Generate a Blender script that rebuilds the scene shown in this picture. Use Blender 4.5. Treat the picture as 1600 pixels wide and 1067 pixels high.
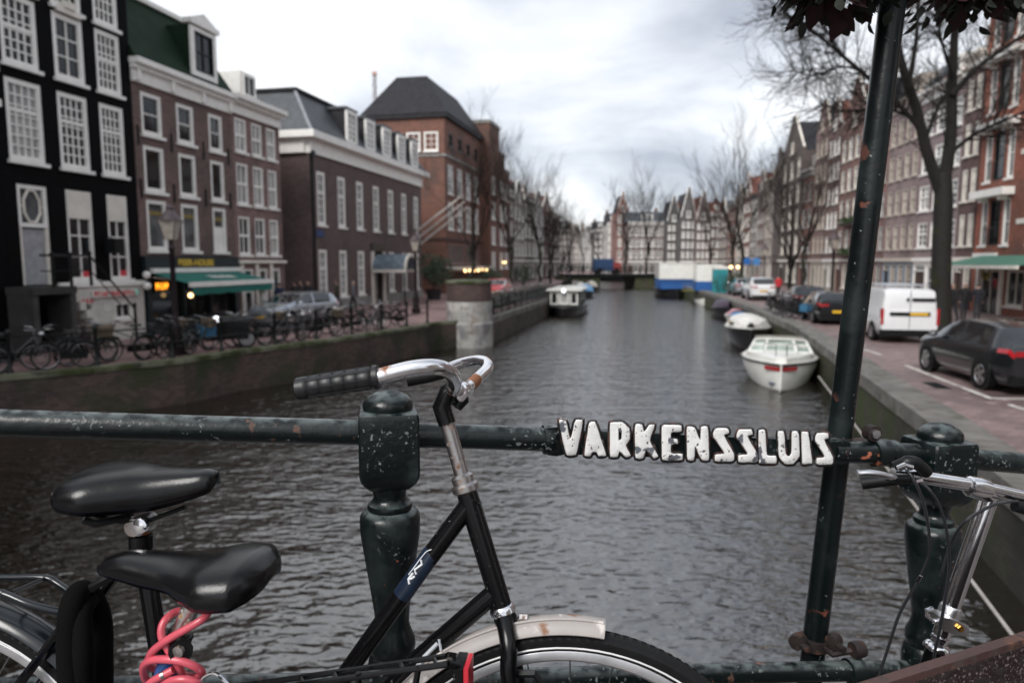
import bpy, bmesh, math, random
from mathutils import Vector, Matrix
random.seed(7)
for o in list(bpy.data.objects): bpy.data.objects.remove(o)
S = bpy.context.scene
C = S.collection
R = math.radians
# ------------------------------------------------------------------ camera
F, CX, CY = 1110.0, 800.0, 533.5            # focal length and centre of the 1600 x 1067 photograph
CAMZ = 3.9                                  # eye above the water (water is z = 0)
PITCH = math.atan(123.5 / F)
cam = bpy.data.objects.new('camera', bpy.data.cameras.new('camera'))
C.objects.link(cam); S.camera = cam
cam.location = (0, 0, CAMZ); cam.rotation_euler = (math.pi / 2 - PITCH, 0, 0)
cam.data.sensor_width = 36; cam.data.lens = 36 * F / 1600
cam.data.clip_start = 0.05; cam.data.clip_end = 3000
cam.data.dof.use_dof = True; cam.data.dof.focus_distance = 1.22; cam.data.dof.aperture_fstop = 4.0
# ------------------------------------------------------------------ world
SUN_EL, SUN_AZ = R(40), R(214)              # azimuth measured clockwise from +Y
w = bpy.data.worlds.new('World'); S.world = w; w.use_nodes = True
nt = w.node_tree; nt.nodes.clear(); N = nt.nodes.new; K = nt.links.new
out = N('ShaderNodeOutputWorld'); bg = N('ShaderNodeBackground'); bg.inputs[1].default_value = 0.1
sky = N('ShaderNodeTexSky'); sky.sky_type = 'NISHITA'; sky.sun_disc = False
sky.sun_elevation = SUN_EL; sky.sun_rotation = SUN_AZ
tc = N('ShaderNodeTexCoord'); sep = N('ShaderNodeSeparateXYZ'); K(tc.outputs['Generated'], sep.inputs[0])
za = N('ShaderNodeMath'); za.operation = 'ABSOLUTE'; K(sep.outputs[2], za.inputs[0])
zz = N('ShaderNodeMath'); zz.operation = 'ADD'; zz.inputs[1].default_value = 0.28; K(za.outputs[0], zz.inputs[0])
dv = N('ShaderNodeVectorMath'); dv.operation = 'DIVIDE'
cb = N('ShaderNodeCombineXYZ')
for i in range(3): K(zz.outputs[0], cb.inputs[i])
K(tc.outputs['Generated'], dv.inputs[0]); K(cb.outputs[0], dv.inputs[1])
mp = N('ShaderNodeMapping'); mp.inputs['Location'].default_value = (3.35, 1.2, 0.4); K(dv.outputs[0], mp.inputs[0])
nz = N('ShaderNodeTexNoise'); nz.inputs['Scale'].default_value = 1.15; nz.inputs['Detail'].default_value = 6
nz.inputs['Roughness'].default_value = 0.52; nz.inputs['Distortion'].default_value = 0.35; K(mp.outputs[0], nz.inputs['Vector'])
rp = N('ShaderNodeValToRGB'); K(nz.outputs[0], rp.inputs[0])
e = rp.color_ramp.elements; e[0].position = 0.36; e[0].color = (.34, .365, .42, 1); e[1].position = 0.63; e[1].color = (.80, .81, .825, 1)
m = e.new(0.49); m.color = (.535, .562, .612, 1)
sc = N('ShaderNodeVectorMath'); sc.operation = 'SCALE'; sc.inputs['Scale'].default_value = 7.5; K(rp.outputs[0], sc.inputs[0])
mx = N('ShaderNodeMix'); mx.data_type = 'RGBA'; mx.inputs[0].default_value = 0.93
K(sky.outputs[0], mx.inputs[6]); K(sc.outputs[0], mx.inputs[7]); K(mx.outputs[2], bg.inputs[0]); K(bg.outputs[0], out.inputs[0])
# ------------------------------------------------------------------ sun behind the overcast, exposure
sun = bpy.data.objects.new('sun', bpy.data.lights.new('sun', 'SUN')); C.objects.link(sun)
sun.data.energy = 1.5; sun.data.angle = R(28); sun.data.color = (1, .97, .93)
sd = Vector((math.sin(SUN_AZ) * math.cos(SUN_EL), math.cos(SUN_AZ) * math.cos(SUN_EL), math.sin(SUN_EL)))
sun.rotation_euler = (-sd).to_track_quat('-Z', 'Y').to_euler(); sun.location = (0, -20, 40)
S.view_settings.view_transform = 'Standard'; S.view_settings.look = 'None'
S.view_settings.exposure = 1.0; S.view_settings.gamma = 1; S.view_settings.use_curve_mapping = False
# ------------------------------------------------------------------ measuring the photograph
cp, sp = math.cos(PITCH), math.sin(PITCH)
def ray(px, py):
    a, b = (px - CX) / F, -(py - CY) / F
    return Vector((a, cp + b * sp, -sp + b * cp))
CAM = Vector((0, 0, CAMZ))
def P(px, py, Y): d = ray(px, py); return CAM + d * (Y / d.y)
def G(px, py, h): d = ray(px, py); return CAM + d * ((h - CAMZ) / d.z)
class Plane:                                  # vertical plane through two ground points; n<0 is nearer the camera
    def __init__(s, a, b):
        s.a = Vector((a[0], a[1], 0)); s.u = (Vector((b[0], b[1], 0)) - s.a).normalized(); s.n = Vector((-s.u.y, s.u.x, 0))
    def q(s, px, py, n=0):
        d = ray(px, py); t = ((s.a + s.n * n - CAM).dot(s.n)) / d.dot(s.n); return CAM + d * t
    def l(s, x, h, n=0): v = s.a + s.u * x + s.n * n; return Vector((v.x, v.y, h))
def opt(p): return (p - CAM).dot(Vector((0, cp, -sp)))
# ------------------------------------------------------------------ materials
MATS = {}
def newmat(name):
    m = bpy.data.materials.new(name); m.use_nodes = True; MATS[name] = m
    return m, m.node_tree, m.node_tree.nodes['Principled BSDF']
def vari(nt, base, var, scale, detail=4, coord='Object'):
    tc = nt.nodes.new('ShaderNodeTexCoord'); nz = nt.nodes.new('ShaderNodeTexNoise')
    src = nt.nodes.new('ShaderNodeNewGeometry').outputs['Position'] if coord == 'World' else tc.outputs[coord]
    nz.inputs['Scale'].default_value = scale; nz.inputs['Detail'].default_value = detail; nt.links.new(src, nz.inputs['Vector'])
    r = nt.nodes.new('ShaderNodeValToRGB'); nt.links.new(nz.outputs[0], r.inputs[0])
    e = r.color_ramp.elements; e[0].position = .3; e[1].position = .7
    e[0].color = tuple(c * (1 - var) for c in base) + (1,); e[1].color = tuple(min(1, c * (1 + var)) for c in base) + (1,)
    return r.outputs[0], nz, tc
def mask(nt, tc, scale, lo, hi, detail=3, seed=0, coord='Object'):
    mp = nt.nodes.new('ShaderNodeMapping'); mp.inputs['Location'].default_value = (seed, seed * .7, seed * 1.3); nt.links.new(tc.outputs[coord], mp.inputs[0])
    nz = nt.nodes.new('ShaderNodeTexNoise'); nz.inputs['Scale'].default_value = scale; nz.inputs['Detail'].default_value = detail
    nt.links.new(mp.outputs[0], nz.inputs['Vector'])
    r = nt.nodes.new('ShaderNodeMapRange'); r.inputs[1].default_value = lo; r.inputs[2].default_value = hi; nt.links.new(nz.outputs[0], r.inputs[0])
    return r.outputs[0]
def mixc(nt, fac, a, b):
    m = nt.nodes.new('ShaderNodeMix'); m.data_type = 'RGBA'
    nt.links.new(fac, m.inputs[0])
    for s, v in ((6, a), (7, b)):
        if isinstance(v, tuple): m.inputs[s].default_value = v + (1,) if len(v) == 3 else v
        else: nt.links.new(v, m.inputs[s])
    return m.outputs[2]
def bumpn(nt, bs, src, strength, dist):
    b = nt.nodes.new('ShaderNodeBump'); b.inputs['Strength'].default_value = strength; b.inputs['Distance'].default_value = dist
    nt.links.new(src, b.inputs['Height']); nt.links.new(b.outputs[0], bs.inputs['Normal'])
def pm(name, base, rough=.6, metal=0, var=.18, vs=5, bump=0, bs=40, coat=0, emit=0, bd=.002, spec=.5, coord='Object'):
    if name in MATS: return MATS[name]
    m, nt, b = newmat(name)
    col, nz, tc = vari(nt, base, var, vs, 4, coord); nt.links.new(col, b.inputs['Base Color'])
    b.inputs['Roughness'].default_value = rough; b.inputs['Metallic'].default_value = metal
    b.inputs['Specular IOR Level'].default_value = spec
    if coat: b.inputs['Coat Weight'].default_value = coat; b.inputs['Coat Roughness'].default_value = .06
    if bump:
        n2 = nt.nodes.new('ShaderNodeTexNoise'); n2.inputs['Scale'].default_value = bs; n2.inputs['Detail'].default_value = 3
        nt.links.new(tc.outputs['Object'], n2.inputs['Vector']); bumpn(nt, b, n2.outputs[0], bump, bd)
    if emit: nt.links.new(col, b.inputs['Emission Color']); b.inputs['Emission Strength'].default_value = emit
    return m
def chipped(name, base, layers, rough=.35, metal=0, bump=.25, bs=60, var=.3, vs=12, spec=.5, top=None):
    m, nt, b = newmat(name); b.inputs['Specular IOR Level'].default_value = spec
    col, nz, tc = vari(nt, base, var, vs)
    rg = None
    for i, (c, scale, lo, hi, *cl) in enumerate(layers):
        mk = mask(nt, tc, scale, lo, hi, 4, 3.1 * i + 1)
        if cl:
            mu = nt.nodes.new('ShaderNodeMath'); mu.operation = 'MULTIPLY'; nt.links.new(mk, mu.inputs[0]); nt.links.new(mask(nt, tc, cl[0], .5, .6, 2, 5.7 * i + 2), mu.inputs[1]); mk = mu.outputs[0]
        col = mixc(nt, mk, col, c)
        a = nt.nodes.new('ShaderNodeMath'); a.operation = 'MULTIPLY_ADD'; nt.links.new(mk, a.inputs[0]); a.inputs[1].default_value = .45
        if rg is None: a.inputs[2].default_value = rough
        else: nt.links.new(rg, a.inputs[2])
        a.use_clamp = True; rg = a.outputs[0]
    if top:                                                 # paler tone, broken up by noise, on upward-facing surfaces
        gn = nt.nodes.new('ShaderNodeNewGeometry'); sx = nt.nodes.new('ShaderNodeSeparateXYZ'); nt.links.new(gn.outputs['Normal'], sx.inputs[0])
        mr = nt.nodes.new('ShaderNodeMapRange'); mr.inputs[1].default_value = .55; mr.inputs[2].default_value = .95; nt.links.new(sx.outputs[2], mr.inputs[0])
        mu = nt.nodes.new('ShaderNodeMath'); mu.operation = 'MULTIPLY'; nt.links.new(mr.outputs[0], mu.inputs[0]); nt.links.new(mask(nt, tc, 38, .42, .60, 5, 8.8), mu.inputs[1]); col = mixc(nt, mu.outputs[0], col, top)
    nt.links.new(col, b.inputs['Base Color']); nt.links.new(rg, b.inputs['Roughness'])
    b.inputs['Metallic'].default_value = metal
    if metal:
        inv = nt.nodes.new('ShaderNodeMath'); inv.operation = 'LESS_THAN'; inv.inputs[1].default_value = rough + .2; nt.links.new(rg, inv.inputs[0]); nt.links.new(inv.outputs[0], b.inputs['Metallic'])
    if bump:
        n2 = nt.nodes.new('ShaderNodeTexNoise'); n2.inputs['Scale'].default_value = bs; n2.inputs['Detail'].default_value = 4
        nt.links.new(tc.outputs['Object'], n2.inputs['Vector']); bumpn(nt, b, n2.outputs[0], bump, .003)
    return m
def brick(base, mortar=None, var=.28, name=None, bw=.22, bh=.065, dirt=(.06, .05, .045)):
    name = name or 'brick_%02d_%02d_%02d' % tuple(int(c * 100) for c in base)
    if name in MATS: return MATS[name]
    mortar = mortar or tuple(c * .8 + .05 for c in base)
    m, nt, b = newmat(name)
    tc = nt.nodes.new('ShaderNodeTexCoord'); s = nt.nodes.new('ShaderNodeSeparateXYZ'); nt.links.new(tc.outputs['Object'], s.inputs[0])
    ad = nt.nodes.new('ShaderNodeMath'); nt.links.new(s.outputs[0], ad.inputs[0]); nt.links.new(s.outputs[1], ad.inputs[1])
    cbn = nt.nodes.new('ShaderNodeCombineXYZ'); nt.links.new(ad.outputs[0], cbn.inputs[0]); nt.links.new(s.outputs[2], cbn.inputs[1])
    bt = nt.nodes.new('ShaderNodeTexBrick'); nt.links.new(cbn.outputs[0], bt.inputs['Vector'])
    bt.inputs['Scale'].default_value = 1; bt.inputs['Brick Width'].default_value = bw; bt.inputs['Row Height'].default_value = bh
    bt.inputs['Mortar Size'].default_value = .006; bt.inputs['Mortar Smooth'].default_value = .3
    bt.inputs['Color1'].default_value = tuple(c * (1 - var) for c in base) + (1,); bt.inputs['Color2'].default_value = tuple(c * (1 + var) for c in base) + (1,)
    bt.inputs['Mortar'].default_value = mortar + (1,)
    mk = mask(nt, tc, .55, .45, .85, 5, 2.2)
    col = mixc(nt, mk, bt.outputs[0], dirt)
    nt.links.new(col, b.inputs['Base Color']); b.inputs['Roughness'].default_value = .85
    bumpn(nt, b, bt.outputs[1], -.3, .01)
    return m
WHITE = pm('white_paint', (.84, .82, .78), .5, var=.07, vs=3)
CREAM = pm('cream_stone', (.72, .68, .61), .7, var=.12, vs=2, bump=.2)
GLASS = pm('window_glass', (.012, .013, .014), .06, var=.8, vs=.9, coord='World')
GLASS_L = pm('curtained_glass', (.30, .30, .29), .12, var=.8, vs=.8, coat=.8, coord='World')
GLASS_M = pm('hazy_glass', (.085, .09, .095), .08, var=.9, vs=.9, coat=.5, coord='World')
DARKM = pm('dark_metal', (.005, .006, .0065), .4, var=.3, spec=.3)
BLACKP = pm('black_paint', (.003, .003, .0035), .25, var=.3, vs=20, spec=.4)
RUBBER = pm('rubber', (.006, .006, .0065), .55, var=.3, vs=30, bump=.3, bs=90, spec=.3)
SLATE = pm('slate_roof', (.055, .062, .07), .55, var=.3, vs=2.5, bump=.4, bs=14, bd=.02)
DSLATE = pm('dark_roof', (.022, .022, .026), .7, var=.3, vs=2.5, bump=.4, bs=14, bd=.02, spec=.25)
GROOF = pm('green_roof', (.010, .026, .014), .75, var=.25, vs=1.5, bump=.3, bs=18, bd=.02, spec=.2)
REDTILE = pm('red_tile_roof', (.16, .06, .045), .75, var=.3, vs=4, bump=.4, bs=14, bd=.02)
CHROME = pm('chrome', (.82, .82, .84), .13, 1, var=.05)
ALU = pm('aluminium', (.68, .68, .70), .3, 1, var=.12, vs=30)
GREYST = pm('grey_stone', (.24, .235, .22), .75, var=.3, vs=1.5, bump=.4, bs=9, bd=.01)
WOODD = pm('dark_wood', (.05, .03, .02), .6, var=.3, vs=6)
def emis(name, col, s):
    m, nt, b = newmat(name); b.inputs['Base Color'].default_value = col + (1,); b.inputs['Emission Color'].default_value = col + (1,); b.inputs['Emission Strength'].default_value = s
    return m
BULB = emis('warm_bulb', (1, .62, .28), 2.2); HEADL = emis('white_headlight', (.95, .97, 1), 1.3); NEON = emis('orange_neon', (1, .32, .02), 1.2)
# ------------------------------------------------------------------ mesh helpers
def wm(o):
    m = o.matrix_basis.copy()
    while o.parent: o = o.parent; m = o.matrix_basis @ m
    return m
class MB:
    def __init__(s): s.v = []; s.f = []; s.m = []; s.cur = 0
    def add(s, vs, fs):
        b = len(s.v); s.v += [Vector(v) for v in vs]; s.f += [[b + i for i in f] for f in fs]; s.m += [s.cur] * len(fs); return s
    def box(s, x0, x1, y0, y1, z0, z1):
        return s.add([(x0, y0, z0), (x1, y0, z0), (x1, y1, z0), (x0, y1, z0), (x0, y0, z1), (x1, y0, z1), (x1, y1, z1), (x0, y1, z1)],
                     [(0, 3, 2, 1), (4, 5, 6, 7), (0, 1, 5, 4), (1, 2, 6, 5), (2, 3, 7, 6), (3, 0, 4, 7)])
    def obox(s, c, u, n, lu, ln, z0, z1):       # box oriented along horizontal unit vectors u and n
        c = Vector(c); vs = []
        for z in (z0, z1):
            for a, b in ((-1, -1), (1, -1), (1, 1), (-1, 1)): p = c + u * (a * lu) + n * (b * ln); vs.append((p.x, p.y, z))
        return s.add(vs, [(0, 3, 2, 1), (4, 5, 6, 7), (0, 1, 5, 4), (1, 2, 6, 5), (2, 3, 7, 6), (3, 0, 4, 7)])
    def quad(s, a, b, c, d): return s.add([a, b, c, d], [(0, 1, 2, 3)])
    def tube(s, pts, r, n=10, closed=False, cap=True):
        pts = [Vector(p) for p in pts]; k = len(pts); rs = r if isinstance(r, (list, tuple)) else [r] * k
        up = None; vs = []
        for i in range(k):
            a = pts[(i - 1) % k] if (closed or i) else pts[0]; b = pts[(i + 1) % k] if (closed or i < k - 1) else pts[-1]
            t = (b - a)
            if t.length < 1e-9: t = Vector((0, 0, 1))
            t.normalize()
            if up is None: up = t.orthogonal().normalized()
            up = (up - t * up.dot(t))
            if up.length < 1e-6: up = t.orthogonal()
            up.normalize(); w = t.cross(up)
            for j in range(n): an = 2 * math.pi * j / n; vs.append(pts[i] + (up * math.cos(an) + w * math.sin(an)) * rs[i])
        fs = []
        for i in range(k if closed else k - 1):
            for j in range(n): fs.append((i * n + j, i * n + (j + 1) % n, ((i + 1) % k) * n + (j + 1) % n, ((i + 1) % k) * n + j))
        if cap and not closed: fs.append(tuple(range(n - 1, -1, -1))); fs.append(tuple((k - 1) * n + j for j in range(n)))
        return s.add(vs, fs)
    def lathe(s, prof, c=(0, 0, 0), n=24, axis=None, u=None):      # prof: (radius, height)
        c = Vector(c); ax = Vector(axis or (0, 0, 1)).normalized(); a = (Vector(u) if u else ax.orthogonal()).normalized(); b = ax.cross(a)
        vs = []; k = len(prof)
        for r, h in prof:
            for j in range(n): t = 2 * math.pi * j / n; vs.append(c + ax * h + (a * math.cos(t) + b * math.sin(t)) * r)
        fs = [(i * n + j, i * n + (j + 1) % n, (i + 1) * n + (j + 1) % n, (i + 1) * n + j) for i in range(k - 1) for j in range(n)]
        if prof[0][0] > 1e-6: fs.append(tuple(range(n - 1, -1, -1)))
        if prof[-1][0] > 1e-6: fs.append(tuple((k - 1) * n + j for j in range(n)))
        return s.add(vs, fs)
    def prism(s, poly, y0, y1):                  # polygon in x,z extruded along y
        k = len(poly); vs = [(x, y0, z) for x, z in poly] + [(x, y1, z) for x, z in poly]
        return s.add(vs, [tuple(range(k)), tuple(range(2 * k - 1, k - 1, -1))] + [(i, i + k, (i + 1) % k + k, (i + 1) % k) for i in range(k)])
    def loft(s, rings, closed=True, cap=True):
        n = len(rings[0]); vs = [p for r in rings for p in r]; fs = []
        for i in range(len(rings) - 1):
            for j in range(n if closed else n - 1): fs.append((i * n + j, i * n + (j + 1) % n, (i + 1) * n + (j + 1) % n, (i + 1) * n + j))
        if cap and closed: fs.append(tuple(range(n - 1, -1, -1))); fs.append(tuple((len(rings) - 1) * n + j for j in range(n)))
        return s.add(vs, fs)
    def ball(s, c, r, n=10, m=6, sz=1):
        return s.lathe([(max(1e-7, r * math.sin(math.pi * i / m)), -r * sz * math.cos(math.pi * i / m)) for i in range(m + 1)], c, n)
    def mesh(s, name, mat, smooth=True):
        me = bpy.data.meshes.new(name); me.from_pydata([tuple(v) for v in s.v], [], s.f); me.validate()
        bm = bmesh.new(); bm.from_mesh(me); bmesh.ops.recalc_face_normals(bm, faces=bm.faces); bm.to_mesh(me); bm.free()
        for mm in (mat if isinstance(mat, (list, tuple)) else [mat]): me.materials.append(mm)
        if isinstance(mat, (list, tuple)) and len(s.m) == len(me.polygons): me.polygons.foreach_set('material_index', s.m)
        if smooth: me.shade_smooth(); (me.set_sharp_from_angle(angle=R(38)) if smooth != 'all' else None)
        return me
    def build(s, name, mat, parent=None, world=False, smooth=True):
        if world and parent:
            inv = wm(parent).inverted(); s.v = [inv @ v for v in s.v]
        return link(name, s.mesh(name, mat, smooth), parent)
def link(name, me, parent=None, loc=None):
    o = bpy.data.objects.new(name, me); C.objects.link(o)
    if parent: o.parent = parent
    if loc is not None: o.location = loc
    return o
def tag(o, label=None, cat=None, group=None, kind=None):
    for k, v in (('label', label), ('category', cat), ('group', group), ('kind', kind)):
        if v: o[k] = v
    return o
def thing(name, label, cat, loc=(0, 0, 0), rz=0, group=None):
    o = bpy.data.objects.new(name, None); C.objects.link(o); o.location = loc; o.rotation_euler = (0, 0, rz); o.empty_display_size = .2
    return tag(o, label, cat, group)
def copy_tree(o, parent=None):
    c = o.copy(); C.objects.link(c); c.parent = parent
    for ch in list(o.children): copy_tree(ch, c)
    return c
def text_mesh(txt, size, extrude, mat, offset=0):
    cu = bpy.data.curves.new('txt', 'FONT'); cu.body = txt; cu.size = size; cu.extrude = extrude; cu.align_x = 'CENTER'; cu.align_y = 'CENTER'; cu.offset = offset
    ob = bpy.data.objects.new('txt', cu); C.objects.link(ob); dg = bpy.context.evaluated_depsgraph_get()
    me = bpy.data.meshes.new_from_object(ob.evaluated_get(dg)); bpy.data.objects.remove(ob); me.materials.clear(); me.materials.append(mat); return me
def smooth_path(pts, k=6):
    pts = [Vector(p) for p in pts]; out = []
    for i in range(len(pts) - 1):
        p0, p1, p2, p3 = pts[max(i - 1, 0)], pts[i], pts[i + 1], pts[min(i + 2, len(pts) - 1)]
        for j in range(k):
            t = j / k; out.append(.5 * ((2 * p1) + (p2 - p0) * t + (2 * p0 - 5 * p1 + 4 * p2 - p3) * t * t + (3 * p1 - p0 - 3 * p2 + p3) * t ** 3))
    out.append(pts[-1]); return out
# ================================================================== setting: water, streets, quays
ST = 1.2                                     # street level above the water
DECK = 2.65                                  # bridge deck
def water_mat():
    m, nt, b = newmat('canal_water_surface')
    tc = nt.nodes.new('ShaderNodeTexCoord')
    hs = []
    for i, (sx, sy, scl, amp) in enumerate(((1.0, 2.1, .8, .62), (1.2, 2.3, 3.2, .40), (1.3, 2.2, 7.5, .075))):
        mp = nt.nodes.new('ShaderNodeMapping'); mp.inputs['Scale'].default_value = (sx, sy, 1); mp.inputs['Rotation'].default_value = (0, 0, R((-9, 7, -4)[i])); mp.inputs['Location'].default_value = (i * 3.3, i * 1.7, 0)
        nt.links.new(tc.outputs['Object'], mp.inputs[0])
        nz = nt.nodes.new('ShaderNodeTexNoise'); nz.inputs['Scale'].default_value = scl; nz.inputs['Detail'].default_value = (1, .8, 1)[i]; nz.inputs['Distortion'].default_value = .4
        nt.links.new(mp.outputs[0], nz.inputs['Vector'])
        mu = nt.nodes.new('ShaderNodeMath'); mu.operation = 'MULTIPLY'; mu.inputs[1].default_value = amp; nt.links.new(nz.outputs[0], mu.inputs[0]); hs.append(mu.outputs[0])
    a = nt.nodes.new('ShaderNodeMath'); nt.links.new(hs[0], a.inputs[0]); nt.links.new(hs[1], a.inputs[1])
    a2 = nt.nodes.new('ShaderNodeMath'); nt.links.new(a.outputs[0], a2.inputs[0]); nt.links.new(hs[2], a2.inputs[1])
    bumpn(nt, b, a2.outputs[0], 1.0, .10)
    b.inputs['Base Color'].default_value = (.011, .0085, .006, 1); b.inputs['Roughness'].default_value = .05; b.inputs['IOR'].default_value = 2.6
    return m
o = MB().quad((-700, -60, 0), (700, -60, 0), (700, 700, 0), (-700, 700, 0)).build('canal_water', water_mat(), smooth=False); tag(o, kind='structure')
QLpx = [(0, 590.6), (143, 578), (287, 563.5), (380, 549), (460, 540), (552, 527), (610, 518), (650, 511.5), (686, 505)]
QL = [(-20.3, -3.5), (-20.6, 6)] + [tuple(G(x, y, ST).xy) for x, y in QLpx]
ROT_C = P(733, 480, 33.2); ROT_C.z = 0         # round stone pier at the corner of the left quay
QL2 = [tuple(G(x, y, ST).xy) for x, y in ((762, 500), (800, 487), (842, 473))] + [(4.6, 62), (7.6, 86), (9.6, 104), (11, 116), (17, 150)]
QLall = QL + QL2
QRpx = [(1437, 650), (1350, 588), (1290, 543), (1242, 511), (1165, 478), (1099, 456)]
QR = [(4.6, 1.2), (5.4, 6)] + [tuple(G(x, y, ST).xy) for x, y in QRpx] + [(21, 96), (24, 116), (31, 150)]
def paving(name, base, mort):
    m, nt, b = newmat(name)
    tc = nt.nodes.new('ShaderNodeTexCoord'); bt = nt.nodes.new('ShaderNodeTexBrick'); nt.links.new(tc.outputs['Object'], bt.inputs['Vector'])
    bt.inputs['Scale'].default_value = 1; bt.inputs['Brick Width'].default_value = .21; bt.inputs['Row Height'].default_value = .1; bt.inputs['Mortar Size'].default_value = .006
    bt.inputs['Color1'].default_value = tuple(c * .75 for c in base) + (1,); bt.inputs['Color2'].default_value = tuple(c * 1.2 for c in base) + (1,); bt.inputs['Mortar'].default_value = mort + (1,)
    mk = mask(nt, tc, .5, .42, .75, 5, 1.1); col = mixc(nt, mk, bt.outputs[0], tuple(c * .42 for c in base)); mk3 = mask(nt, tc, 2.3, .6, .68, 6, 4.4); col = mixc(nt, mk3, col, tuple(c * 1.25 + .03 for c in base))
    nt.links.new(col, b.inputs['Base Color'])
    wet = nt.nodes.new('ShaderNodeMapRange'); nt.links.new(mk, wet.inputs[0]); wet.inputs[3].default_value = .62; wet.inputs[4].default_value = .38; nt.links.new(wet.outputs[0], b.inputs['Roughness'])
    bumpn(nt, b, bt.outputs[1], -.25, .006)
    return m
PAVE = paving('street_bricks', (.235, .165, .158), (.10, .085, .08))
PAVE2 = paving('street_bricks_left', (.30, .185, .175), (.12, .09, .085))
def sheet(name, pts, z, mat):
    me = bpy.data.meshes.new(name); me.from_pydata([(x, y, z) for x, y in pts], [], [list(range(len(pts)))]); me.materials.append(mat)
    bm = bmesh.new(); bm.from_mesh(me); bmesh.ops.triangulate(bm, faces=bm.faces); bmesh.ops.recalc_face_normals(bm, faces=bm.faces)
    if sum(f.normal.z for f in bm.faces) < 0: bmesh.ops.reverse_faces(bm, faces=bm.faces)
    bm.to_mesh(me); bm.free(); return tag(link(name, me), kind='structure')
sheet('canal_street', QLall + [(31, 150), (31, 700), (-700, 700), (-700, -60), (-20.3, -60)], ST, PAVE2)
sheet('canal_street', QR + [(31, 700), (700, 700), (700, -60), (4.6, -60)], ST, PAVE)
def mossy(name, base, moss=(.035, .05, .015), lo=.45):
    m, nt, b = newmat(name)
    tc = nt.nodes.new('ShaderNodeTexCoord'); s = nt.nodes.new('ShaderNodeSeparateXYZ'); nt.links.new(tc.outputs['Object'], s.inputs[0])
    ad = nt.nodes.new('ShaderNodeMath'); nt.links.new(s.outputs[0], ad.inputs[0]); nt.links.new(s.outputs[1], ad.inputs[1])
    cbn = nt.nodes.new('ShaderNodeCombineXYZ'); nt.links.new(ad.outputs[0], cbn.inputs[0]); nt.links.new(s.outputs[2], cbn.inputs[1])
    bt = nt.nodes.new('ShaderNodeTexBrick'); nt.links.new(cbn.outputs[0], bt.inputs['Vector']); bt.inputs['Scale'].default_value = 1
    bt.inputs['Brick Width'].default_value = .24; bt.inputs['Row Height'].default_value = .075; bt.inputs['Mortar Size'].default_value = .008
    bt.inputs['Color1'].default_value = tuple(c * .6 for c in base) + (1,); bt.inputs['Color2'].default_value = tuple(c * 1.3 for c in base) + (1,); bt.inputs['Mortar'].default_value = tuple(c * .7 for c in base) + (1,)
    mk = mask(nt, tc, .9, lo, lo + .2, 6, 2); col = mixc(nt, mk, bt.outputs[0], moss)
    mk2 = mask(nt, tc, .6, .52, .75, 5, 7); col = mixc(nt, mk2, col, (.012, .011, .01))
    nt.links.new(col, b.inputs['Base Color']); b.inputs['Roughness'].default_value = .75; bumpn(nt, b, bt.outputs[1], -.4, .012)
    return m
QWALL = mossy('quay_brick', (.075, .05, .043), (.022, .03, .009)); QWALLR = mossy('quay_brick_mossy', (.055, .048, .036), (.038, .05, .012), .40)
COPE = chipped('coping_stone', (.15, .142, .13), [((.07, .08, .04), 1.6, .55, .72), ((.08, .07, .06), 3, .55, .7)], .6, bump=.4, bs=12, vs=1.3)
COPEL = chipped('coping_stone_green', (.13, .135, .09), [((.035, .045, .012), 1.4, .42, .62), ((.03, .03, .025), 3, .55, .7)], .6, bump=.4, bs=12, vs=1.3)
def quay(pts, side, label, mat, cope, cw, near, inset, ch=.24):
    o = thing('quay_wall', label, 'quay wall', (pts[1][0], pts[1][1], 0))
    mb = MB()
    for a, b in zip(pts[:-1], pts[1:]):
        u = Vector((b[0] - a[0], b[1] - a[1], 0)).normalized(); n = Vector((-u.y, u.x, 0)) * side
        A = Vector((*a, 0)) + n * .03; B = Vector((*b, 0)) + n * .03
        mb.quad((A.x, A.y, -1.5), (B.x, B.y, -1.5), (B.x, B.y, ST - .02), (A.x, A.y, ST - .02))
    mb.build('wall_face', mat, o, world=True, smooth=False)
    rnd = random.Random(3)
    for a, b in zip(pts[:-1], pts[1:]):
        A = Vector((*a, 0)); B = Vector((*b, 0)); L = (B - A).length; u = (B - A).normalized(); n = Vector((-u.y, u.x, 0)) * side
        if min(a[1], b[1]) > near:
            c = (A + B) / 2 + n * (.06 - cw / 2); MB().obox(c, u, n, L / 2, cw / 2, ST - .2, ST + .055).build('coping', cope, o, world=True); continue
        k = max(1, round(L / 1.25))
        for i in range(k):
            c = A + u * (L * (i + .5) / k) + n * (.06 - cw / 2 + rnd.uniform(-.012, .012)); dz = rnd.uniform(-.008, .008)
            mb = MB().obox(c, u, n, L / k / 2 - .006, cw / 2, ST - ch, ST + .055 + dz)
            st = mb.build('coping_stone', cope, o, world=True)
    return o
quay(QL + QL2[:1], -1, 'dark brick quay wall with green coping below the parked bicycles', QWALL, COPEL, .42, 45, 0, .07)
quay(QL2, -1, 'brick quay wall running on behind the round stone pier', QWALL, COPE, .5, 55, 0)
quay(QR, 1, 'mossy quay wall with broad grey coping beside the moored boats', QWALLR, COPE, .72, 60, 0)
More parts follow.
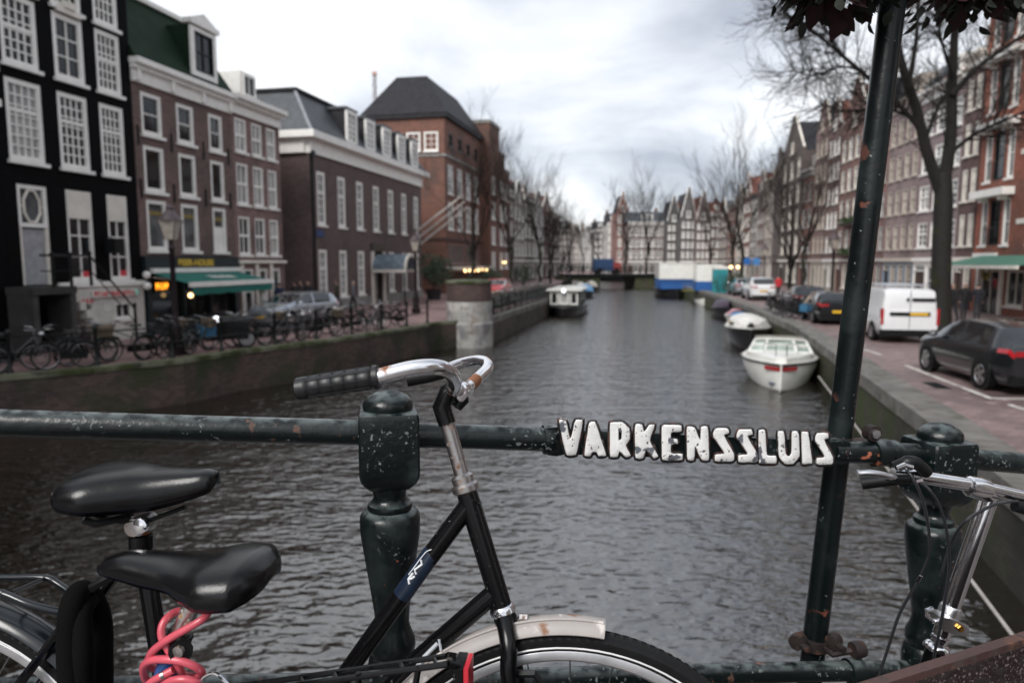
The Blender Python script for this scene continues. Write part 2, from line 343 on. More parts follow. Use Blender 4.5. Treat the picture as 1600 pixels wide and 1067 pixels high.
# little steel ladder of the mossy wall is out of view; marks on the right-hand street
PAINT = chipped('road_paint', (.62, .6, .56), [((.25, .2, .19), 5, .52, .66)], .7, bump=0, var=.1)
def strip(pts, wd, z):
    mb = MB()
    for a, b in zip(pts[:-1], pts[1:]):
        u = (b - a).normalized(); n = Vector((-u.y, u.x, 0)) * wd / 2
        a2, b2 = a - u * wd * .3, b + u * wd * .3
        mb.quad(a2 - n, b2 - n, b2 + n, a2 + n); [setattr(v, 'z', z) for v in mb.v[-4:]]; z += .001
    return mb
mk = [[(1416, 571), (1447, 583.5), (1548, 622.5), (1640, 624)], [(1577, 632.5), (1640, 652)], [(1350, 546), (1376, 554.5)], [(1328, 533), (1350, 541)]]
for i, l in enumerate(mk):
    tag(strip([G(x, y, ST) for x, y in l], .11, ST + .004 + i * .002).build('parking_line', PAINT, smooth=False), kind='structure')
o = thing('street_drain', 'dark iron drain grate in the brick street beside the white parking line', 'drain', G(1463, 602, ST + .004))
mb = MB(); mb.box(-.42, .42, -.16, .16, 0, .006); mb.build('frame', DARKM, o)
for i in range(7): MB().box(-.36 + i * .11, -.31 + i * .11, -.12, .12, .006, .012).build('bar', DARKM, o)
o.rotation_euler.z = R(80)
# ------------------------------------------------------------------ the bridge the camera stands on
RAILP = Plane((P(607, 672, 1.40).x, 1.40), (P(1465, 713, 1.65).x, 1.65))
ru, rn = RAILP.u, RAILP.n
DECKM = paving('deck_bricks', (.13, .11, .105), (.07, .06, .06))
mb = MB()
A = RAILP.l(-22, 0, .35); B = RAILP.l(6.6, 0, .35)
mb.obox((A + B) / 2 - rn * 3.4, ru, rn, 14.3, 3.4, DECK - .35, DECK); tag(mb.build('bridge_deck', DECKM, smooth=False), kind='structure')
o = thing('bridge_parapet_wall', 'dark brick side wall of the bridge under the green railing', 'bridge wall', RAILP.l(0, 0, .38))
mb = MB(); mb.obox((A + B) / 2 - rn * .06, ru, rn, 14.3, .06, 1.5, DECK - .36); mb.build('brick_face', QWALLR, o, world=True)
k = 0
for i in range(-9, 6):
    MB().obox(RAILP.l(i * 1.2, 0, .24), ru, rn, .594, .1, DECK + .002, DECK + .03).build('edge_stone', GREYST, o, world=True)
# ------------------------------------------------------------------ distant bridge across the canal
bd = thing('canal_bridge', 'low dark bridge crossing the far end of the canal', 'bridge', (17, 110, 0), R(6))
MB().box(-9.5, 9.5, -3.5, 3.5, 1.75, 2.15).build('deck', DARKM, bd)
mb = MB()
mb.box(1.2, 10, -3.2, 3.2, -1, 1.74); mb.build('abutment', QWALLR, bd)
MB().box(-10, -4.2, -3.2, 3.2, -1, 1.74).build('abutment', QWALLR, bd)
for yy in (-3.4, 3.4):
    mb = MB(); mb.tube([(-9.5, yy, 3.05), (9.5, yy, 3.05)], .05, 6); mb.tube([(-9.5, yy, 2.6), (9.5, yy, 2.6)], .04, 6); mb.build('rail', DARKM, bd)
    for i in range(11): MB().tube([(-9.4 + i * 1.88, yy, 2.15), (-9.4 + i * 1.88, yy, 3.15)], .07, 6).build('post', DARKM, bd)
# ------------------------------------------------------------------ round stone pier on the left quay corner
pier = thing('round_pier', 'round grey stone pier with dark brick rim standing in the water at the quay corner', 'pier', ROT_C)
rr = .5 * 71 / F * 33.3
PST = chipped('pier_stone', (.36, .35, .33), [((.20, .2, .21), 1.2, .48, .62), ((.2, .15, .12), 2.2, .55, .7), ((.5, .49, .47), 1.7, .56, .7)], .7, bump=.4, bs=8, vs=1)
MB().lathe([(rr * 1.04, -1), (rr * 1.04, 1.0), (rr * 1.05, 1.02), (rr * 1.05, 1.12), (rr, 1.16)], n=40).build('plinth', PST, pier)
for k in range(2):
    for j in range(12):
        a0, a1 = 2 * math.pi * (j + .5 * k) / 12 + .008, 2 * math.pi * (j + 1 + .5 * k) / 12 - .008
        ring = lambda r: [(r * math.cos(a0 + (a1 - a0) * i / 5), r * math.sin(a0 + (a1 - a0) * i / 5)) for i in range(6)]
        pg = ring(rr) + ring(rr - .12)[::-1]; z0, z1 = 1.17 + k * .47, 1.17 + k * .47 + .46
        MB().add([(x, y, z0) for x, y in pg] + [(x, y, z1) for x, y in pg], [tuple(range(12)), tuple(range(23, 11, -1))] + [(i, i + 12, (i + 1) % 12 + 12, (i + 1) % 12) for i in range(12)]).build('stone_block', PST, pier)
MB().lathe([(rr - .1, 1.0), (rr - .1, 2.1)], n=32).build('core', DARKM, pier)
MB().lathe([(rr * .985, 2.11), (rr * .985, 2.92)], n=40).build('brick_band', brick((.075, .045, .04), dirt=(.03, .025, .02)), pier)
MB().lathe([(rr * 1.03, 2.925), (rr * 1.04, 2.97), (rr * 1.02, 3.06), (rr * .6, 3.1), (0.0001, 3.1)], n=40).build('cap', COPEL, pier)
# ================================================================== buildings
WCACHE = {}
def window(par, x0, x1, z0, z1, fw=.10, nx=2, nz=2, glass=GLASS, frame=WHITE, sill=True, y=.02, cross=0, name='window'):
    w, h = x1 - x0, z1 - z0; key = (round(w, 3), round(h, 3), fw, nx, nz, cross, frame.name)
    if key not in WCACHE:
        mb = MB(); mb.box(0, w, 0, .12, 0, fw); mb.box(0, w, 0, .12, h - fw, h); mb.box(0, fw, 0, .12, fw, h - fw); mb.box(w - fw, w, 0, .12, fw, h - fw)
        t = .022
        for i in range(1, nx): x = fw + (w - 2 * fw) * i / nx; mb.box(x - t, x + t, .035, .085, fw, h - fw)
        for i in range(1, nz): z = fw + (h - 2 * fw) * i / nz; mb.box(fw, w - fw, .04, .08, z - t, z + t)
        if cross: z = fw + (h - 2 * fw) * cross; mb.box(fw, w - fw, .02, .1, z - .055, z + .055)
        g = MB().box(fw * .6, w - fw * .6, .088, .1, fw * .6, h - fw * .6)
        sl = MB().box(-.07, w + .07, -.12, .06, -.11, -.002)
        WCACHE[key] = (mb.mesh(name, frame, False), {}, sl.mesh('sill', frame, False), g)
    fm, gm, sm, g = WCACHE[key]
    if glass.name not in gm: gm[glass.name] = g.mesh('pane', glass, False)
    o = link(name, fm, par, (x0, y, z0)); link('pane', gm[glass.name], o)
    if sill: link('sill', sm, o)
    return o
def front(par, W, z0, z1, ops, mat, x0=0, y=0, dep=.2, name='front_wall'):
    xs = sorted({x0, x0 + W} | {v for q in ops for v in q[:2]}); zs = sorted({z0, z1} | {v for q in ops for v in q[2:4]})
    mb = MB()
    for a, b in zip(xs[:-1], xs[1:]):
        for c, d in zip(zs[:-1], zs[1:]):
            mx_, mz_ = (a + b) / 2, (c + d) / 2
            if any(q[0] < mx_ < q[1] and q[2] < mz_ < q[3] for q in ops): continue
            mb.quad((a, y, c), (b, y, c), (b, y, d), (a, y, d))
    for q in ops:
        a, b, c, d = q[:4]; e = y + dep
        mb.quad((a, y, c), (a, e, c), (a, e, d), (a, y, d)); mb.quad((b, e, c), (b, y, c), (b, y, d), (b, e, d))
        mb.quad((a, y, d), (a, e, d), (b, e, d), (b, y, d)); mb.quad((a, e, c), (a, y, c), (b, y, c), (b, e, c))
    X0, X1 = x0 + .004, x0 + W - .004
    mb.quad((X0, .25, z0), (X0, y, z0), (X0, y, z1), (X0, .25, z1)); mb.quad((X1, y, z0), (X1, .25, z0), (X1, .25, z1), (X1, y, z1))
    return mb.build(name, mat, par, smooth=False)
def body(par, W, D, z1, mat, x0=0, name='side_walls'):
    return MB().box(x0 + .012, x0 + W - .012, .21, D, -.3, z1 - .01).build(name, mat, par, smooth=False)
def house(name, label, p0, ang, group=None, cat='house'):
    return thing(name, label, cat, (p0[0], p0[1], ST), ang, group)
def cornice(par, W, z, h=.7, proj=.45, mat=WHITE, x0=0, brackets=0):
    mb = MB(); mb.box(x0 + .01, x0 + W - .01, -.1, .2, z, z + h * .55); mb.build('frieze', mat, par, smooth=False)
    MB().prism([(0, 0), (0, 0)], 0, 0) if 0 else None
    mb = MB(); mb.box(x0 - .03, x0 + W + .03, -proj * .6, .22, z + h * .55 + .002, z + h * .75); mb.box(x0 - .06, x0 + W + .06, -proj, .22, z + h * .75 + .002, z + h)
    o = mb.build('cornice', mat, par, smooth=False)
    for i in range(brackets):
        xx = x0 + .2 + (W - .4) * i / (brackets - 1); MB().box(xx - .08, xx + .08, -proj * .55, -.1, z + .05, z + h * .55).build('bracket', mat, par, smooth=False)
    return o
def rel(px, py, z):                          # height above the street of a photo row at depth z
    return (P(px, py, z).z) - ST
rw = random.Random(11)
# ------------------------------------------------------------------ left row: line through L0 heading u
LA = R(12.0); Lu = Vector((math.sin(LA), math.cos(LA), 0)); L0 = Vector((-13.5, 26, 0)); LANG = math.atan2(Lu.y, Lu.x)
def tL(px): k = (px - CX) / F; return (k * L0.y - L0.x) / (Lu.x - k * Lu.y)
def LP(t, off=0): v = L0 + Lu * t + Vector((-Lu.y, Lu.x, 0)) * off; return (v.x, v.y)
BLK = pm('black_brick', (.0045, .0045, .005), .7, var=.35, vs=8, bump=.25, bs=30, bd=.008, spec=.06)
# neighbour at the very left edge
nb = house('canal_house', 'near-black house with white stone ledges left of the black sash-windowed house', LP(tL(18) - 5.2), LANG)
front(nb, 5.19, 0, 15.5, [(.6, 1.6, 5.6, 7.8), (2.3, 3.3, 5.6, 7.8), (.6, 1.6, 1.2, 4), (2.3, 3.3, 9, 11)], BLK); body(nb, 5.19, 9, 15.5, BLK)
for q in [(.6, 1.6, 5.6, 7.8), (2.3, 3.3, 5.6, 7.8), (.6, 1.6, 1.2, 4), (2.3, 3.3, 9, 11)]: window(nb, *q, nx=2, nz=4)
for z in (7.05, 8.0):
    MB().box(3.6, 5.12, -.28, -.01, z, z + .2).build('stone_ledge', WHITE, nb); MB().box(3.9, 4.98, -.2, -.012, z - .26, z - .002).build('ledge_bracket', WHITE, nb)
# black house
W = -tL(18); b1 = house('canal_house', 'tall black brick house with white multi-pane sash windows and a white basement', LP(-W), LANG)
bays = [(.30, 1.55), (2.12, 3.32), (3.82, 4.92)]
rows = [(5.68, 8.02, 6), (8.42, 10.42, 5), (10.62, 12.9, 6), (13.4, 15.4, 5)]
ops = [(x0 + .0, x1, z0, z1) for x0, x1 in bays for z0, z1, _ in rows] + [(.45, 1.5, 2.0, 5.0), (2.2, 3.25, 2.12, 5.0), (3.9, 4.85, 2.12, 5.0)]
front(b1, W, 1.98, 16.5, ops, BLK); body(b1, W, 10, 16.5, BLK)
for bi, (x0, x1) in enumerate(bays):
    for ri, (z0, z1, n) in enumerate(rows):
        gl = (GLASS_L if (ri == 0 and bi == 0) else GLASS)
        if bi == 1 and ri == 1: window(b1, x0, x1, z0, z1, .17, 2, 3, gl, cross=0)
        else: window(b1, x0, x1, z0, z1, .15, 4, 7 if ri == 0 else 6, gl, cross=.64 if ri == 0 else .55)
MB().box(2.25, 3.2, -.12, -.01, 10.44, 10.6).build('lintel_ornament', CREAM, b1); MB().box(2.5, 2.95, -.16, -.012, 10.605, 10.82).build('keystone', CREAM, b1)
# ground floor: door with oval fanlight, two tall windows with blinds
d = window(b1, .45, 1.5, 3.75, 5.0, .12, 1, 1, GLASS_M, name='fanlight', sill=False)
pts = [(1.05 / 2 + .3 * math.cos(a), .03, .62 + .5 * math.sin(a)) for a in [2 * math.pi * i / 8 + .39 for i in range(8)]]
mb = MB(); mb.tube(pts, .045, 6, closed=True); mb.box(.5, .55, .03, .06, 1.1, 1.15); mb.box(.11, .24, .03, .06, .6, .65); mb.box(.81, .94, .03, .06, .6, .65); mb.build('oval_tracery', CREAM, d)
dr = MB().box(.55, 1.4, .1, .16, 2.02, 3.7).build('door', pm('grey_door', (.33, .33, .35), .5), b1); MB().ball((1.3, .07, 2.9), .035).build('door_knob', CHROME, dr)
mb = MB(); mb.box(.45, .549, .02, .14, 2.02, 3.745); mb.box(1.401, 1.5, .02, .14, 2.02, 3.745); mb.build('door_frame', CREAM, b1)
for x0, x1 in ((2.2, 3.25), (3.9, 4.85)):
    window(b1, x0, x1, 2.12, 5.0, .1, 2, 4, GLASS); MB().box(x0 + .06, x1 - .06, .005, .018, 4.1, 4.95).build('roller_blind', CREAM, b1, smooth=False)
    MB().box(x0 + .5, x0 + .95, .1, .105, 2.2, 2.42).build('red_poster', pm('red_print', (.6, .05, .07), .5), b1, smooth=False)
# white basement
BASE = pm('white_plaster', (.62, .6, .56), .7, var=.15, vs=2, bump=.3, bs=14, bd=.01)
front(b1, W - 1.6, -.2, 1.975, [(2.15, 2.9, -.19, 1.32), (3.95, 4.75, .75, 1.3)], BASE, x0=1.6, y=-.05, name='basement_wall')
MB().box(2.18, 2.87, .05, .1, -.1, 1.3).build('basement_door', pm('maroon_door', (.05, .015, .018), .5), b1, smooth=False)
window(b1, 3.95, 4.75, .75, 1.3, .07, 2, 1, GLASS, y=-.03)
MB().box(1.62, W + .03, -.14, -.052, 1.9, 2.06).build('ledge', WHITE, b1)
for r in range(5):
    for c in range(7):
        x = 1.68 + c * .5 + (r % 2) * .2; z = .05 + r * .32
        if 1.9 < x < 2.95 and z < 1.35 or x > 4.7 or (3.6 < x < 4.8 and .5 < z < 1.4): continue
        MB().box(x, x + .47, -.068, -.048, z, z + .3).build('plaster_block', BASE, b1, smooth=False)
rx = 2.95; mbt = MB(); rr_ = random.Random(5)
while rx < 4.8:                                            # faded red sign lettering too blurred to read: strokes of letter size
    wdt = rr_.choice((.07, .09, .11)); mbt.box(rx, rx + .03, -.165, -.15, 1.56, 1.74); mbt.box(rx + .035, rx + wdt, -.163, -.15, 1.56 + rr_.choice((0, .07, .13)), 1.61 + rr_.choice((0, .06, .12))); rx += wdt + .04 + (.1 if rr_.random() < .15 else 0)
sg = MB().box(2.9, 4.95, -.15, -.06, 1.52, 1.78).build('sign_board', BASE, b1); mbt.build('sign_lettering', pm('red_letters', (.62, .08, .09), .5), sg, smooth=False)
MB().lathe([(.11, 0), (.11, .03)], (4.88, -.15, 1.65), 16, axis=(0, -1, 0)).build('sign_badge', pm('mint', (.4, .7, .6), .5), sg)
mb = MB()
for i in range(6): mb.box(2.02 + i * .17, 2.1 + i * .17, -.07, -.055, 1.36, 1.5)
mb.build('striped_valance', pm('red_letters', (.6, .08, .09), .5), b1, smooth=False)
# stoop with iron railing
stp = MB(); stp.box(-.2, 1.35, -1.0, -.02, 1.76, 1.98); DST = pm('dark_stoop_stone', (.05, .048, .046), .7, var=.3, vs=2, bump=.3); stp.build('stoop_landing', DST, b1)
MB().box(1.15, 1.35, -.95, -.06, -.2, 1.75).build('stoop_side', DST, b1)
MB().box(-.2, .0, -.95, -.06, -.2, 1.75).build('stoop_side', DST, b1)
for i in range(7): MB().box(1.36 + i * .24, 1.6 + i * .24, -.85, -.3, 1.5 - i * .27, 1.74 - i * .27).build('step', BASE, b1)
mb = MB(); mb.tube([(-.2, -1.3, 2.9), (1.6, -1.3, 2.9), (3.45, -1.25, 1.15)], .035, 6); mb.tube([(-.2, -1.3, 2.45), (1.6, -1.3, 2.45), (3.45, -1.25, .7)], .02, 6); mb.build('stoop_handrail', DARKM, b1)
for x, z0, z1 in ((.2, 1.98, 2.95), (.85, 1.98, 2.95), (1.6, 1.98, 3.0), (3.45, -.1, 1.3)):
    mb = MB(); mb.tube([(x, -1.3 if x < 2 else -1.25, z0), (x, -1.3 if x < 2 else -1.25, z1)], .045, 8); mb.ball((x, -1.3 if x < 2 else -1.25, z1), .06); mb.build('baluster', DARKM, b1)
mb = MB(); mb.box(3.55, 3.95, -.55, -.1, 3.0, 3.5); mb.tube([(3.75, -.3, 3.5), (3.75, .02, 3.6)], .02, 6); mb.build('hanging_box_sign', DARKM, b1)
for x, z in ((W + .08, 3.4), (W + .2, 2.9)): pass
# ------------------------------------------------------------------ brown house with green mansard and cafe
W2 = tL(372); b2 = house('canal_house', 'brown brick cafe house with green mansard roof and white dormer', LP(0.02), LANG)
BR2 = brick((.15, .095, .085))
bays = [(.42, 1.52), (2.35, 3.4), (4.35, 5.3)]
rows = [(7.35, 8.85), (5.3, 6.95), (3.15, 5.0)]
ops = [(a, b, c, d) for a, b in bays for c, d in rows]
front(b2, W2 - .02, 2.94, 9.1, ops, BR2); body(b2, W2 - .02, 10, 9.1, BR2)
for ri, (c, d) in enumerate(rows):
    for bi, (a, b) in enumerate(bays):
        o_ = window(b2, a, b, c, d, .14, 1, 2 if ri == 0 else 1, GLASS if not (ri == 2) else GLASS_M)
        if ri == 2 and bi == 2: MB().box(.16, b - a - .16, .07, .084, .15, 1.05).build('half_curtain', WHITE, o_, smooth=False)
        if ri == 2: MB().box(.16, b - a - .16, .071, .0855, 1.3, 1.45).build('gold_lettering_band', pm('dull_gold', (.22, .16, .04), .5), o_, smooth=False)
for x in (.16, 1.95, 3.9, 5.6):
    for z in (6.9, 5.0): MB().box(x, x + .06, -.05, -.005, z, z + .7).build('wall_anchor', DARKM, b2, smooth=False)
cornice(b2, W2 - .02, 9.1, .8, .4, WHITE, brackets=4)
MB().loft([[(0, -.25, 9.91), (W2 - .02, -.25, 9.91), (W2 - .02, 9.5, 9.91), (0, 9.5, 9.91)], [(.05, 1.3, 12.6), (W2 - .9, 1.3, 12.6), (W2 - .9, 8, 12.6), (.05, 8, 12.6)]]).build('mansard_roof', GROOF, b2, smooth=False)
MB().box(0, W2 - .85, 1.15, 8.1, 12.6, 12.78).build('roof_edge', WHITE, b2)
dm = MB().box(3.3, 4.75, -.1, 1.5, 10.2, 12.05).build('dormer', GROOF, b2, smooth=False)
mb = MB(); mb.box(3.2, 3.42, -.2, -.105, 10.1, 12.0); mb.box(4.62, 4.84, -.2, -.105, 10.1, 12.0); mb.box(3.1, 4.95, -.3, .1, 12.06, 12.25); mb.box(3.42, 4.62, -.2, -.105, 11.85, 12.0); mb.box(3.42, 4.62, -.2, -.105, 10.1, 10.3)
mb.prism([(3.15, 12.255), (4.9, 12.255), (4.02, 12.62)], -.25, .05); mb.build('dormer_frame', WHITE, dm, smooth=False)
window(dm, 3.44, 4.6, 10.32, 11.84, .06, 2, 2, GLASS, DARKM, False, y=-.2)
sk = MB(); sk.box(0, .85, -.03, .03, 0, 1.1); sk = sk.build('skylight', WHITE, b2); sk.location = (.75, .25, 10.7); sk.rotation_euler = (R(-32), 0, 0)
MB().box(.12, .73, -.04, -.031, .12, .98).build('pane', GLASS_L, sk)
# cafe front
FASC = pm('fascia_green_black', (.012, .022, .026), .4)
MB().box(0.05, W2 - .05, -.14, .18, 2.45, 2.93).build('shop_fascia', FASC, b2)
t1 = link('shop_sign_lettering', text_mesh('BEER-HOUSE', .34, .01, pm('gold_letters', (.62, .42, .05), .5), .012), b2, (2.95, -.152, 2.68)); t1.rotation_euler = (R(90), 0, 0); t1.scale = (1.15, 1, 1)
mb = MB(); mb.box(.1, .35, -.1, .1, -.1, 2.44); mb.box(W2 - .35, W2 - .1, -.1, .1, -.1, 2.44); mb.box(.35, W2 - .35, 0, .1, -.1, .55); mb.box(2.2, 2.32, -.05, .1, .55, 2.44); mb.box(3.9, 4.02, -.05, .1, .55, 2.44); mb.build('shop_front', FASC, b2, smooth=False)
for a, b in ((.36, 2.19), (2.33, 3.89), (4.03, W2 - .36)): MB().box(a, b, .11, .13, .551, 2.44).build('shop_window', GLASS, b2, smooth=False)
ns = MB().box(.5, 1.3, -.1, -.04, 1.62, 2.0).build('neon_box', DARKM, b2)
mb = MB(); rr_ = random.Random(9); x = .56
for i in range(5): mb.box(x, x + .035, -.118, -.102, 1.68, 1.94); mb.box(x + .036, x + .11, -.117, -.102, 1.68 + rr_.choice((0, .1, .2)), 1.74 + rr_.choice((0, .1, .18))); x += .14
mb.build('neon_letters', NEON, ns, smooth=False)
lampb = MB().ball((2.0, -.5, 1.42), .1).build('globe_light', BULB, b2); MB().tube([(2.0, -.5, 1.5), (2.0, -.05, 2.3)], .012, 5).build('light_stem', DARKM, lampb)
# awning
AWN = pm('green_canvas', (.012, .15, .12), .75, var=.12, vs=4)
aw = MB(); nseg = 10; AY = -1.75
for i in range(nseg):
    x0, x1 = .3 + i * .545, .3 + (i + 1) * .545
    aw.add([(x0, -.16, 2.30), (x1, -.16, 2.30), (x1, AY, 1.92), (x0, AY, 1.92), (x0, -.16, 2.28), (x1, -.16, 2.28), (x1, AY, 1.90), (x0, AY, 1.90)], [(0, 1, 2, 3), (7, 6, 5, 4)])
awo = aw.build('awning', AWN, b2, smooth=False)
mb = MB()
for i in range(nseg): x0 = .3 + i * .545; mb.quad((x0, AY - .09, 1.8), (x0 + .545, AY - .09, 1.8), (x0 + .545, AY - .07, 1.5 + .03 * (i % 2)), (x0, AY - .07, 1.5 + .03 * ((i + 1) % 2)))
mb.build('valance', AWN, awo, smooth=False)
MB().box(.25, 5.8, AY - .14, AY + .02, 1.8, 1.98).build('front_bar', WHITE, awo); MB().box(.25, 5.8, -.3, -.15, 2.31, 2.48).build('awning_cassette', WHITE, awo)
mb = MB(); mb.tube([(.4, -.16, 2.15), (1.2, -.95, 2.0), (.45, AY, 1.86)], .03, 6); mb.tube([(5.6, -.16, 2.15), (4.8, -.95, 2.0), (5.6, AY, 1.86)], .03, 6); mb.build('folding_arms', WHITE, awo)
tx = link('awning_lettering', text_mesh('Heineken', .40, .004, WHITE, .014), awo, (3.35, -1.0, 2.135)); tx.rotation_euler = (R(13.4), 0, 0); tx.scale = (1, 1.5, 1)
MB().box(5.25, 5.5, AY + .1, AY + .3, -.05, 1.85).build('awning_post', CREAM, awo)
for x, z in ((.06, 2.25), (.06, 1.85)):
    MB().ball((x - .25, -.35, z), .14).build('round_wall_sign', WHITE, b2)
# ------------------------------------------------------------------ pink-brown narrow house
W3 = tL(445) - tL(372); b3 = house('canal_house', 'narrow pinkish brick house with white cornice between cafe and long brown building', LP(W2 + .01), LANG)
BR3 = brick((.21, .13, .12)); bays = [(.28, 1.18), (1.6, 2.45), (2.85, 3.65)]
rows = [(7.6, 9.05), (5.3, 7.1), (3.05, 4.75)]
front(b3, W3, 2.75, 9.2, [(a, b, c, d) for a, b in bays for c, d in rows], BR3); body(b3, W3, 10, 9.2, BR3)
for ri, (c, d) in enumerate(rows):
    for bi, (a, b) in enumerate(bays): window(b3, a, b, c, d, .1, 2, 2, (GLASS_L, GLASS_L, GLASS)[ri] if not (ri == 2 and bi == 2) else GLASS_L, cross=.5)
cornice(b3, W3, 9.2, .78, .5, WHITE)
MB().loft([[(0, 0, 9.99), (W3, 0, 9.99), (W3, 9, 9.99), (0, 9, 9.99)], [(0, 3.0, 11.3), (W3, 3, 11.3), (W3, 6, 11.3), (0, 6, 11.3)]]).build('roof', SLATE, b3, smooth=False)
dm = MB().box(2.0, 3.2, .7, 3, 10.3, 11.5).build('dormer', WHITE, b3, smooth=False); window(dm, 2.1, 3.1, 10.4, 11.4, .1, 2, 1, GLASS, y=.6)
front(b3, W3, -.2, 2.74, [(.5, 1.25, .3, 2.4), (1.75, 2.45, .0, 2.4), (2.85, 3.6, .3, 2.4)], BR3, y=-.04, name='ground_floor_wall')
for a, b, c in ((.5, 1.25, .3), (1.75, 2.45, 0), (2.85, 3.6, .3)): window(b3, a, b, c, 2.4, .1, 1, 2, GLASS, y=-.02, sill=c > 0)
for x in (.15, 1.38, 2.6): MB().box(x, x + .24, -.12, -.045, -.1, 2.65).build('pilaster', CREAM, b3)
MB().box(0, W3, -.2, -.045, 2.66, 2.8).build('string_course', CREAM, b3)
# ------------------------------------------------------------------ long brown building
t4 = tL(490); W4 = tL(660) - t4; b4 = house('municipal_building', 'long two-storey purple-brown brick building with white cornice and dormers', LP(t4), LANG, cat='building')
BR4 = brick((.115, .076, .072)); xs = [.75 + i * (W4 - 1.55) / 6.35 for i in range(7)]; ww = 1.0
rows = [(4.75, 7.65), (.7, 3.4)]
ops = [(x, x + ww, 4.75, 7.65) for x in xs] + [(x, x + ww, .7, 3.4) for i, x in enumerate(xs) if i != 3] + [(xs[3] - .3, xs[3] + 1.3, 0, 3.4)]
front(b4, W4, -.2, 8.5, ops, BR4, dep=.25); body(b4, W4, 14, 8.5, BR4)
for i, x in enumerate(xs):
    window(b4, x, x + ww, 4.75, 7.65, .18, 2, 6, GLASS_M, cross=.62)
    if i != 3: window(b4, x, x + ww, .7, 3.4, .18, 2, 6, GLASS_M, cross=.62)
fr = MB(); fr.box(-.06, W4 + .06, -.12, .22, 8.5, 9.25); fr.build('frieze', WHITE, b4, smooth=False)
fr = MB(); fr.box(-.18, -.05, .2, 14, 8.5, 9.25); fr.build('frieze', WHITE, b4, smooth=False)
MB().box(-.5, W4 + .5, -.55, 14.2, 9.26, 9.62).build('cornice', WHITE, b4, smooth=False)
MB().loft([[(-.25, -.3, 9.63), (W4 + .25, -.3, 9.63), (W4 + .25, 14, 9.63), (-.25, 14, 9.63)], [(1.1, 1.3, 12.0), (W4 - 1.1, 1.3, 12.0), (W4 - 1.1, 12.6, 12.0), (1.1, 12.6, 12.0)]]).build('mansard_roof', SLATE, b4, smooth=False)
MB().box(.95, W4 - .95, 1.15, 12.8, 12.0, 12.16).build('roof_edge', DSLATE, b4)
mb = MB(); mb.tube([(-.25, -.3, 9.65), (1.1, 1.3, 12.02)], .09, 6); mb.tube([(W4 + .25, -.3, 9.65), (W4 - 1.1, 1.3, 12.02)], .09, 6); mb.build('hip_flashing', pm('lead', (.25, .26, .28), .5), b4)
for i in range(5):
    x = 4.4 + i * 2.75; dm = MB().box(x, x + 1.45, -.05, 1.8, 9.7, 11.65).build('dormer', DSLATE, b4, smooth=False); MB().box(x - .1, x + 1.55, -.2, 1.9, 11.655, 11.8).build('dormer_roof', SLATE, dm)
    window(dm, x, x + 1.45, 9.7, 11.65, .2, 2, 5, GLASS_L, y=-.19)
mb = MB(); mb.tube([(.12, -.1, -.1), (.12, -.1, 8.6)], .075, 8); mb.box(-.02, .26, -.24, -.02, 8.3, 8.62); mb.build('downpipe', DARKM, b4)
MB().box(xs[3] - .6, xs[3] + 1.6, -.12, -.01, 3.42, 3.9).build('door_lintel', pm('dark_bronze', (.06, .045, .03), .6), b4)
mb = MB(); mb.box(xs[3] - .6, xs[3] - .31, -.14, -.01, -.1, 3.41); mb.box(xs[3] + 1.31, xs[3] + 1.6, -.14, -.01, -.1, 3.41); mb.build('door_surround', CREAM, b4)
dd = MB().box(xs[3] - .29, xs[3] + 1.29, .12, .2, -.1, 2.3).build('door', GLASS, b4); MB().box(xs[3] + .45, xs[3] + .55, .1, .119, -.1, 2.3).build('door_stile', CREAM, dd)
cx = xs[3] + .5; arc = [(cx + 1.15 * math.cos(a), 2.25 + 1.0 * math.sin(a)) for a in [math.pi * i / 12 for i in range(13)]]
arc2 = [(cx + 1.08 * math.cos(a), 2.25 + .93 * math.sin(a)) for a in [math.pi * i / 12 for i in range(13)]]
cn = MB().prism(arc + arc2[::-1], -2.3, -.14).build('barrel_canopy', pm('canopy_glass', (.16, .2, .24), .2, var=.4, vs=6), b4)
mb = MB()
rim = [(cx + 1.2 * math.cos(a), 2.25 + 1.05 * math.sin(a)) for a in [math.pi * i / 12 for i in range(13)]]; rim2 = [(cx + 1.0 * math.cos(a), 2.25 + .85 * math.sin(a)) for a in [math.pi * i / 12 for i in range(13)]]
mb.prism(rim + rim2[::-1], -2.42, -2.305); mb.box(cx - 1.2, cx - 1.0, -2.42, -.14, 2.05, 2.24); mb.box(cx + 1.0, cx + 1.2, -2.42, -.14, 2.05, 2.24); mb.build('canopy_rim', CREAM, cn, smooth=False)
for x in (cx - 1.1, cx + 1.1): MB().tube([(x, -2.3, -.1), (x, -2.3, 2.05)], .05, 8).build('canopy_post', DARKM, cn)
MB().box(.0, xs[3] - .65, -.08, -.012, -.15, .55).build('plinth', GREYST, b4); MB().box(xs[3] + 1.65, W4, -.08, -.012, -.15, .55).build('plinth', GREYST, b4)
MB().box(.5, 1.35, -.05, -.01, 4.1, 4.45).build('street_name_plate', pm('blue_enamel', (.02, .05, .16), .4), b4)
for k in range(3):                                          # flagpoles
    a = Vector((W4 - 1.6 + k * .5, -.1, 5.0 - k * .45)); bq = a + Vector((1.3, -3.3, 2.75))
    mb = MB(); mb.tube([a, bq], [.085, .06], 8); mb.ball(bq, .1); fp = mb.build('flagpole', pm('flagpole_white', (.55, .5, .46), .5), b4); MB().box(a.x - .12, a.x + .12, -.12, -.01, a.z - .2, a.z + .2).build('wall_socket', DARKM, fp)
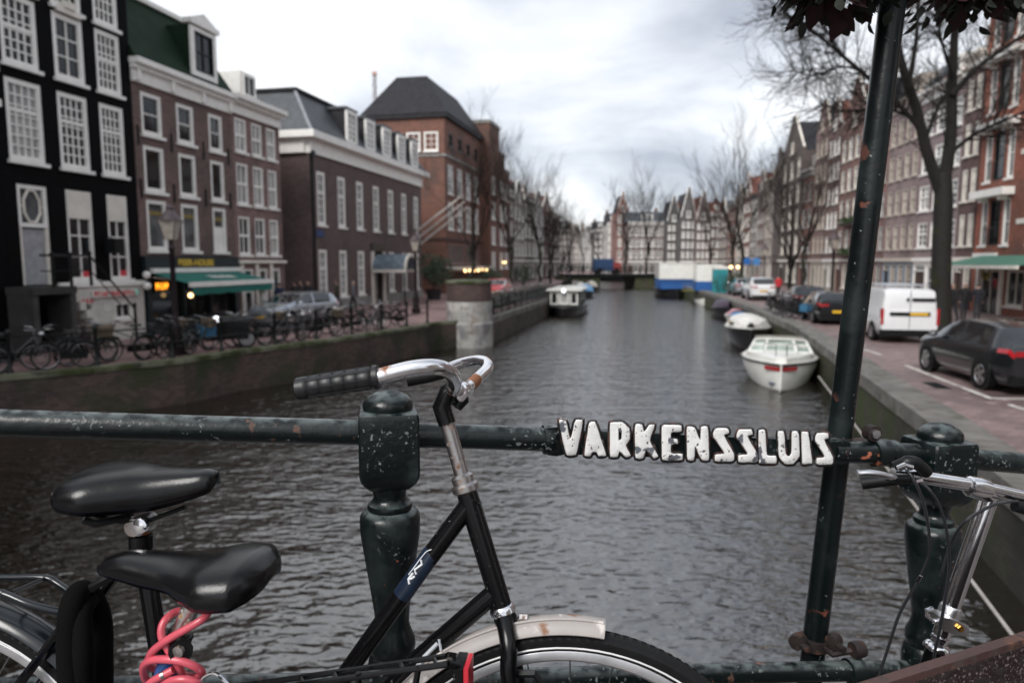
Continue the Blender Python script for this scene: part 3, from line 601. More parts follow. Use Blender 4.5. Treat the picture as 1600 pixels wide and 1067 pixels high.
# ------------------------------------------------------------------ red-brown brick block with hipped slate roof
t5 = tL(697); b5 = house('brick_building', 'tall red-brown brick building with steep dark hipped roof and stepped parapet', LP(t5), LANG, cat='building')
BR5 = brick((.17, .075, .052)); W5 = 19.5; H5 = 15.0
ops = []
for i in range(4): x = .9 + i * 2.9; ops += [(x, x + 2.1, 6.2, 8.5), (x, x + 2.1, 9.0, 11.2)] if 0 else [(x, x + 1.7, 5.6, 8.0), (x, x + 1.7, 8.7, 11.2)]
for i in range(4): x = 1.2 + i * 2.9; ops += [(x, x + 1.2, 12.8, 14.0)]
ops += [(1.0, 5.8, 2.6, 4.3), (6.5, 11.3, 2.6, 4.3), (.8, 5.6, .4, 1.9), (6.6, 11.3, .4, 1.9)]
front(b5, W5 - 7, -.2, H5, ops, BR5, dep=.3); body(b5, W5 - 7, 7.3, H5, BR5)
for q in ops:
    if q[3] > 11.5: window(b5, *q, .1, 2, 2, GLASS, DARKM)
    elif q[3] > 5: window(b5, *q, .12, 2, 3, GLASS_L, cross=.6)
    else: window(b5, *q, .1, 10, 1, GLASS_M, pm('frame_brown', (.25, .17, .15), .6))
MB().box(-.1, W5 - 7, -.12, 7.25, 11.75, 11.95).build('string_course', GREYST, b5); MB().box(-.1, W5 - 7, -.12, 7.25, 4.6, 4.8).build('string_course', pm('dark_course', (.05, .03, .025), .7), b5)
MB().box(-.25, W5 - 6.8, -.3, 7.6, H5, H5 + .35).build('eaves', DSLATE, b5)
MB().loft([[(-.3, -.35, H5 + .36), (W5 - 6.8, -.35, H5 + .36), (W5 - 6.8, 7.6, H5 + .36), (-.3, 7.6, H5 + .36)], [(2.0, 2.2, H5 + 4.0), (W5 - 8, 2.2, H5 + 4.0), (W5 - 8, 5.0, H5 + 4.0), (2.0, 5.0, H5 + 4.0)]]).build('hip_roof', DSLATE, b5, smooth=False)
# windows of the flank that faces the bridge
fl = link('flank_wall', MB().quad((-.015, 7.3, 0), (-.015, 0, 0), (-.015, 0, H5), (-.015, 7.3, H5)).mesh('flank_wall', BR5, False), b5)
for i in range(3):
    wd = window(b5, 0, 1.25, 0, 1.6, .14, 2, 3, GLASS_L, y=0); wd.location = (-.1, 5.0 - i * 1.6 , 12.2); wd.rotation_euler = (0, 0, R(-90))
# stepped tower part at the far end
for k, (x0, x1, h, y0) in enumerate(((W5 - 7, W5 - 2.5, 16.8, -.9), (W5 - 2.5, W5 + 1, 14.4, -.7), (W5 + 1, W5 + 4.5, 13.0, -.5))):
    MB().box(x0 + .01, x1 - .01, y0, 9, -.2, h).build('stair_tower' if k == 0 else 'end_block', BR5, b5, smooth=False); MB().box(x0 - .1, x1 + .1, y0 - .1, 9.1, h + .002, h + .35).build('parapet_cap', GREYST, b5)
    for r in range(4): window(b5, x0 + .9, x0 + 2.1, 2 + r * 2.6, 3.8 + r * 2.6, .12, 2, 3, GLASS_L, y=y0 - .1)
MB().box(-.3, W5 - 7, -1.3, -.05, 2.05, 2.3).build('shop_canopy', CREAM, b5)
for i in range(6): o_ = MB().ball((1.2 + i * 1.55, -1.42, 1.95), .13).build('canopy_bulb', BULB, b5)
for i in range(2): MB().ball((W5 - 1.5 + i * 1.0, -1.1, 2.7), .12).build('canopy_bulb', BULB, b5)
# ================================================================== right row and distant houses
def gable_poly(style, W, H):
    if style == 'neck': return [(0, 0), (W, 0), (W, .5), (W * .80, .9), (W * .72, 1.6), (W * .70, H * .82), (W * .62, H * .86), (W * .5, H), (W * .38, H * .86), (W * .30, H * .82), (W * .28, 1.6), (W * .20, .9), (0, .5)]
    if style == 'step':
        p = [(0, 0), (W, 0)]; k = 4
        for i in range(k): x = W * (1 - .5 * i / k); z0 = H * (i + 1) / (k + 1); p += [(x, z0), (W * (1 - .5 * (i + 1) / k) if i < k - 1 else W * .57, z0)]
        q = [(W - x, z) for x, z in p[2:]][::-1]; return p + [(W * .57, H), (W * .43, H)] + q
    if style == 'bell': return [(0, 0), (W, 0), (W * .98, .4), (W * .84, H * .45), (W * .74, H * .75), (W * .66, H * .9), (W * .5, H), (W * .34, H * .9), (W * .26, H * .75), (W * .16, H * .45), (W * .02, .4)]
    return [(0, 0), (W, 0), (W, .3), (W * .6, H * .88), (W * .58, H), (W * .42, H), (W * .4, H * .88), (0, .3)]
def rowhouse(label, p0, ang, W, H, colour, gable, bays, storeys, D=9, ground='shop', trim=WHITE, gmat=None, gh=3.0, roof=None, ww=None, nxz=(2, 3), glass=None, rnd=None, name='canal_house', group=None, gH=3.4, gcol=None, ground_mat=None):
    rnd = rnd or rw; h = house(name, label, p0, ang, group); mat = brick(colour) if isinstance(colour, tuple) else colour
    sh = (H - .35 - 3.1) / storeys; ww = ww or min(1.25, W / bays * .62); ops = []; wins = []
    for s_ in range(storeys):
        z0 = 3.1 + s_ * sh + .55; z1 = 3.1 + (s_ + 1) * sh - .2
        for b_ in range(bays):
            cx = W * (b_ + .5) / bays; ops.append((cx - ww / 2, cx + ww / 2, z0, z1)); wins.append(ops[-1])
    front(h, W, 2.9, H, ops, mat); body(h, W, D, H, mat)
    for q in wins: window(h, *q, .12, nxz[0], nxz[1], glass or rnd.choice((GLASS_M, GLASS_L, GLASS, GLASS_L)), trim, cross=.55)
    gm = ground_mat or mat
    go = [(W * (b_ + .5) / bays - ww * .58, W * (b_ + .5) / bays + ww * .58, .1 if b_ == 0 else .5, 2.55) for b_ in range(bays)]
    front(h, W, -.2, 2.88, go, gm, y=-.03, name='ground_floor_wall')
    for i, q in enumerate(go):
        if i == 0:
            dd = MB().box(q[0], q[1], .08, .14, q[2] - .15, 2.1).build('door', rnd.choice((BLACKP, WOODD, pm('green_door', (.015, .04, .03), .4))), h, smooth=False); MB().ball((q[1] - .12, .06, 1.1), .04).build('door_knob', CHROME, dd)
            window(h, q[0], q[1], 2.11, 2.55, .07, 1, 1, GLASS_M, trim, False, y=-.01, name='fanlight')
        else: window(h, *q, .09, 2, 2, rnd.choice((GLASS, GLASS_M)), trim, y=-.01)
    MB().box(-.02, W + .02, -.16, -.035, 2.75, 3.0).build('string_course', trim, h)
    rf = roof or rnd.choice((SLATE, DSLATE, REDTILE))
    if gable == 'cornice':
        cornice(h, W, H, .7, .45, trim)
        MB().loft([[(0, .1, H + .71), (W, .1, H + .71), (W, D, H + .71), (0, D, H + .71)], [(0.02, 2.4, H + 2.9), (W - .02, 2.4, H + 2.9), (W - .02, D - 1.5, H + 2.9), (.02, D - 1.5, H + 2.9)]]).build('roof', rf, h, smooth=False)
        dm = MB().box(W * .35, W * .65, .6, 2.6, H + .8, H + 2.3).build('dormer', trim, h, smooth=False); window(dm, W * .37, W * .63, H + .9, H + 2.2, .1, 2, 2, GLASS_M, trim, False, y=.5)
    else:
        pl = gable_poly(gable, W, gH); MB().prism([(x, z + H) for x, z in pl], 0, .28).build('gable', mat, h, smooth=False)
        mb = MB(); pts = [(x, .12, z + H + .02) for x, z in pl[2:]]; mb.tube(pts, .13, 6); mb.build('gable_coping', trim, h)
        window(h, W / 2 - .4, W / 2 + .4, H + .25, H + 1.5, .1, 2, 2, GLASS_M, trim, y=-.09, name='attic_window')
        MB().prism([(.05, H), (W - .05, H), (W * .5, H + gH * .86)], .285, D).build('roof', rf, h, smooth=False)
        MB().tube([(W / 2, -.9, H + gH * .72), (W / 2, .1, H + gH * .72)], .07, 6).build('hoist_beam', WOODD, h)
    mb = MB(); cxx = W * rnd.choice((.18, .82)); mb.box(cxx - .35, cxx + .35, D * .5, D * .5 + .6, H + .5, H + 3.6); mb.box(cxx - .22, cxx + .22, D * .5 + .1, D * .5 + .5, H + 3.602, H + 3.9); mb.build('chimney', brick((.16, .09, .07)), h, smooth=False)
    return h
RA = R(8.0); Rv = Vector((math.sin(RA), math.cos(RA), 0)); R0 = Vector((25.8, 40, 0)); RANG = math.atan2(-Rv.y, -Rv.x)
def tR(px): k = (px - CX) / F; return (k * R0.y - R0.x) / (Rv.x - k * Rv.y)
def RP(t): v = R0 + Rv * t; return (v.x, v.y)
BGREY = pm('blue_grey_paint', (.2, .25, .30), .6, var=.12)
CRM = pm('cream_render', (.52, .48, .42), .8, var=.12, vs=1)
# red building with white balconies (nearest on the right)
W6 = 9.0; b6 = house('canal_house', 'orange-red brick house with white stone balcony bands and green awning', RP(0), RANG)
b6.location = (*RP(0), ST)
BR6 = brick((.27, .085, .05)); rows6 = [(3.6, 6.0), (7.0, 9.5), (10.6, 13.0), (14, 16)]
bay6 = [(.55, 1.2), (1.45, 2.5), (2.75, 3.4), (5.2, 6.2), (6.8, 7.8)]
ops = [(a, b, c, d) for a, b in bay6 for c, d in rows6]
front(b6, W6, 2.7, 17.5, ops, BR6, dep=.35); body(b6, W6, 9, 17.5, BR6)
for c, d in rows6:
    for i, (a, b) in enumerate(bay6): window(b6, a, b, c, d, .1, 1 if i < 3 else 2, 2, GLASS if i == 1 else GLASS_M, WHITE if i != 1 else DARKM, sill=i != 1)
    MB().box(.3, 3.7, -.6, -.01, d + .12, d + .5).build('balcony_band', WHITE, b6); MB().box(.9, 1.15, -.4, -.012, d - .1, d + .118).build('balcony_bracket', WHITE, b6); MB().box(2.85, 3.1, -.4, -.012, d - .1, d + .118).build('balcony_bracket', WHITE, b6)
    mb = MB(); mb.tube([(1.4, -.3, c + .9), (2.55, -.3, c + .9)], .03, 6); [mb.tube([(1.42 + i * .14, -.3, c), (1.42 + i * .14, -.3, c + .9)], .012, 4) for i in range(9)]; mb.build('balcony_rail', DARKM, b6)
    MB().box(4.1, 4.9, -.05, -.008, c + 1.0, c + 1.25).build('stone_block', CREAM, b6)
front(b6, W6, -.2, 2.68, [(1.0, 2.9, -.1, 2.3), (3.6, 5.2, .5, 2.3), (5.8, 7.6, .5, 2.3)], BR6, y=-.03, name='ground_floor_wall')
for a, b, c in ((1.0, 2.9, -.1), (3.6, 5.2, .5), (5.8, 7.6, .5)): window(b6, a, b, c, 2.3, .1, 2, 1, GLASS, CREAM, y=-.01)
for x in (.75, 3.1): MB().box(x, x + .25, -.16, -.035, -.1, 2.6).build('pilaster', CREAM, b6)
sgn = MB().box(.2, 2.6, -.16, -.04, 2.75, 3.2).build('sign_board', WHITE, b6)
AW2 = pm('pale_green_canvas', (.07, .19, .14), .7, var=.15, vs=3)
aw = MB().add([(1.2, -.18, 3.05), (W6, -.18, 3.05), (W6, -2.3, 2.55), (1.2, -2.3, 2.55), (1.2, -.18, 3.02), (W6, -.18, 3.02), (W6, -2.3, 2.52), (1.2, -2.3, 2.52)], [(0, 1, 2, 3), (7, 6, 5, 4)]).build('awning', AW2, b6, smooth=False)
MB().box(.1, W6, -2.42, -2.28, 2.4, 2.56).build('front_bar', CREAM, aw)
mb = MB(); [mb.ball((2.0 + .32 * math.cos(a), -.25, 2.15 + .32 * math.sin(a)), .09, 6, 4) for a in [i * math.pi / 6 for i in range(12)]]; mb.build('door_wreath', pm('wreath', (.25, .2, .04), .7), b6)
# the rest of the row, from the red building into the distance: (near px, far px, height, ...)
specs = [
 (1514, 1488, 13.6, (.085, .05, .045), 'cornice', 2, 4, 'dark brown plain brick house squeezed beside the orange-red balcony house', {}),
 (1487, 1424, 12.9, (.20, .15, .15), 'cornice', 3, 4, 'mauve brick house with large white sash windows behind the big bare tree', {'ground_mat': WHITE, 'nxz': (2, 4), 'ww': 1.45}),
 (1423, 1376, 13.2, (.215, .16, .155), 'cornice', 4, 4, 'pale mauve brick house with paired windows and blue-grey shopfront', {'ground_mat': BGREY}),
 (1375, 1344, 13.4, (.20, .11, .095), 'neck', 3, 4, 'rose brick neck-gabled house half hidden by the leaning green pole', {'gH': 3.6}),
 (1343, 1303, 13.8, (.155, .085, .07), 'spout', 4, 4, 'brown brick warehouse with tall grouped windows and flower boxes', {'gH': 4.2, 'nxz': (1, 3), 'ww': 1.0}),
 (1302, 1284, 14.4, (.13, .08, .07), 'neck', 3, 5, 'slim dark brown house with white neck gable beside the warehouse', {'gH': 3.4, 'ground_mat': CRM}),
 (1283, 1264, 15.0, (.15, .095, .085), 'bell', 3, 5, 'tall brown house with ornate white bell gable and cream ground floor', {'gH': 3.2, 'ground_mat': CRM}),
 (1263, 1246, 11.5, (.16, .075, .06), 'cornice', 2, 3, 'lower red-brown house with orange door past the bell gable', {}),
 (1245, 1214, 14.6, (.075, .058, .05), 'spout', 3, 4, 'broad dark brown gabled house rising above its neighbours', {'gH': 4.4, 'roof': DSLATE}),
 (1213, 1203, 13.6, (.10, .075, .07), 'neck', 2, 4, 'narrow dark house with white window columns along the right quay', {'gH': 3.0}),
 (1202, 1190, 12.6, (.30, .27, .25), 'cornice', 3, 4, 'pale grey-white plastered house with many sash windows along the right quay', {'ground_mat': WHITE}),
 (1189, 1179, 12.2, (.15, .10, .09), 'bell', 3, 4, 'brown bell-gabled house with white trim further along the right quay', {'gH': 3.0}),
 (1178, 1168, 11.6, (.42, .40, .37), 'cornice', 3, 4, 'cream plastered house far along the right quay', {'ground_mat': CRM}),
 (1167, 1157, 12.2, (.17, .08, .06), 'step', 3, 4, 'red stepped-gable house far along the right quay', {'gH': 3.8}),
 (1156, 1146, 11.4, (.44, .42, .39), 'spout', 3, 4, 'off-white spout-gabled house far along the right quay', {'gH': 3.6}),
 (1145, 1133, 11.8, (.16, .07, .05), 'cornice', 3, 4, 'far red-brick house with red tiled roof on the right quay', {'roof': REDTILE}),
 (1132, 1119, 11.0, (.11, .085, .08), 'neck', 3, 4, 'farthest dark neck-gabled house of the right quay row', {'gH': 3.4}),
]
specs = [(q[0], q[1], q[2], tuple(c * 1.3 for c in q[3])) + q[4:] for q in specs]
TR = [WHITE, CREAM, pm('grey_trim', (.42, .41, .39), .6), pm('stone_trim', (.5, .44, .38), .7), pm('dark_trim', (.10, .09, .085), .6)]
for k_, (a, b, H, col, gb, bays, sto, lab, kw) in enumerate(specs):
    kw.setdefault('trim', TR[(k_ * 3 + 1) % 4] if k_ not in (9, 12) else TR[4]); kw.setdefault('nxz', ((2, 3), (1, 2), (2, 2))[k_ % 3])
    t0, t1 = tR(a), tR(b); rowhouse(lab, RP(t1), RANG, t1 - t0 - .015, H, col, gb, bays, sto, **kw)
fb = [o for o in bpy.data.objects if o.get('label', '').startswith('brown brick warehouse')][0]
LEAFM = pm('box_leaves', (.03, .06, .015), .6, var=.5, vs=9)
def leafball(mb, c, r, n, s, rnd, sz=1):
    for _ in range(n):
        d = Vector((rnd.gauss(0, 1), rnd.gauss(0, 1), rnd.gauss(0, 1))).normalized() * (r * rnd.uniform(.45, 1) ** .5); d.z *= sz
        p = Vector(c) + d; u = Vector((rnd.gauss(0, 1), rnd.gauss(0, 1), rnd.gauss(0, 1))).normalized(); v = u.orthogonal().normalized(); q = s * rnd.uniform(.6, 1.3)
        mb.add([p - u * q, p + v * q * .55, p + u * q, p - v * q * .55], [(0, 1, 2, 3)])
for zz_ in (5.9, 3.3):
    mb = MB(); rnd = random.Random(4)
    for i in range(9): leafball(mb, (2.2 + i * .45, -.35, zz_ + .3), .32, 60, .08, rnd)
    bx = MB().box(1.9, 6.1, -.5, -.13, zz_ - .1, zz_ + .18).build('flower_box', WOODD, fb); mb.build('box_plants', LEAFM, bx, smooth=False)
# ---- centre of the distance: houses facing down the canal (left to right), wide view z 125..215
def facing(label, px0, px1, z, toppy, colour, gable, bays, sto, tilt=0, **kw):
    x0, x1 = (px0 - CX) / F * z, (px1 - CX) / F * z; H = (P(px0, toppy, z).z) - ST
    rowhouse(label, (x0, z), R(tilt), (x1 - x0), H, colour, gable, bays, sto, D=9, **kw)
far = [
 ('far white house with dark roof left of the red gable', 948, 961.5, 172, 352, (.50, .49, .46), 'cornice', 3, 4, {'roof': DSLATE}),
 ('far tall red-brick house with pointed gable behind a thin tree', 962, 979.5, 160, 332, (.22, .075, .05), 'step', 2, 4, {'gH': 4.6, 'roof': DSLATE}),
 ('far wide brown building with grey mansard roof and regular white windows', 980, 1039, 152, 352, (.13, .085, .075), 'cornice', 7, 3, {'roof': SLATE, 'nxz': (1, 2)}),
 ('far black-fronted house with white-edged pointed gable', 1040, 1060, 148, 348, (.03, .027, .026), 'spout', 3, 4, {'gH': 5.4, 'roof': DSLATE}),
 ('far charcoal house with steep white-trimmed gable beside the container boat', 1061, 1084, 144, 342, (.045, .038, .036), 'spout', 3, 4, {'gH': 6.2, 'roof': DSLATE}),
 ('far brown gabled house behind the container boat', 1085, 1106, 142, 345, (.10, .065, .055), 'spout', 3, 4, {'gH': 5.8, 'roof': REDTILE}),
 ('far red-roofed brown house where the right row begins to bend', 1107, 1128, 141, 338, (.12, .06, .05), 'cornice', 3, 4, {'roof': REDTILE}),
 ('distant grey house closing the canal', 927, 947.5, 205, 362, (.10, .09, .09), 'cornice', 3, 4, {'roof': DSLATE}),
 ('distant white-fronted house closing the canal between bare trees', 908, 926.5, 212, 368, (.46, .46, .46), 'neck', 3, 4, {'gH': 3}),
 ('distant pale pink house closing the canal', 890, 907.5, 216, 366, (.36, .30, .28), 'bell', 3, 4, {'gH': 3}),
 ('distant brown house behind the left bank trees with twin chimneys', 872, 889.5, 214, 362, (.17, .13, .12), 'cornice', 3, 4, {'roof': DSLATE}),
 ('distant rose house behind the left bank trees', 850, 871.5, 200, 364, (.22, .15, .14), 'neck', 3, 4, {'gH': 3}),
]
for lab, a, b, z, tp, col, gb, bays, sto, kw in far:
    col = tuple(c * .8 + .06 for c in col); facing(lab, a, b, z, tp, col, gb, bays, sto, **kw)  # far fronts lifted towards grey: haze put into the brick colour
# left bank beyond the brick block
tq = t5 + W5 + 5.2
for i, (wd, H, col, gb, lab) in enumerate([(8, 11, (.12, .07, .06), 'cornice', 'dark red house just beyond the stepped brick building on the left bank'), (7, 10.5, (.30, .26, .24), 'neck', 'grey-beige neck-gabled house on the left bank behind bare trees'), (8, 11.5, (.13, .09, .08), 'cornice', 'brown corniced house on the left bank behind bare trees'), (7, 10.6, (.4, .38, .36), 'bell', 'off-white bell-gabled house on the left bank behind bare trees'), (9, 11, (.17, .09, .07), 'step', 'rust stepped-gable house on the left bank behind bare trees'), (9, 10.4, (.11, .08, .075), 'cornice', 'last dark house of the left bank row')]):
    rowhouse(lab, LP(tq, .8), LANG + R(-.5 * i), wd - .02, H, col, gb, 3, 3, gH=3.2); tq += wd
# the canal goes on behind the camera: simple houses on both banks
ks_ = [('ochre', (.22, .15, .08)), ('plum', (.12, .07, .08)), ('brick-red', (.18, .07, .055)), ('umber', (.10, .07, .055)), ('sand', (.33, .28, .22)), ('charcoal', (.05, .045, .045)), ('rose', (.22, .12, .11))]
for i, (nm, col) in enumerate(ks_):
    rowhouse(nm + ' brick house on the left bank behind the bridge', LP(-W - 12.2 - 8.2 * i - (7 if i > 2 else 0)), LANG, 6.98, 14 + (i * 37 % 5) * .6, col, ('cornice', 'neck', 'spout')[i % 3], 2, 3)
    rowhouse(nm + ' brick house on the right bank behind the bridge', RP(-W6 - 8.0 * i - .03 - (6 if i > 3 else 0)), RANG, 7.9, 14 + (i * 23 % 5) * .6, col, ('bell', 'cornice', 'step')[i % 3], 2, 3)
# roofline behind the left row: radio mast
o = thing('radio_mast', 'thin lattice mast with a red tip rising behind the brown building', 'mast', (*LP(tL(640), 16), ST))
o.location = P(589, 300, 70); o.location.z = ST
mb = MB(); hh = P(589, 118, 70).z - ST
for dx, dy in ((-.3, -.2), (.3, -.2), (0, .3)): mb.tube([(dx, dy, 0), (dx * .4, dy * .4, hh)], .05, 5)
for i in range(20): z = i * hh / 20; mb.tube([(-.25, -.15, z), (.25, -.15, z + hh / 20)], .03, 4)
mb.build('lattice', pm('mast_grey', (.3, .28, .28), .5), o); MB().box(-.2, .2, -.18, .18, hh, hh + .3).build('tip', pm('mast_red', (.5, .3, .24), .5), o)
# ================================================================== bare winter trees
BARK = pm('bark', (.011, .009, .008), .95, var=.4, vs=5, bump=.6, bs=22, bd=.02)
BARKL = pm('far_bark', (.020, .0165, .0145), .95, var=.35, vs=5, spec=.1)  # paler than the other barks: distance haze put into the colour
BARKM = chipped('mossy_bark', (.010, .0085, .007), [((.022, .028, .006), 2.2, .55, .7)], .8, bump=.6, bs=20, vs=6)
def grow(mb, p, d, L, r, lev, rnd, maxlev, up=.25, spread=.6):
    n = 4 if lev < 3 else 3; pts = [p.copy()]; q = p.copy(); dd = d.copy()
    for i in range(n):
        dd = (dd + Vector((rnd.gauss(0, .12), rnd.gauss(0, .12), rnd.gauss(0, .08) + up * .12))).normalized(); q = q + dd * (L / n); pts.append(q.copy())
    rs = [r * (1 - .55 * i / n) for i in range(n + 1)]
    mb.tube(pts, rs, 6 if lev < 2 else (4 if lev < 3 else 3), cap=False)
    if lev >= maxlev: return
    k = rnd.choice((3, 4)) if lev < 3 else rnd.choice((3, 4, 5))
    for i in range(k):
        f = .3 + .7 * (i + rnd.random() * .6) / k; j = min(n - 1, int(f * n)); b = pts[j].lerp(pts[j + 1], min(1, f * n - j))
        ax = dd.orthogonal().normalized(); ax.rotate(Matrix.Rotation(rnd.uniform(0, 6.28), 3, dd)); nd = (dd * (1 - spread * .55) + ax * spread * rnd.uniform(.7, 1.25) + Vector((0, 0, up))).normalized()
        grow(mb, b, nd, L * rnd.uniform(.55, .78), max(r * .36, .0055), lev + 1, rnd, maxlev, up, spread)
def tree_proto(seed, H, r, maxlev=5, up=.4, spread=.5):
    rnd = random.Random(seed); t = MB(); tops = []; th = H * .34
    pts = [Vector((rnd.gauss(0, .05) * i, rnd.gauss(0, .05) * i, th * i / 5 - (.3 if i == 0 else 0))) for i in range(6)]
    t.tube(pts, [r * 1.25, r, r * .93, r * .88, r * .82, r * .76], 9)
    cr = MB()
    for i in range(5):
        a = i * 1.257 + rnd.uniform(-.3, .3); d = Vector((math.cos(a) * .42, math.sin(a) * .42, 1)).normalized(); grow(cr, pts[-1] - Vector((0, 0, rnd.uniform(0, th * .35))), d, H * .32, r * .4, 1, rnd, maxlev, up, spread)
    grow(cr, pts[-1], Vector((0, 0, 1)), H * .38, r * .62, 1, rnd, maxlev, up, spread)
    return t.mesh('trunk', BARKM), cr.mesh('crown', BARKL)
protos = [tree_proto(3, 12, .15), tree_proto(8, 12, .15), tree_proto(21, 12, .16)]
def tree(label, x, y, z0, H, rz, k, group='bare canal trees', wide=1.0):
    o = thing('bare_tree', label, 'tree', (x, y, z0), rz, group); o.scale = (H / 12 * wide, H / 12 * wide, H / 12)
    link('trunk', protos[k][0], o); link('crown', protos[k][1], o)
tl = [('thin bare tree with green mossy trunk in front of the brick building', -2.75, 47, 12.2, .3, 0), ('slender bare tree beside the red-and-white van on the left bank', -.1, 62, 13.4, 1.3, 1), ('bare tree on the left bank behind the tour boat', 3.0, 77, 13.4, 2.2, 2), ('bare tree on the left bank near the blue covered boat', 5.0, 92, 11.5, .8, 0), ('bare tree at the left end of the far bridge', 7.6, 108, 11, 3.1, 1),
      ('thin bare tree in front of the red pointed gable', 18.0, 113.5, 15.5, .4, 2), ('sturdy dark bare tree beside the far wide brown building', 22.3, 118, 17.5, 1.9, 1),
      ('bare tree between container boat and right bank cars', 27.2, 97, 13.8, 2.7, 0), ('tall bare tree behind the silver cars on the right bank', 22.8, 71, 16.0, .2, 1), ('bare tree beside the blue road signs on the right bank', 26.4, 86, 14.0, 1.0, 2), ('dark bare tree among the bicycles on the right bank', 15.8, 40.5, 9.5, 4.1, 0), ('bare tree standing before the broad dark gabled house', 24.5, 60, 12.5, 5.2, 2),
      ('distant bare tree before the grey houses closing the canal', 19.5, 160, 13, 3.3, 0), ('distant bare tree before the white-fronted house', 17.5, 175, 13, 2.3, 2), ('bare tree deep on the left bank by the last dark house', 10, 125, 12, 4.4, 2), ('bare tree deep on the left bank by the rust gable', 6.2, 120, 12.5, 5, 0)]
for lab, x, y, H, rz, k in tl: tree(lab, x, y, ST, H, rz, k)
# the big tree on the right, limbs measured from the photograph at its own distance
TZ = 28.5; tb = G(1470, 516, ST); TZ = tb.y
big = thing('bare_tree', 'large dark bare tree with mossy forked trunk behind the white van', 'tree', tb)
q = lambda px, py, dz=0: P(px, py, TZ + dz)
mb = MB(); mb.tube(smooth_path([Vector((tb.x, tb.y, ST - .3)), q(1470, 480), q(1471, 400), q(1473, 340), q(1474, 300), q(1472, 270)], 4), [.44, .42, .4, .39, .38, .37, .36, .36, .35, .35, .35, .34, .34, .34, .34, .33, .33, .33, .32, .32, .3], 10)
mb.build('trunk', BARKM, big, world=True)
limbs = [([(1470, 300), (1448, 235), (1432, 170), (1412, 110), (1398, 40), (1392, -70)], .24, 0), ([(1474, 290), (1486, 215), (1488, 130), (1492, 50), (1500, -90)], .26, .5), ([(1440, 205), (1405, 165), (1360, 125), (1310, 82), (1265, 45), (1225, 20)], .10, -.8), ([(1485, 240), (1520, 212), (1565, 190), (1640, 160)], .09, -1.2), ([(1487, 150), (1525, 108), (1570, 75), (1640, 30)], .12, .6), ([(1445, 225), (1460, 180), (1482, 140)], .09, 1.0), ([(1420, 135), (1432, 60), (1436, -20), (1450, -90)], .10, 1.2), ([(1436, 190), (1400, 175), (1368, 168), (1330, 175), (1285, 165)], .05, 1.5), ([(1400, 60), (1370, 10), (1330, -40)], .08, -.6), ([(1489, 120), (1470, 60), (1462, 0)], .07, -1.4), ([(1340, 108), (1310, 105), (1275, 118), (1240, 110)], .04, -1.0), ([(1310, 80), (1290, 45), (1250, 8)], .04, -1.3)]
cr = MB(); rnd = random.Random(14)
for pts, r0, dz in limbs:
    w3 = [q(x, y, dz * i / max(1, len(pts) - 1)) for i, (x, y) in enumerate(pts)]; sm = smooth_path(w3, 4); k = len(sm); cr.tube(sm, [r0 * (1 - .6 * i / k) for i in range(k)], 7)
    for i in range(3, k):
        for _ in range(1 if r0 > .15 else 4):
            d = (sm[i] - sm[i - 1]).normalized(); ax = d.orthogonal(); ax.rotate(Matrix.Rotation(rnd.uniform(0, 6.28), 3, d))
            grow(cr, sm[i], (d * .7 + ax * .8 + Vector((0, 0, .15))).normalized(), rnd.uniform(1.0, 1.9), .028, 3, rnd, 5, .12, .6)
cr.build('crown', BARK, big, world=True)
# evergreen shrubs
def shrub(label, loc, r, h, n=900, potted=False, rnd=random.Random(6), mat=None):
    o = thing('evergreen_shrub', label, 'shrub', loc); mb = MB()
    for i in range(7): leafball(mb, (rnd.gauss(0, r * .4), rnd.gauss(0, r * .4), h * rnd.uniform(.35, .8)), r * .62, n // 7, .1, rnd, 1.0)
    mb.build('foliage', mat or pm('shrub_leaves', (.025, .045, .02), .6, var=.6, vs=5), o, smooth=False); MB().tube([(0, 0, -.05), (.02, .03, h * .5)], [.07, .04], 6).build('stem', BARK, o)
    if potted: MB().lathe([(.45, -.02), (.6, .7), (.62, .75), (.5, .75), (.48, .6), (.0001, .6)], n=16).build('pot', pm('black_pot', (.02, .02, .022), .5), o)
shrub('round dark evergreen shrub in a black tub beside the long brown building', P(678, 470, 52).xy.to_3d() + Vector((0, 0, ST)), 1.5, 3.4, 1600, True)
shrub('low dark hedge clump beside the silver cars on the right bank', P(1147, 455, 62).xy.to_3d() + Vector((0, 0, ST)), 1.3, 1.6, 900)
shrub('dark shrub below the brick building wall past the round pier', P(770, 470, 66).xy.to_3d() + Vector((0, 0, ST)), 1.2, 2.4, 900)
shrub('dark shrub behind the bare tree at the brick building corner', P(818, 450, 78).xy.to_3d() + Vector((0, 0, ST)), 1.6, 2.8, 900)
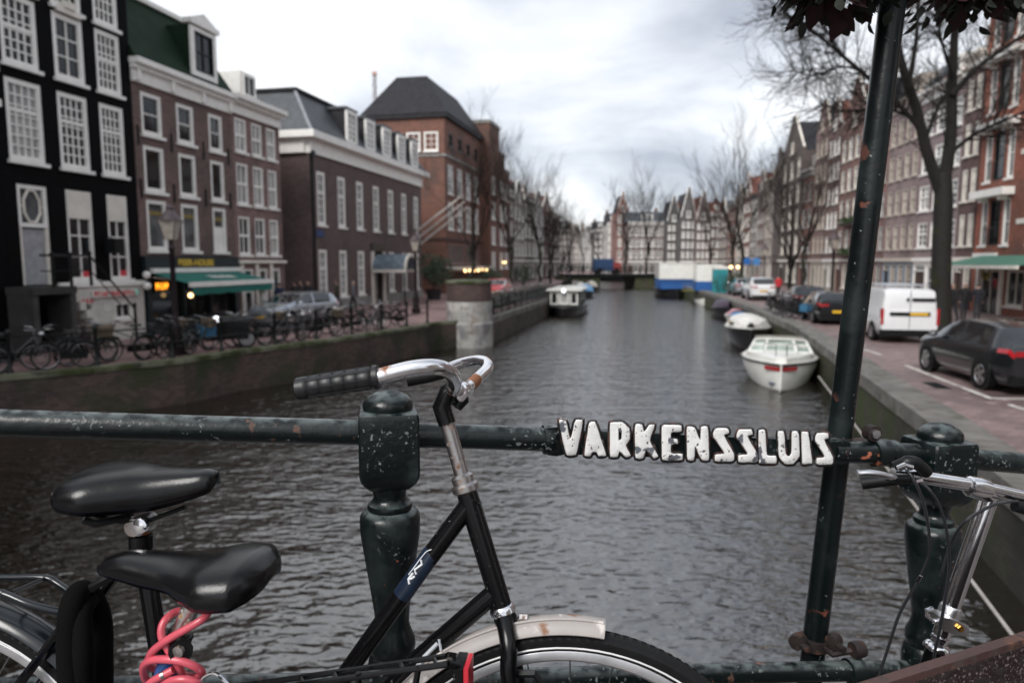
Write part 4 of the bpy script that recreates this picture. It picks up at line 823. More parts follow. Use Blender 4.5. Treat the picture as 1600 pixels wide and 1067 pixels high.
# ================================================================== vehicles
def interp(tab, x):
    if x <= tab[0][0]: return tab[0][1]
    for (a, u), (b, v) in zip(tab[:-1], tab[1:]):
        if x <= b: t = (x - a) / (b - a); t = t * t * (3 - 2 * t) if 0 else t; return u + (v - u) * t
    return tab[-1][1]
TYRE = pm('car_tyre', (.006, .006, .006), .7, spec=.2); CARGLASS = pm('car_glass', (.015, .018, .02), .04, var=.3, coat=1); TAIL = pm('tail_light', (.35, .008, .012), .15, var=.2, coat=1)
PLATE = pm('yellow_plate', (.72, .42, .02), .5, var=.05); LAMPG = pm('head_lamp', (.7, .72, .75), .1, var=.1, coat=1)
def car(label, loc, rz, paint, L, Wd, roof, belt, zl=.2, win=None, wheels=(.85, None), ws=None, rs=None, wr=.33, name='parked_car', cat='car', plate=True, group=None, roofw=.78, rim=ALU, cargo=False, sidewin=None, tap=.80):
    # x: 0 = rear bumper .. L = nose; roof/belt are (x, z) tables; ws / rs: windscreen and rear window x ranges
    o = thing(name, label, cat, loc, rz, group); hw = Wd / 2
    def sect(x):
        e = min(x, L - x); nose = min(1, tap + (1 - tap) * min(1, e / .55) ** .6) if x < L / 2 else min(1, .80 + .2 * min(1, max(0, e) / .55) ** .6)
        w = hw * nose; zb = interp(belt, x); zr = max(interp(roof, x), zb + .015); k = min(1, (zr - zb) / .45); wr_ = w * (.86 * (1 - k) + roofw * k)
        zlow = zl + (.12 if e < .08 else 0)
        half = [(0.0, zlow), (w * .86, zlow), (w * .97, zlow + .14), (w, (zlow + zb) / 2 + .05), (w * .985, zb - .09), (w * .94, zb), (w * .94 + (wr_ - w * .94) * .55, zb + (zr - zb) * .55), (wr_, zb + (zr - zb) * .90), (wr_ * .80, zr - .004), (0.0, zr)]
        return half
    xs = sorted(set([0, .03, .1] + [L * i / 44 for i in range(1, 44)] + [L - .1, L - .03, L])); H = [sect(x) for x in xs]; nh = len(H[0])
    vs = []; 
    for x, h in zip(xs, H): vs += [(x, y, z) for y, z in h] + [(x, -y, z) for y, z in h[1:-1][::-1]]
    n = 2 * nh - 2; parts = {'body': []}
    for i in range(len(xs) - 1):
        xm = (xs[i] + xs[i + 1]) / 2
        for j in range(n):
            f = (i * n + j, i * n + (j + 1) % n, (i + 1) * n + (j + 1) % n, (i + 1) * n + j); jj = j if j < nh - 1 else n - 1 - j
            key = 'body'
            sw = [k_ for k_, (a, b) in enumerate(sidewin or []) if a < xm < b]
            if jj in (5, 6) and sw: key = 'side_window|%d%d' % (sw[0], j < nh - 1)
            if not cargo and jj == 4 and xm < .42: key = 'tail_light|%d' % (j < nh - 1)
            if ws and jj >= 7 and ws[0] < xm < ws[1]: key = 'windscreen'
            if rs and jj >= 7 and rs[0] < xm < rs[1]: key = 'rear_window'
            parts.setdefault(key, []).append(f)
    parts['body'] += [tuple(range(n - 1, -1, -1)), tuple((len(xs) - 1) * n + j for j in range(n))]
    for k, fs in parts.items():
        if not fs: continue
        used = sorted({i for f in fs for i in f}); mp_ = {a: b for b, a in enumerate(used)}; mb = MB(); mb.add([vs[i] for i in used], [tuple(mp_[i] for i in f) for f in fs]); mb.build(k.split('|')[0], paint if k == 'body' else TAIL if k[0] == 't' else CARGLASS, o)
    for x in (wheels[0], wheels[1] or L - .85):
        for s in (-1, 1):
            MB().lathe([(wr * 1.16, 0), (wr * 1.16, .02)], (x, s * (hw * .985), wr + .02), 24, axis=(0, s, 0)).build('wheel_arch', DARKM, o)
            wl = MB().lathe([(wr * .6, -.2), (wr * .96, -.2), (wr, -.16), (wr, .0), (wr * .93, .03), (wr * .66, .035), (wr * .62, .02)], (x, s * hw * .985, wr), 24, axis=(0, s, 0)).build('wheel', TYRE, o)
            mb = MB(); mb.lathe([(wr * .66, .02), (wr * .6, .03), (wr * .56, .012), (.0001, .012)], (x, s * hw * .985, wr), 20, axis=(0, s, 0))
            for a in range(5):
                an = a * 1.2566; d = Vector((math.cos(an), 0, math.sin(an))); t_ = Vector((-d.z, 0, d.x)); c = Vector((x, s * (hw * .985 + .03), wr)); mb.add([c + t_ * .03, c + d * wr * .62 + t_ * .05, c + d * wr * .62 - t_ * .05, c - t_ * .03], [(0, 1, 2, 3)])
            mb.build('rim', rim, wl)
    zb = interp(belt, .1)
    for s in (-1, 1):
        mb = MB().box(-.012, .03, s * hw * .6 - .13, s * hw * .6 + .14, zb - .14, zb - .03) if not cargo else MB().box(-.02, .10, s * hw * .93 - .05, s * hw * .93 + .035, zb - .42, zb + .12)
        mb.build('tail_light_cluster', TAIL, o)
        MB().box(L - .28, L - .03, s * hw * .62 - .14, s * hw * .62 + .14, interp(belt, L - .2) - .2, interp(belt, L - .2) - .06).build('headlight', LAMPG, o)
        mx_ = (ws[0] if ws else L * .6) + .1 if ws else L * .6
        MB().ball((ws[0] + (ws[1] - ws[0]) * .55, s * (hw + .1), interp(belt, L * .6) + .08), .11, 8, 6, .7).build('wing_mirror', paint, o)
    if plate:
        MB().box(-.03, -.004, -.26, .26, zb - .42, zb - .31).build('number_plate', PLATE, o); MB().box(L + .001, L + .02, -.26, .26, .42, .53).build('number_plate', PLATE, o)
    MB().box(-.02, .12, -hw * .84, hw * .84, zl + .02, zl + .2).build('bumper', DARKM, o)
    return o
HATCH = dict(L=4.25, Wd=1.79, roof=[(0, .8), (.12, 1.02), (.55, 1.36), (1.1, 1.43), (2.2, 1.42), (2.55, 1.34), (3.25, .98), (4.1, .82), (4.25, .7)], belt=[(0, .86), (.1, .95), (1.2, .95), (3.2, .92), (4.0, .78), (4.25, .62)], ws=(2.5, 3.22), rs=(.14, .58), sidewin=[(.75, 1.85), (1.93, 2.95)])
CG = pm('graphite_paint', (.012, .015, .018), .28, .3, var=.05, coat=1); CB = pm('black_car_paint', (.006, .0065, .008), .25, .2, var=.05, coat=1); CW = pm('white_car_paint', (.72, .73, .74), .3, var=.03, coat=1); CS = pm('silver_car_paint', (.42, .44, .47), .3, .6, var=.05, coat=1); CR = pm('red_car_paint', (.5, .06, .07), .3, var=.05, coat=1)
def heading(deg): return R(90 - deg)          # rz for a car pointing deg right of +Y
def car_at(px, py, zplane=ST): return G(px, py, zplane)
# graphite hatchback nearest on the right: rear-left wheel on photo (1536, 599)
rw_ = P(1536, 540, 15.0); hd = R(7); f_ = Vector((math.sin(hd), math.cos(hd), 0)); rgt = Vector((f_.y, -f_.x, 0))
org = Vector((rw_.x, 15.0, ST)) - f_ * .85 + rgt * .88
car('graphite grey hatchback parked inside the white bay lines on the right street', org, heading(7), CG, **HATCH)
# white van
va = P(1421, 500, 23.6); hd = 11
VANR = [(0, 1.2), (.04, 1.72), (.15, 1.83), (2.6, 1.84), (3.0, 1.75), (3.55, 1.22), (4.3, .98), (4.4, .8)]
v = car('white delivery van with roof rack seen from behind on the right street', Vector((va.x, va.y, ST)), heading(hd), CW, L=4.4, Wd=1.83, roof=VANR, belt=[(0, 1.05), (3.4, 1.08), (4.1, .9), (4.4, .66)], ws=(2.95, 3.58), rs=None, sidewin=[(2.2, 3.0)], cargo=True, wr=.32, roofw=.86, plate=False, tap=.965, name='delivery_van', cat='van', zl=.25)
pz = MB().box(-.035, -.004, -.62, .62, .93, 1.05).build('handle_strip', DARKM, v); MB().box(-.045, -.036, -.55, .0, .945, 1.035).build('number_plate', PLATE, pz)
st_ = MB().box(-.034, -.004, -.75, -.05, 1.42, 1.52).build('rear_badge_strip', DARKM, v); MB().box(-.04, -.035, .05, .13, 1.42, 1.52).build('badge', DARKM, v)
mb = MB(); mb.box(-.012, -.003, -.008, .008, .5, 1.78); mb.build('door_gap', DARKM, v)
MB().box(-.05, .1, -.9, .9, .24, .46).build('black_bumper', DARKM, v)
mb = MB()
for y in (-.68, .68): mb.tube([(.4, y, 1.93), (2.7, y, 1.93)], .02, 6)
for x in (.45, 1.1, 1.8, 2.6): mb.tube([(x, -.7, 1.93), (x, .7, 1.93)], .018, 6); mb.tube([(x, -.68, 1.8), (x, -.68, 1.93)], .018, 6); mb.tube([(x, .68, 1.8), (x, .68, 1.93)], .018, 6)
mb.build('roof_rack', ALU, v)
car('black hatchback with yellow plate parked in front of the white van', P(1310, 500, 30.5).xy.to_3d() + Vector((0, 0, ST)), heading(13), CB, **HATCH)
car('dark car with pale reflecting rear window beside the bicycles on the right bank', P(1266, 490, 38).xy.to_3d() + Vector((0, 0, ST)), heading(12), CB, **HATCH)
SUV = dict(HATCH, L=4.4, Wd=1.84, roof=[(0, .95), (.1, 1.15), (.4, 1.55), (1.0, 1.64), (2.3, 1.63), (2.7, 1.52), (3.35, 1.1), (4.2, .95), (4.4, .8)], belt=[(0, .98), (.1, 1.06), (3.2, 1.05), (4.1, .92), (4.4, .7)], ws=(2.6, 3.35), rs=(.1, .42), wr=.35)
car('white SUV parked under the bare tree on the right bank', P(1193, 470, 50).xy.to_3d() + Vector((0, 0, ST)), heading(9), CW, **SUV)
car('silver hatchback parked ahead of the white SUV', P(1166, 460, 57).xy.to_3d() + Vector((0, 0, ST)), heading(9), CS, **HATCH)
# left bank: silver-grey car facing the bridge
lp = G(436, 517, ST); car('silver-grey car parked nose to the bridge beside the cafe terrace', P(512, 500, 33).xy.to_3d() + Vector((0, 0, ST)), heading(205), pm('steel_blue_paint', (.38, .42, .46), .25, .5, var=.05, coat=1), **HATCH)
car('small red car with white bonnet stripe behind the bicycles past the round pier', P(786, 460, 58).xy.to_3d() + Vector((0, 0, ST)), heading(192), CR, **HATCH)
# ================================================================== boats
def boat_hull(par, L, B, fb, mat, draft=.3, deckmat=None, tr=.8, sheer=.25, stripe=None, flare=.75):
    # x: 0 stern .. L bow, z = 0 water
    def half(x): t = x / L; return B / 2 * (tr + (1 - tr) * min(1, t / .35) if t < .35 else max(.012, (1 - ((t - .35) / .65) ** 2.3)))
    rings = []; xs = [L * i / 24 for i in range(25)]
    top = []
    for x in xs:
        w = half(x); z = fb + sheer * (x / L) ** 2; k = flare; zk = -draft + (draft * .9 + .0) * max(0, (x / L - .75) / .25) ** 2
        rings.append([(x, 0, zk), (x, w * k * .75, zk + draft * .5), (x, w * k, .06), (x, w * .97, z * .7), (x, w, z), (x, w * .93, z + .015), (x, 0, z + .03), (x, -w * .93, z + .015), (x, -w, z), (x, -w * .97, z * .7), (x, -w * k, .06), (x, -w * k * .75, zk + draft * .5)])
        top.append((w, z))
    h = MB().loft(rings).build('hull', mat, par)
    mb = MB()
    for s in (-1, 1): mb.tube([(x, s * (w + .01), z - .02) for x, (w, z) in zip(xs, top)], .035, 6)
    mb.build('gunwale', stripe or DARKM, par)
    return half
BW = pm('boat_white', (.72, .72, .68), .35, var=.08, vs=2, coat=.3)
def boat(label, px, py, hd, name='motor_boat', cat='boat'):
    c = G(px, py, 0.0); return thing(name, label, cat, c, heading(hd))
# white cabin boat, bow to the camera: origin is the bow waterline, so shift by length
b = boat('white motor boat with wraparound windscreen and red bow stripe moored nearest the bridge', 1219, 613, 19.5 + 180); b.scale = (1.0, 1.1, 1.0)
L_ = 5.2; u_ = Vector((math.cos(b.rotation_euler.z), math.sin(b.rotation_euler.z), 0)); b.location -= u_ * L_
boat_hull(b, L_, 2.25, .72, BW, sheer=.12, stripe=DARKM, flare=.8)
dk = MB(); dk.loft([[(x, w, z) for w, z in [(hw_, .80), (hw_ * .92, .98), (hw_ * .4, 1.05), (-hw_ * .4, 1.05), (-hw_ * .92, .98), (-hw_, .80)]] for x, hw_ in ((.2, .88), (2.2, .98), (3.4, .85), (4.2, .55), (4.9, .15))]); dk.build('foredeck', BW, b)
GL = pm('boat_screen', (.30, .36, .32), .12, var=.3, vs=5, coat=1)
ws_ = MB(); sec = lambda x, w, z: [(x - .25, -w, z * .96), (x, -w * .5, z), (x, w * .5, z), (x - .25, w, z * .96)]
ws_.loft([sec(3.3, .88, 1.0), sec(2.75, .72, 1.34)], closed=False); ws_.build('windscreen', GL, b, smooth=False)
mb = MB(); A_ = sec(3.31, .89, 1.0); B_ = sec(2.75, .72, 1.36); mb.tube(B_, .04, 6); mb.tube(A_, .05, 6); [mb.tube([p, q_], .04, 6) for p, q_ in zip(A_, B_)]; C_ = [Vector(p).lerp(Vector(q_), .55) for p, q_ in zip(A_, B_)]; mb.tube(C_, .045, 6); mb.build('screen_frame', BW, b)
MB().loft([sec(2.85, .72, 1.36), sec(1.0, .74, 1.32)], closed=False).build('cabin_cover', pm('grey_cover', (.22, .21, .17), .7, var=.2), b, smooth=False)
for s in (-1, 1): MB().add([(1.0, s * .8, .98), (2.9, s * .86, 1.0), (2.5, s * .72, 1.31), (1.0, s * .74, 1.29)], [(0, 1, 2, 3)]).build('side_screen', GL, b, smooth=False)
mb = MB(); mb.tube([(3.9, -.45, .95), (4.0, -.45, 1.35), (4.75, -.15, 1.4), (4.75, .15, 1.4), (4.0, .45, 1.35), (3.9, .45, .95)], .018, 6); mb.tube([(4.7, -.14, .85), (4.7, -.14, 1.4)], .015, 6); mb.tube([(4.7, .14, .85), (4.7, .14, 1.4)], .015, 6); mb.build('bow_rail', CHROME, b)
RSTR = pm('red_stripe', (.28, .02, .025), .4)
for s in (-1, 1): MB().add([(5.2, s * .02, .76), (4.72, s * .44, .74), (4.72, s * .43, .62), (5.2, s * .02, .63)], [(0, 1, 2, 3)]).build('bow_stripe', RSTR, b, smooth=False)
MB().box(4.75, 5.0, -.3, -.02, .2, .24).build('bow_plate', pm('navy', (.03, .05, .09), .4), b)
# sloop with dark hull and pale cover
b = boat('dark-hulled sloop with white fitted cover moored behind the white motor boat', 1160, 548, 16 + 180, 'sloop'); L_ = 6.2; u_ = Vector((math.cos(b.rotation_euler.z), math.sin(b.rotation_euler.z), 0)); b.location -= u_ * L_; b.location += Vector((.35, 0, 0))
hf = boat_hull(b, L_, 2.1, .78, pm('black_hull', (.012, .012, .014), .35, coat=.3), sheer=.22, stripe=BW)
cv = MB(); xs_ = [.15, 1, 2, 3, 3.8, 4.6, 5.3, 5.9]
cv.loft([[(x, hf(x) * f, .80 + .22 * (x / L_) ** 2 + z * (.5 if x > 5 else 1)) for f, z in ((1.0, .0), (.8, .3), (.35, .44), (0, .47), (-.35, .44), (-.8, .3), (-1.0, .0))] for x in xs_], closed=False).build('boat_cover', pm('white_tarp', (.68, .66, .62), .6, var=.12, vs=3, bump=.5, bs=7, bd=.03), b)
for i in range(4): MB().box(4.2 - i * .5, 4.45 - i * .5, -hf(4) - .03, -hf(4) + .4, 1.0, 1.1).build('cover_window', GLASS, b)
# open boats and small craft further on
b = boat('small open boat with blue and pink covers behind the dark sloop', 1140, 512, 12 + 180, 'open_boat'); L_ = 4.8; u_ = Vector((math.cos(b.rotation_euler.z), math.sin(b.rotation_euler.z), 0)); b.location -= u_ * L_; b.location += Vector((.9, 0, 0))
hf = boat_hull(b, L_, 1.8, .5, BW, stripe=pm('pale_rub', (.5, .46, .4), .5)); MB().loft([[(x, hf(x) * f, .56 + z) for f, z in ((.9, 0), (.4, .22), (-.4, .22), (-.9, 0))] for x in (2.4, 3.2, 4.2)], closed=False).build('blue_cover', pm('blue_tarp', (.08, .22, .42), .6), b)
MB().loft([[(x, hf(x) * f, .56 + z) for f, z in ((.9, 0), (.4, .3), (-.4, .3), (-.9, 0))] for x in (.2, 1.2, 2.3)], closed=False).build('pink_cover', pm('pink_tarp', (.45, .22, .25), .6), b)
b = boat('boat under a dark purple tarpaulin beyond the small open boat', 1122, 499, 11 + 180, 'covered_boat'); L_ = 5; u_ = Vector((math.cos(b.rotation_euler.z), math.sin(b.rotation_euler.z), 0)); b.location -= u_ * L_; b.location += Vector((.8, 0, 0))
hf = boat_hull(b, L_, 1.9, .6, pm('dark_hull', (.015, .014, .018), .4)); MB().loft([[(x, hf(x) * f, .64 + z) for f, z in ((1, 0), (.7, .4), (0, .62), (-.7, .4), (-1, 0))] for x in (.1, 1.5, 3, 4.2, 4.8)], closed=False).build('tarpaulin', pm('purple_tarp', (.045, .03, .05), .6, bump=.5, bs=6, bd=.03), b)
MB().ball((5.1, 1.2, .3), .16, 8, 6, 1.8).build('fender', BW, b)
b = boat('low white dinghy beside the stern of the container boat', 1095, 474, 10 + 180, 'dinghy'); boat_hull(b, 3.6, 1.5, .45, BW)
# tour boat on the left
b = boat('black canal tour boat with white roof and white framed windows', 878, 496.5, 10 + 180, 'tour_boat'); L_ = 9; u_ = Vector((math.cos(b.rotation_euler.z), math.sin(b.rotation_euler.z), 0)); b.location -= u_ * L_
boat_hull(b, L_, 2.7, .62, pm('black_hull', (.012, .012, .014), .35, coat=.3), tr=.95, sheer=.05, flare=.9)
cb_ = MB(); cb_.box(1.2, 7.6, -1.08, 1.08, .66, 1.85); cb_.build('cabin', pm('dark_cabin', (.03, .034, .036), .4), b, smooth=False)
MB().loft([[(x, -w, z) for w, z in ((1.3, 1.86), (1.2, 1.98), (0, 2.05), (-1.2, 1.98), (-1.3, 1.86))] for x in (1.0, 7.95)]).build('roof', BW, b)
for y0, y1 in ((-1.0, -.42), (-.34, .34), (.42, 1.0)):
    f_o = MB(); f_o.box(7.62, 7.68, y0, y1, .85, .95); f_o.box(7.62, 7.68, y0, y1, 1.68, 1.78); f_o.box(7.62, 7.68, y0, y0 + .1, .951, 1.679); f_o.box(7.62, 7.68, y1 - .1, y1, .951, 1.679); f_o = f_o.build('window', BW, b, smooth=False); MB().box(7.61, 7.64, y0 + .08, y1 - .08, .93, 1.7).build('pane', GLASS_L if y0 == -.34 else GLASS, f_o, smooth=False)
for s in (-1, 1):
    for i in range(5): f_o = MB().box(1.6 + i * 1.18, 2.6 + i * 1.18, s * 1.1 - .02, s * 1.1 + .02, 1.0, 1.7).build('side_window', GLASS, b, smooth=False)
MB().ball((7.97, 0, 1.86), .13).build('roof_lamp', HEADL, b)
# container boat
b = boat('white and blue box-shaped work boat moored on the right bank', 1059, 466, 8 + 180, 'work_boat'); L_ = 10; u_ = Vector((math.cos(b.rotation_euler.z), math.sin(b.rotation_euler.z), 0)); b.location -= u_ * L_
boat_hull(b, L_, 4.4, .9, pm('black_hull', (.012, .012, .014), .35), tr=.95, sheer=.1, flare=.95)
BLUE = pm('blue_paint', (.015, .09, .30), .5, var=.12)
MB().box(.8, 8.6, -1.95, 1.95, .95, 2.05).build('lower_panel', BLUE, b, smooth=False)
for i in range(6): MB().box(8.6, 8.63, -1.95 + i * .65, -1.31 + i * .65, 2.06, 3.75).build('wall_panel', BW, b, smooth=False)
MB().box(.8, 8.6, -1.95, 1.95, 2.051, 3.8).build('upper_box', BW, b, smooth=False); MB().box(.7, 8.7, -2.02, 2.02, 3.801, 3.9).build('roof', BW, b)
mb = MB(); mb.tube([(8.9, 1.9, .95), (8.9, 1.9, 1.9), (8.9, -1.9, 1.9), (8.9, -1.9, .95)], .04, 6); mb.build('deck_rail', DARKM, b)
b2_ = thing('gangplank', 'yellow-green gangplank from the work boat to the right quay', 'gangplank', P(1088, 455, 70)); b2_.location.z = 1.0
MB().box(-1.4, 1.6, -.3, .3, .1, .18).build('plank', pm('olive_paint', (.16, .15, .02), .6), b2_); mb = MB(); mb.tube([(-1.4, -.28, .18), (-1.4, -.28, .8), (1.6, -.28, .8), (1.6, -.28, .18)], .03, 5); mb.build('handrail', pm('olive_paint', (.2, .2, .03), .6), b2_)
for lab, px, py, cm in (('light blue covered boat moored beyond the black tour boat', 917, 463, 'blue_tarp'), ('white covered boat alongside the light blue boat', 908, 458, 'white_tarp'), ('cream covered boat at the far left bank', 925, 455, 'cream_tarp')):
    b = boat(lab, px, py, 12 + 180, 'covered_boat'); hf = boat_hull(b, 5, 2.0, .6, pm('dark_hull', (.015, .014, .018), .4)); cm_ = pm(cm, (.6, .56, .48) if cm == 'cream_tarp' else (.68, .66, .62), .6) if cm != 'blue_tarp' else pm('sky_tarp', (.14, .36, .62), .6)
    MB().loft([[(x, hf(x) * f, .64 + z) for f, z in ((1, 0), (.7, .5), (0, .8), (-.7, .5), (-1, 0))] for x in (.1, 1.5, 3, 4.2, 4.8)], closed=False).build('cover', cm_, b)
# container / site units on the right quay
o = thing('site_toilet', 'teal and white portable cabin on the right quay beside the blue panels', 'portable cabin', P(1124, 452, 64).xy.to_3d() + Vector((0, 0, ST)), R(-8)); MB().box(-.6, .6, -.6, .6, 0, 2.1).build('cabin', pm('teal', (.02, .25, .28), .5), o); MB().box(-.65, .65, -.65, .65, 2.1, 2.35).build('roof', BW, o); MB().box(-.45, .45, -.63, -.602, .2, 1.9).build('door', pm('teal_dark', (.015, .2, .23), .5), o)
o = thing('site_container', 'white site container with blue base on the right quay', 'container', P(1108, 450, 68).xy.to_3d() + Vector((0, 0, ST)), R(-8)); MB().box(-1.2, 1.2, 0, 3, .9, 2.5).build('upper_wall', BW, o, smooth=False); MB().box(-1.2, 1.2, 0, 3, 0, .899).build('lower_wall', BLUE, o, smooth=False)
o = thing('delivery_truck', 'blue delivery truck on the far bridge', 'truck', (14.2, 110, 2.15), R(6)); MB().box(-1.6, 1.2, -1, 1, .5, 2.3).build('box_body', pm('truck_blue', (.02, .05, .12), .5), o); MB().box(1.25, 2.3, -.95, .95, .5, 1.8).build('cab', pm('truck_red', (.25, .04, .04), .5), o)
for x in (-1, 1.7):
    for s in (-1, 1): MB().lathe([(.45, -.15), (.45, .15), (.0001, .15)], (x, s * .9, .45), 14, axis=(0, 1, 0)).build('wheel', TYRE, o)
# ================================================================== street furniture, bicycles, people
def lamp_post(label, loc, h=4.2):
    o = thing('street_lamp', label, 'street lamp', loc, 0, 'crown-topped canal street lamps')
    LM = pm('lamp_iron', (.014, .008, .009), .5, var=.3, spec=.25)
    MB().lathe([(.24, -.1), (.24, .25), (.17, .32), (.17, .8), (.12, .95), (.085, 1.1), (.07, h - 1.2), (.1, h - 1.15), (.05, h - 1.05), (.05, h - .9)], n=14).build('post', LM, o)
    lt = MB().loft([[(a * w_, b_ * w_, z) for a, b_ in ((-1, -1), (1, -1), (1, 1), (-1, 1))] for w_, z in ((.13, h - .9), (.24, h - .35))]).build('lantern_glass', pm('lantern_glass', (.42, .38, .33), .15, var=.2), o, smooth=False)
    mb = MB(); [mb.tube([(a * .13, b_ * .13, h - .9), (a * .245, b_ * .245, h - .35)], .018, 5) for a, b_ in ((-1, -1), (1, -1), (1, 1), (-1, 1))]; mb.lathe([(.33, h - .36), (.30, h - .3), (.14, h - .12), (.1, h - .05), (.12, h), (.05, h + .08), (.0001, h + .16)], n=12); mb.build('lantern_roof', pm('lantern_top', (.07, .05, .055), .5), lt)
    return o
lamp_post('ornate iron street lamp standing before the cafe awning', G(264, 558, ST) + Vector((0, .5, 0)), 4.25)
lamp_post('ornate iron street lamp beside the barrel canopy of the brown building', P(650, 470, 38).xy.to_3d() + Vector((0, 0, ST)), 4.2)
lamp_post('ornate iron street lamp behind the leaning pole on the right bank', P(1299, 470, 41).xy.to_3d() + Vector((0, 0, ST)), 4.4)
lamp_post('ornate iron street lamp beside the distant right bank cars', P(1193, 450, 62).xy.to_3d() + Vector((0, 0, ST)), 4.2)
for lab, px, z, c, shp in (('round blue road sign on the right bank', 1166, 66, 'blue_sign', 1), ('square blue road sign on the right bank', 1180, 68, 'lightblue_sign', 0)):
    o = thing('road_sign', lab, 'sign', P(px, 450, z).xy.to_3d() + Vector((0, 0, ST)), R(-10)); MB().tube([(0, 0, -.05), (0, 0, 3.1)], .04, 8).build('sign_post', ALU, o); m_ = pm(c, (.02, .12, .38) if shp else (.06, .2, .45), .4)
    (MB().lathe([(.34, 0), (.34, .03), (.0001, .03)], (0, -.05, 2.8), 20, axis=(0, -1, 0)) if shp else MB().box(-.32, .32, -.08, -.05, 2.45, 3.1)).build('sign_face', m_, o)
for px in (1141, 1152):
    o = thing('traffic_warning_light', 'orange warning light on a thin post by the right bank cars', 'warning light', P(px, 450, 60).xy.to_3d() + Vector((0, 0, ST)), 0, 'orange warning lights by the right bank'); MB().tube([(0, 0, -.05), (0, 0, 2.2)], .03, 6).build('post', DARKM, o); MB().ball((0, 0, 2.3), .14).build('lamp', BULB, o)
# fence along the left quay
fe = thing('quay_fence', 'black iron post-and-rail fence along the left quay edge', 'fence', (QL[2][0], QL[2][1], ST))
def along(pts, off, step, start=0, zz=ST):
    out = []; acc = start
    for a, b in zip(pts[:-1], pts[1:]):
        A = Vector((*a, 0)); B = Vector((*b, 0)); L = (B - A).length; u = (B - A) / L; n = Vector((-u.y, u.x, 0))
        while acc < L: p = A + u * acc + n * off; out.append((Vector((p.x, p.y, zz)), u.copy())); acc += step
        acc -= L
    return out
FQ = QL[1:]
pf = along(FQ, .38, 1.9, .5)
for p, u in pf:
    mb = MB(); c = Vector((p.x, p.y, 0)); mb.lathe([(.08, ST - .1), (.08, ST + .1), (.05, ST + .14), (.045, ST + .95), (.07, ST + .98), (.07, ST + 1.04), (.03, ST + 1.1), (.0001, ST + 1.12)], c, 8); mb.build('post', DARKM, fe, world=True)
for z in (.5, .92):
    mb = MB(); mb.tube([(p.x, p.y, ST + z) for p, u in pf], .022, 6); mb.build('rail', DARKM, fe, world=True)
fe2 = thing('quay_fence', 'black iron fence on the quay past the round pier', 'fence', (QL2[0][0], QL2[0][1], ST)); pf2 = along(QL2[:5], .3, 1.9, .6)
for p, u in pf2: MB().tube([(p.x, p.y, ST - .05), (p.x, p.y, ST + 1.0)], .05, 6).build('post', DARKM, fe2, world=True)
mb = MB()
for z in (.5, .95): mb.tube([(p.x, p.y, ST + z) for p, u in pf2], .025, 5)
mb.build('rail', DARKM, fe2, world=True)
SPOKE = pm('spoke_steel', (.35, .35, .36), .35, 1); SADM = pm('bike_saddle', (.008, .007, .007), .5)
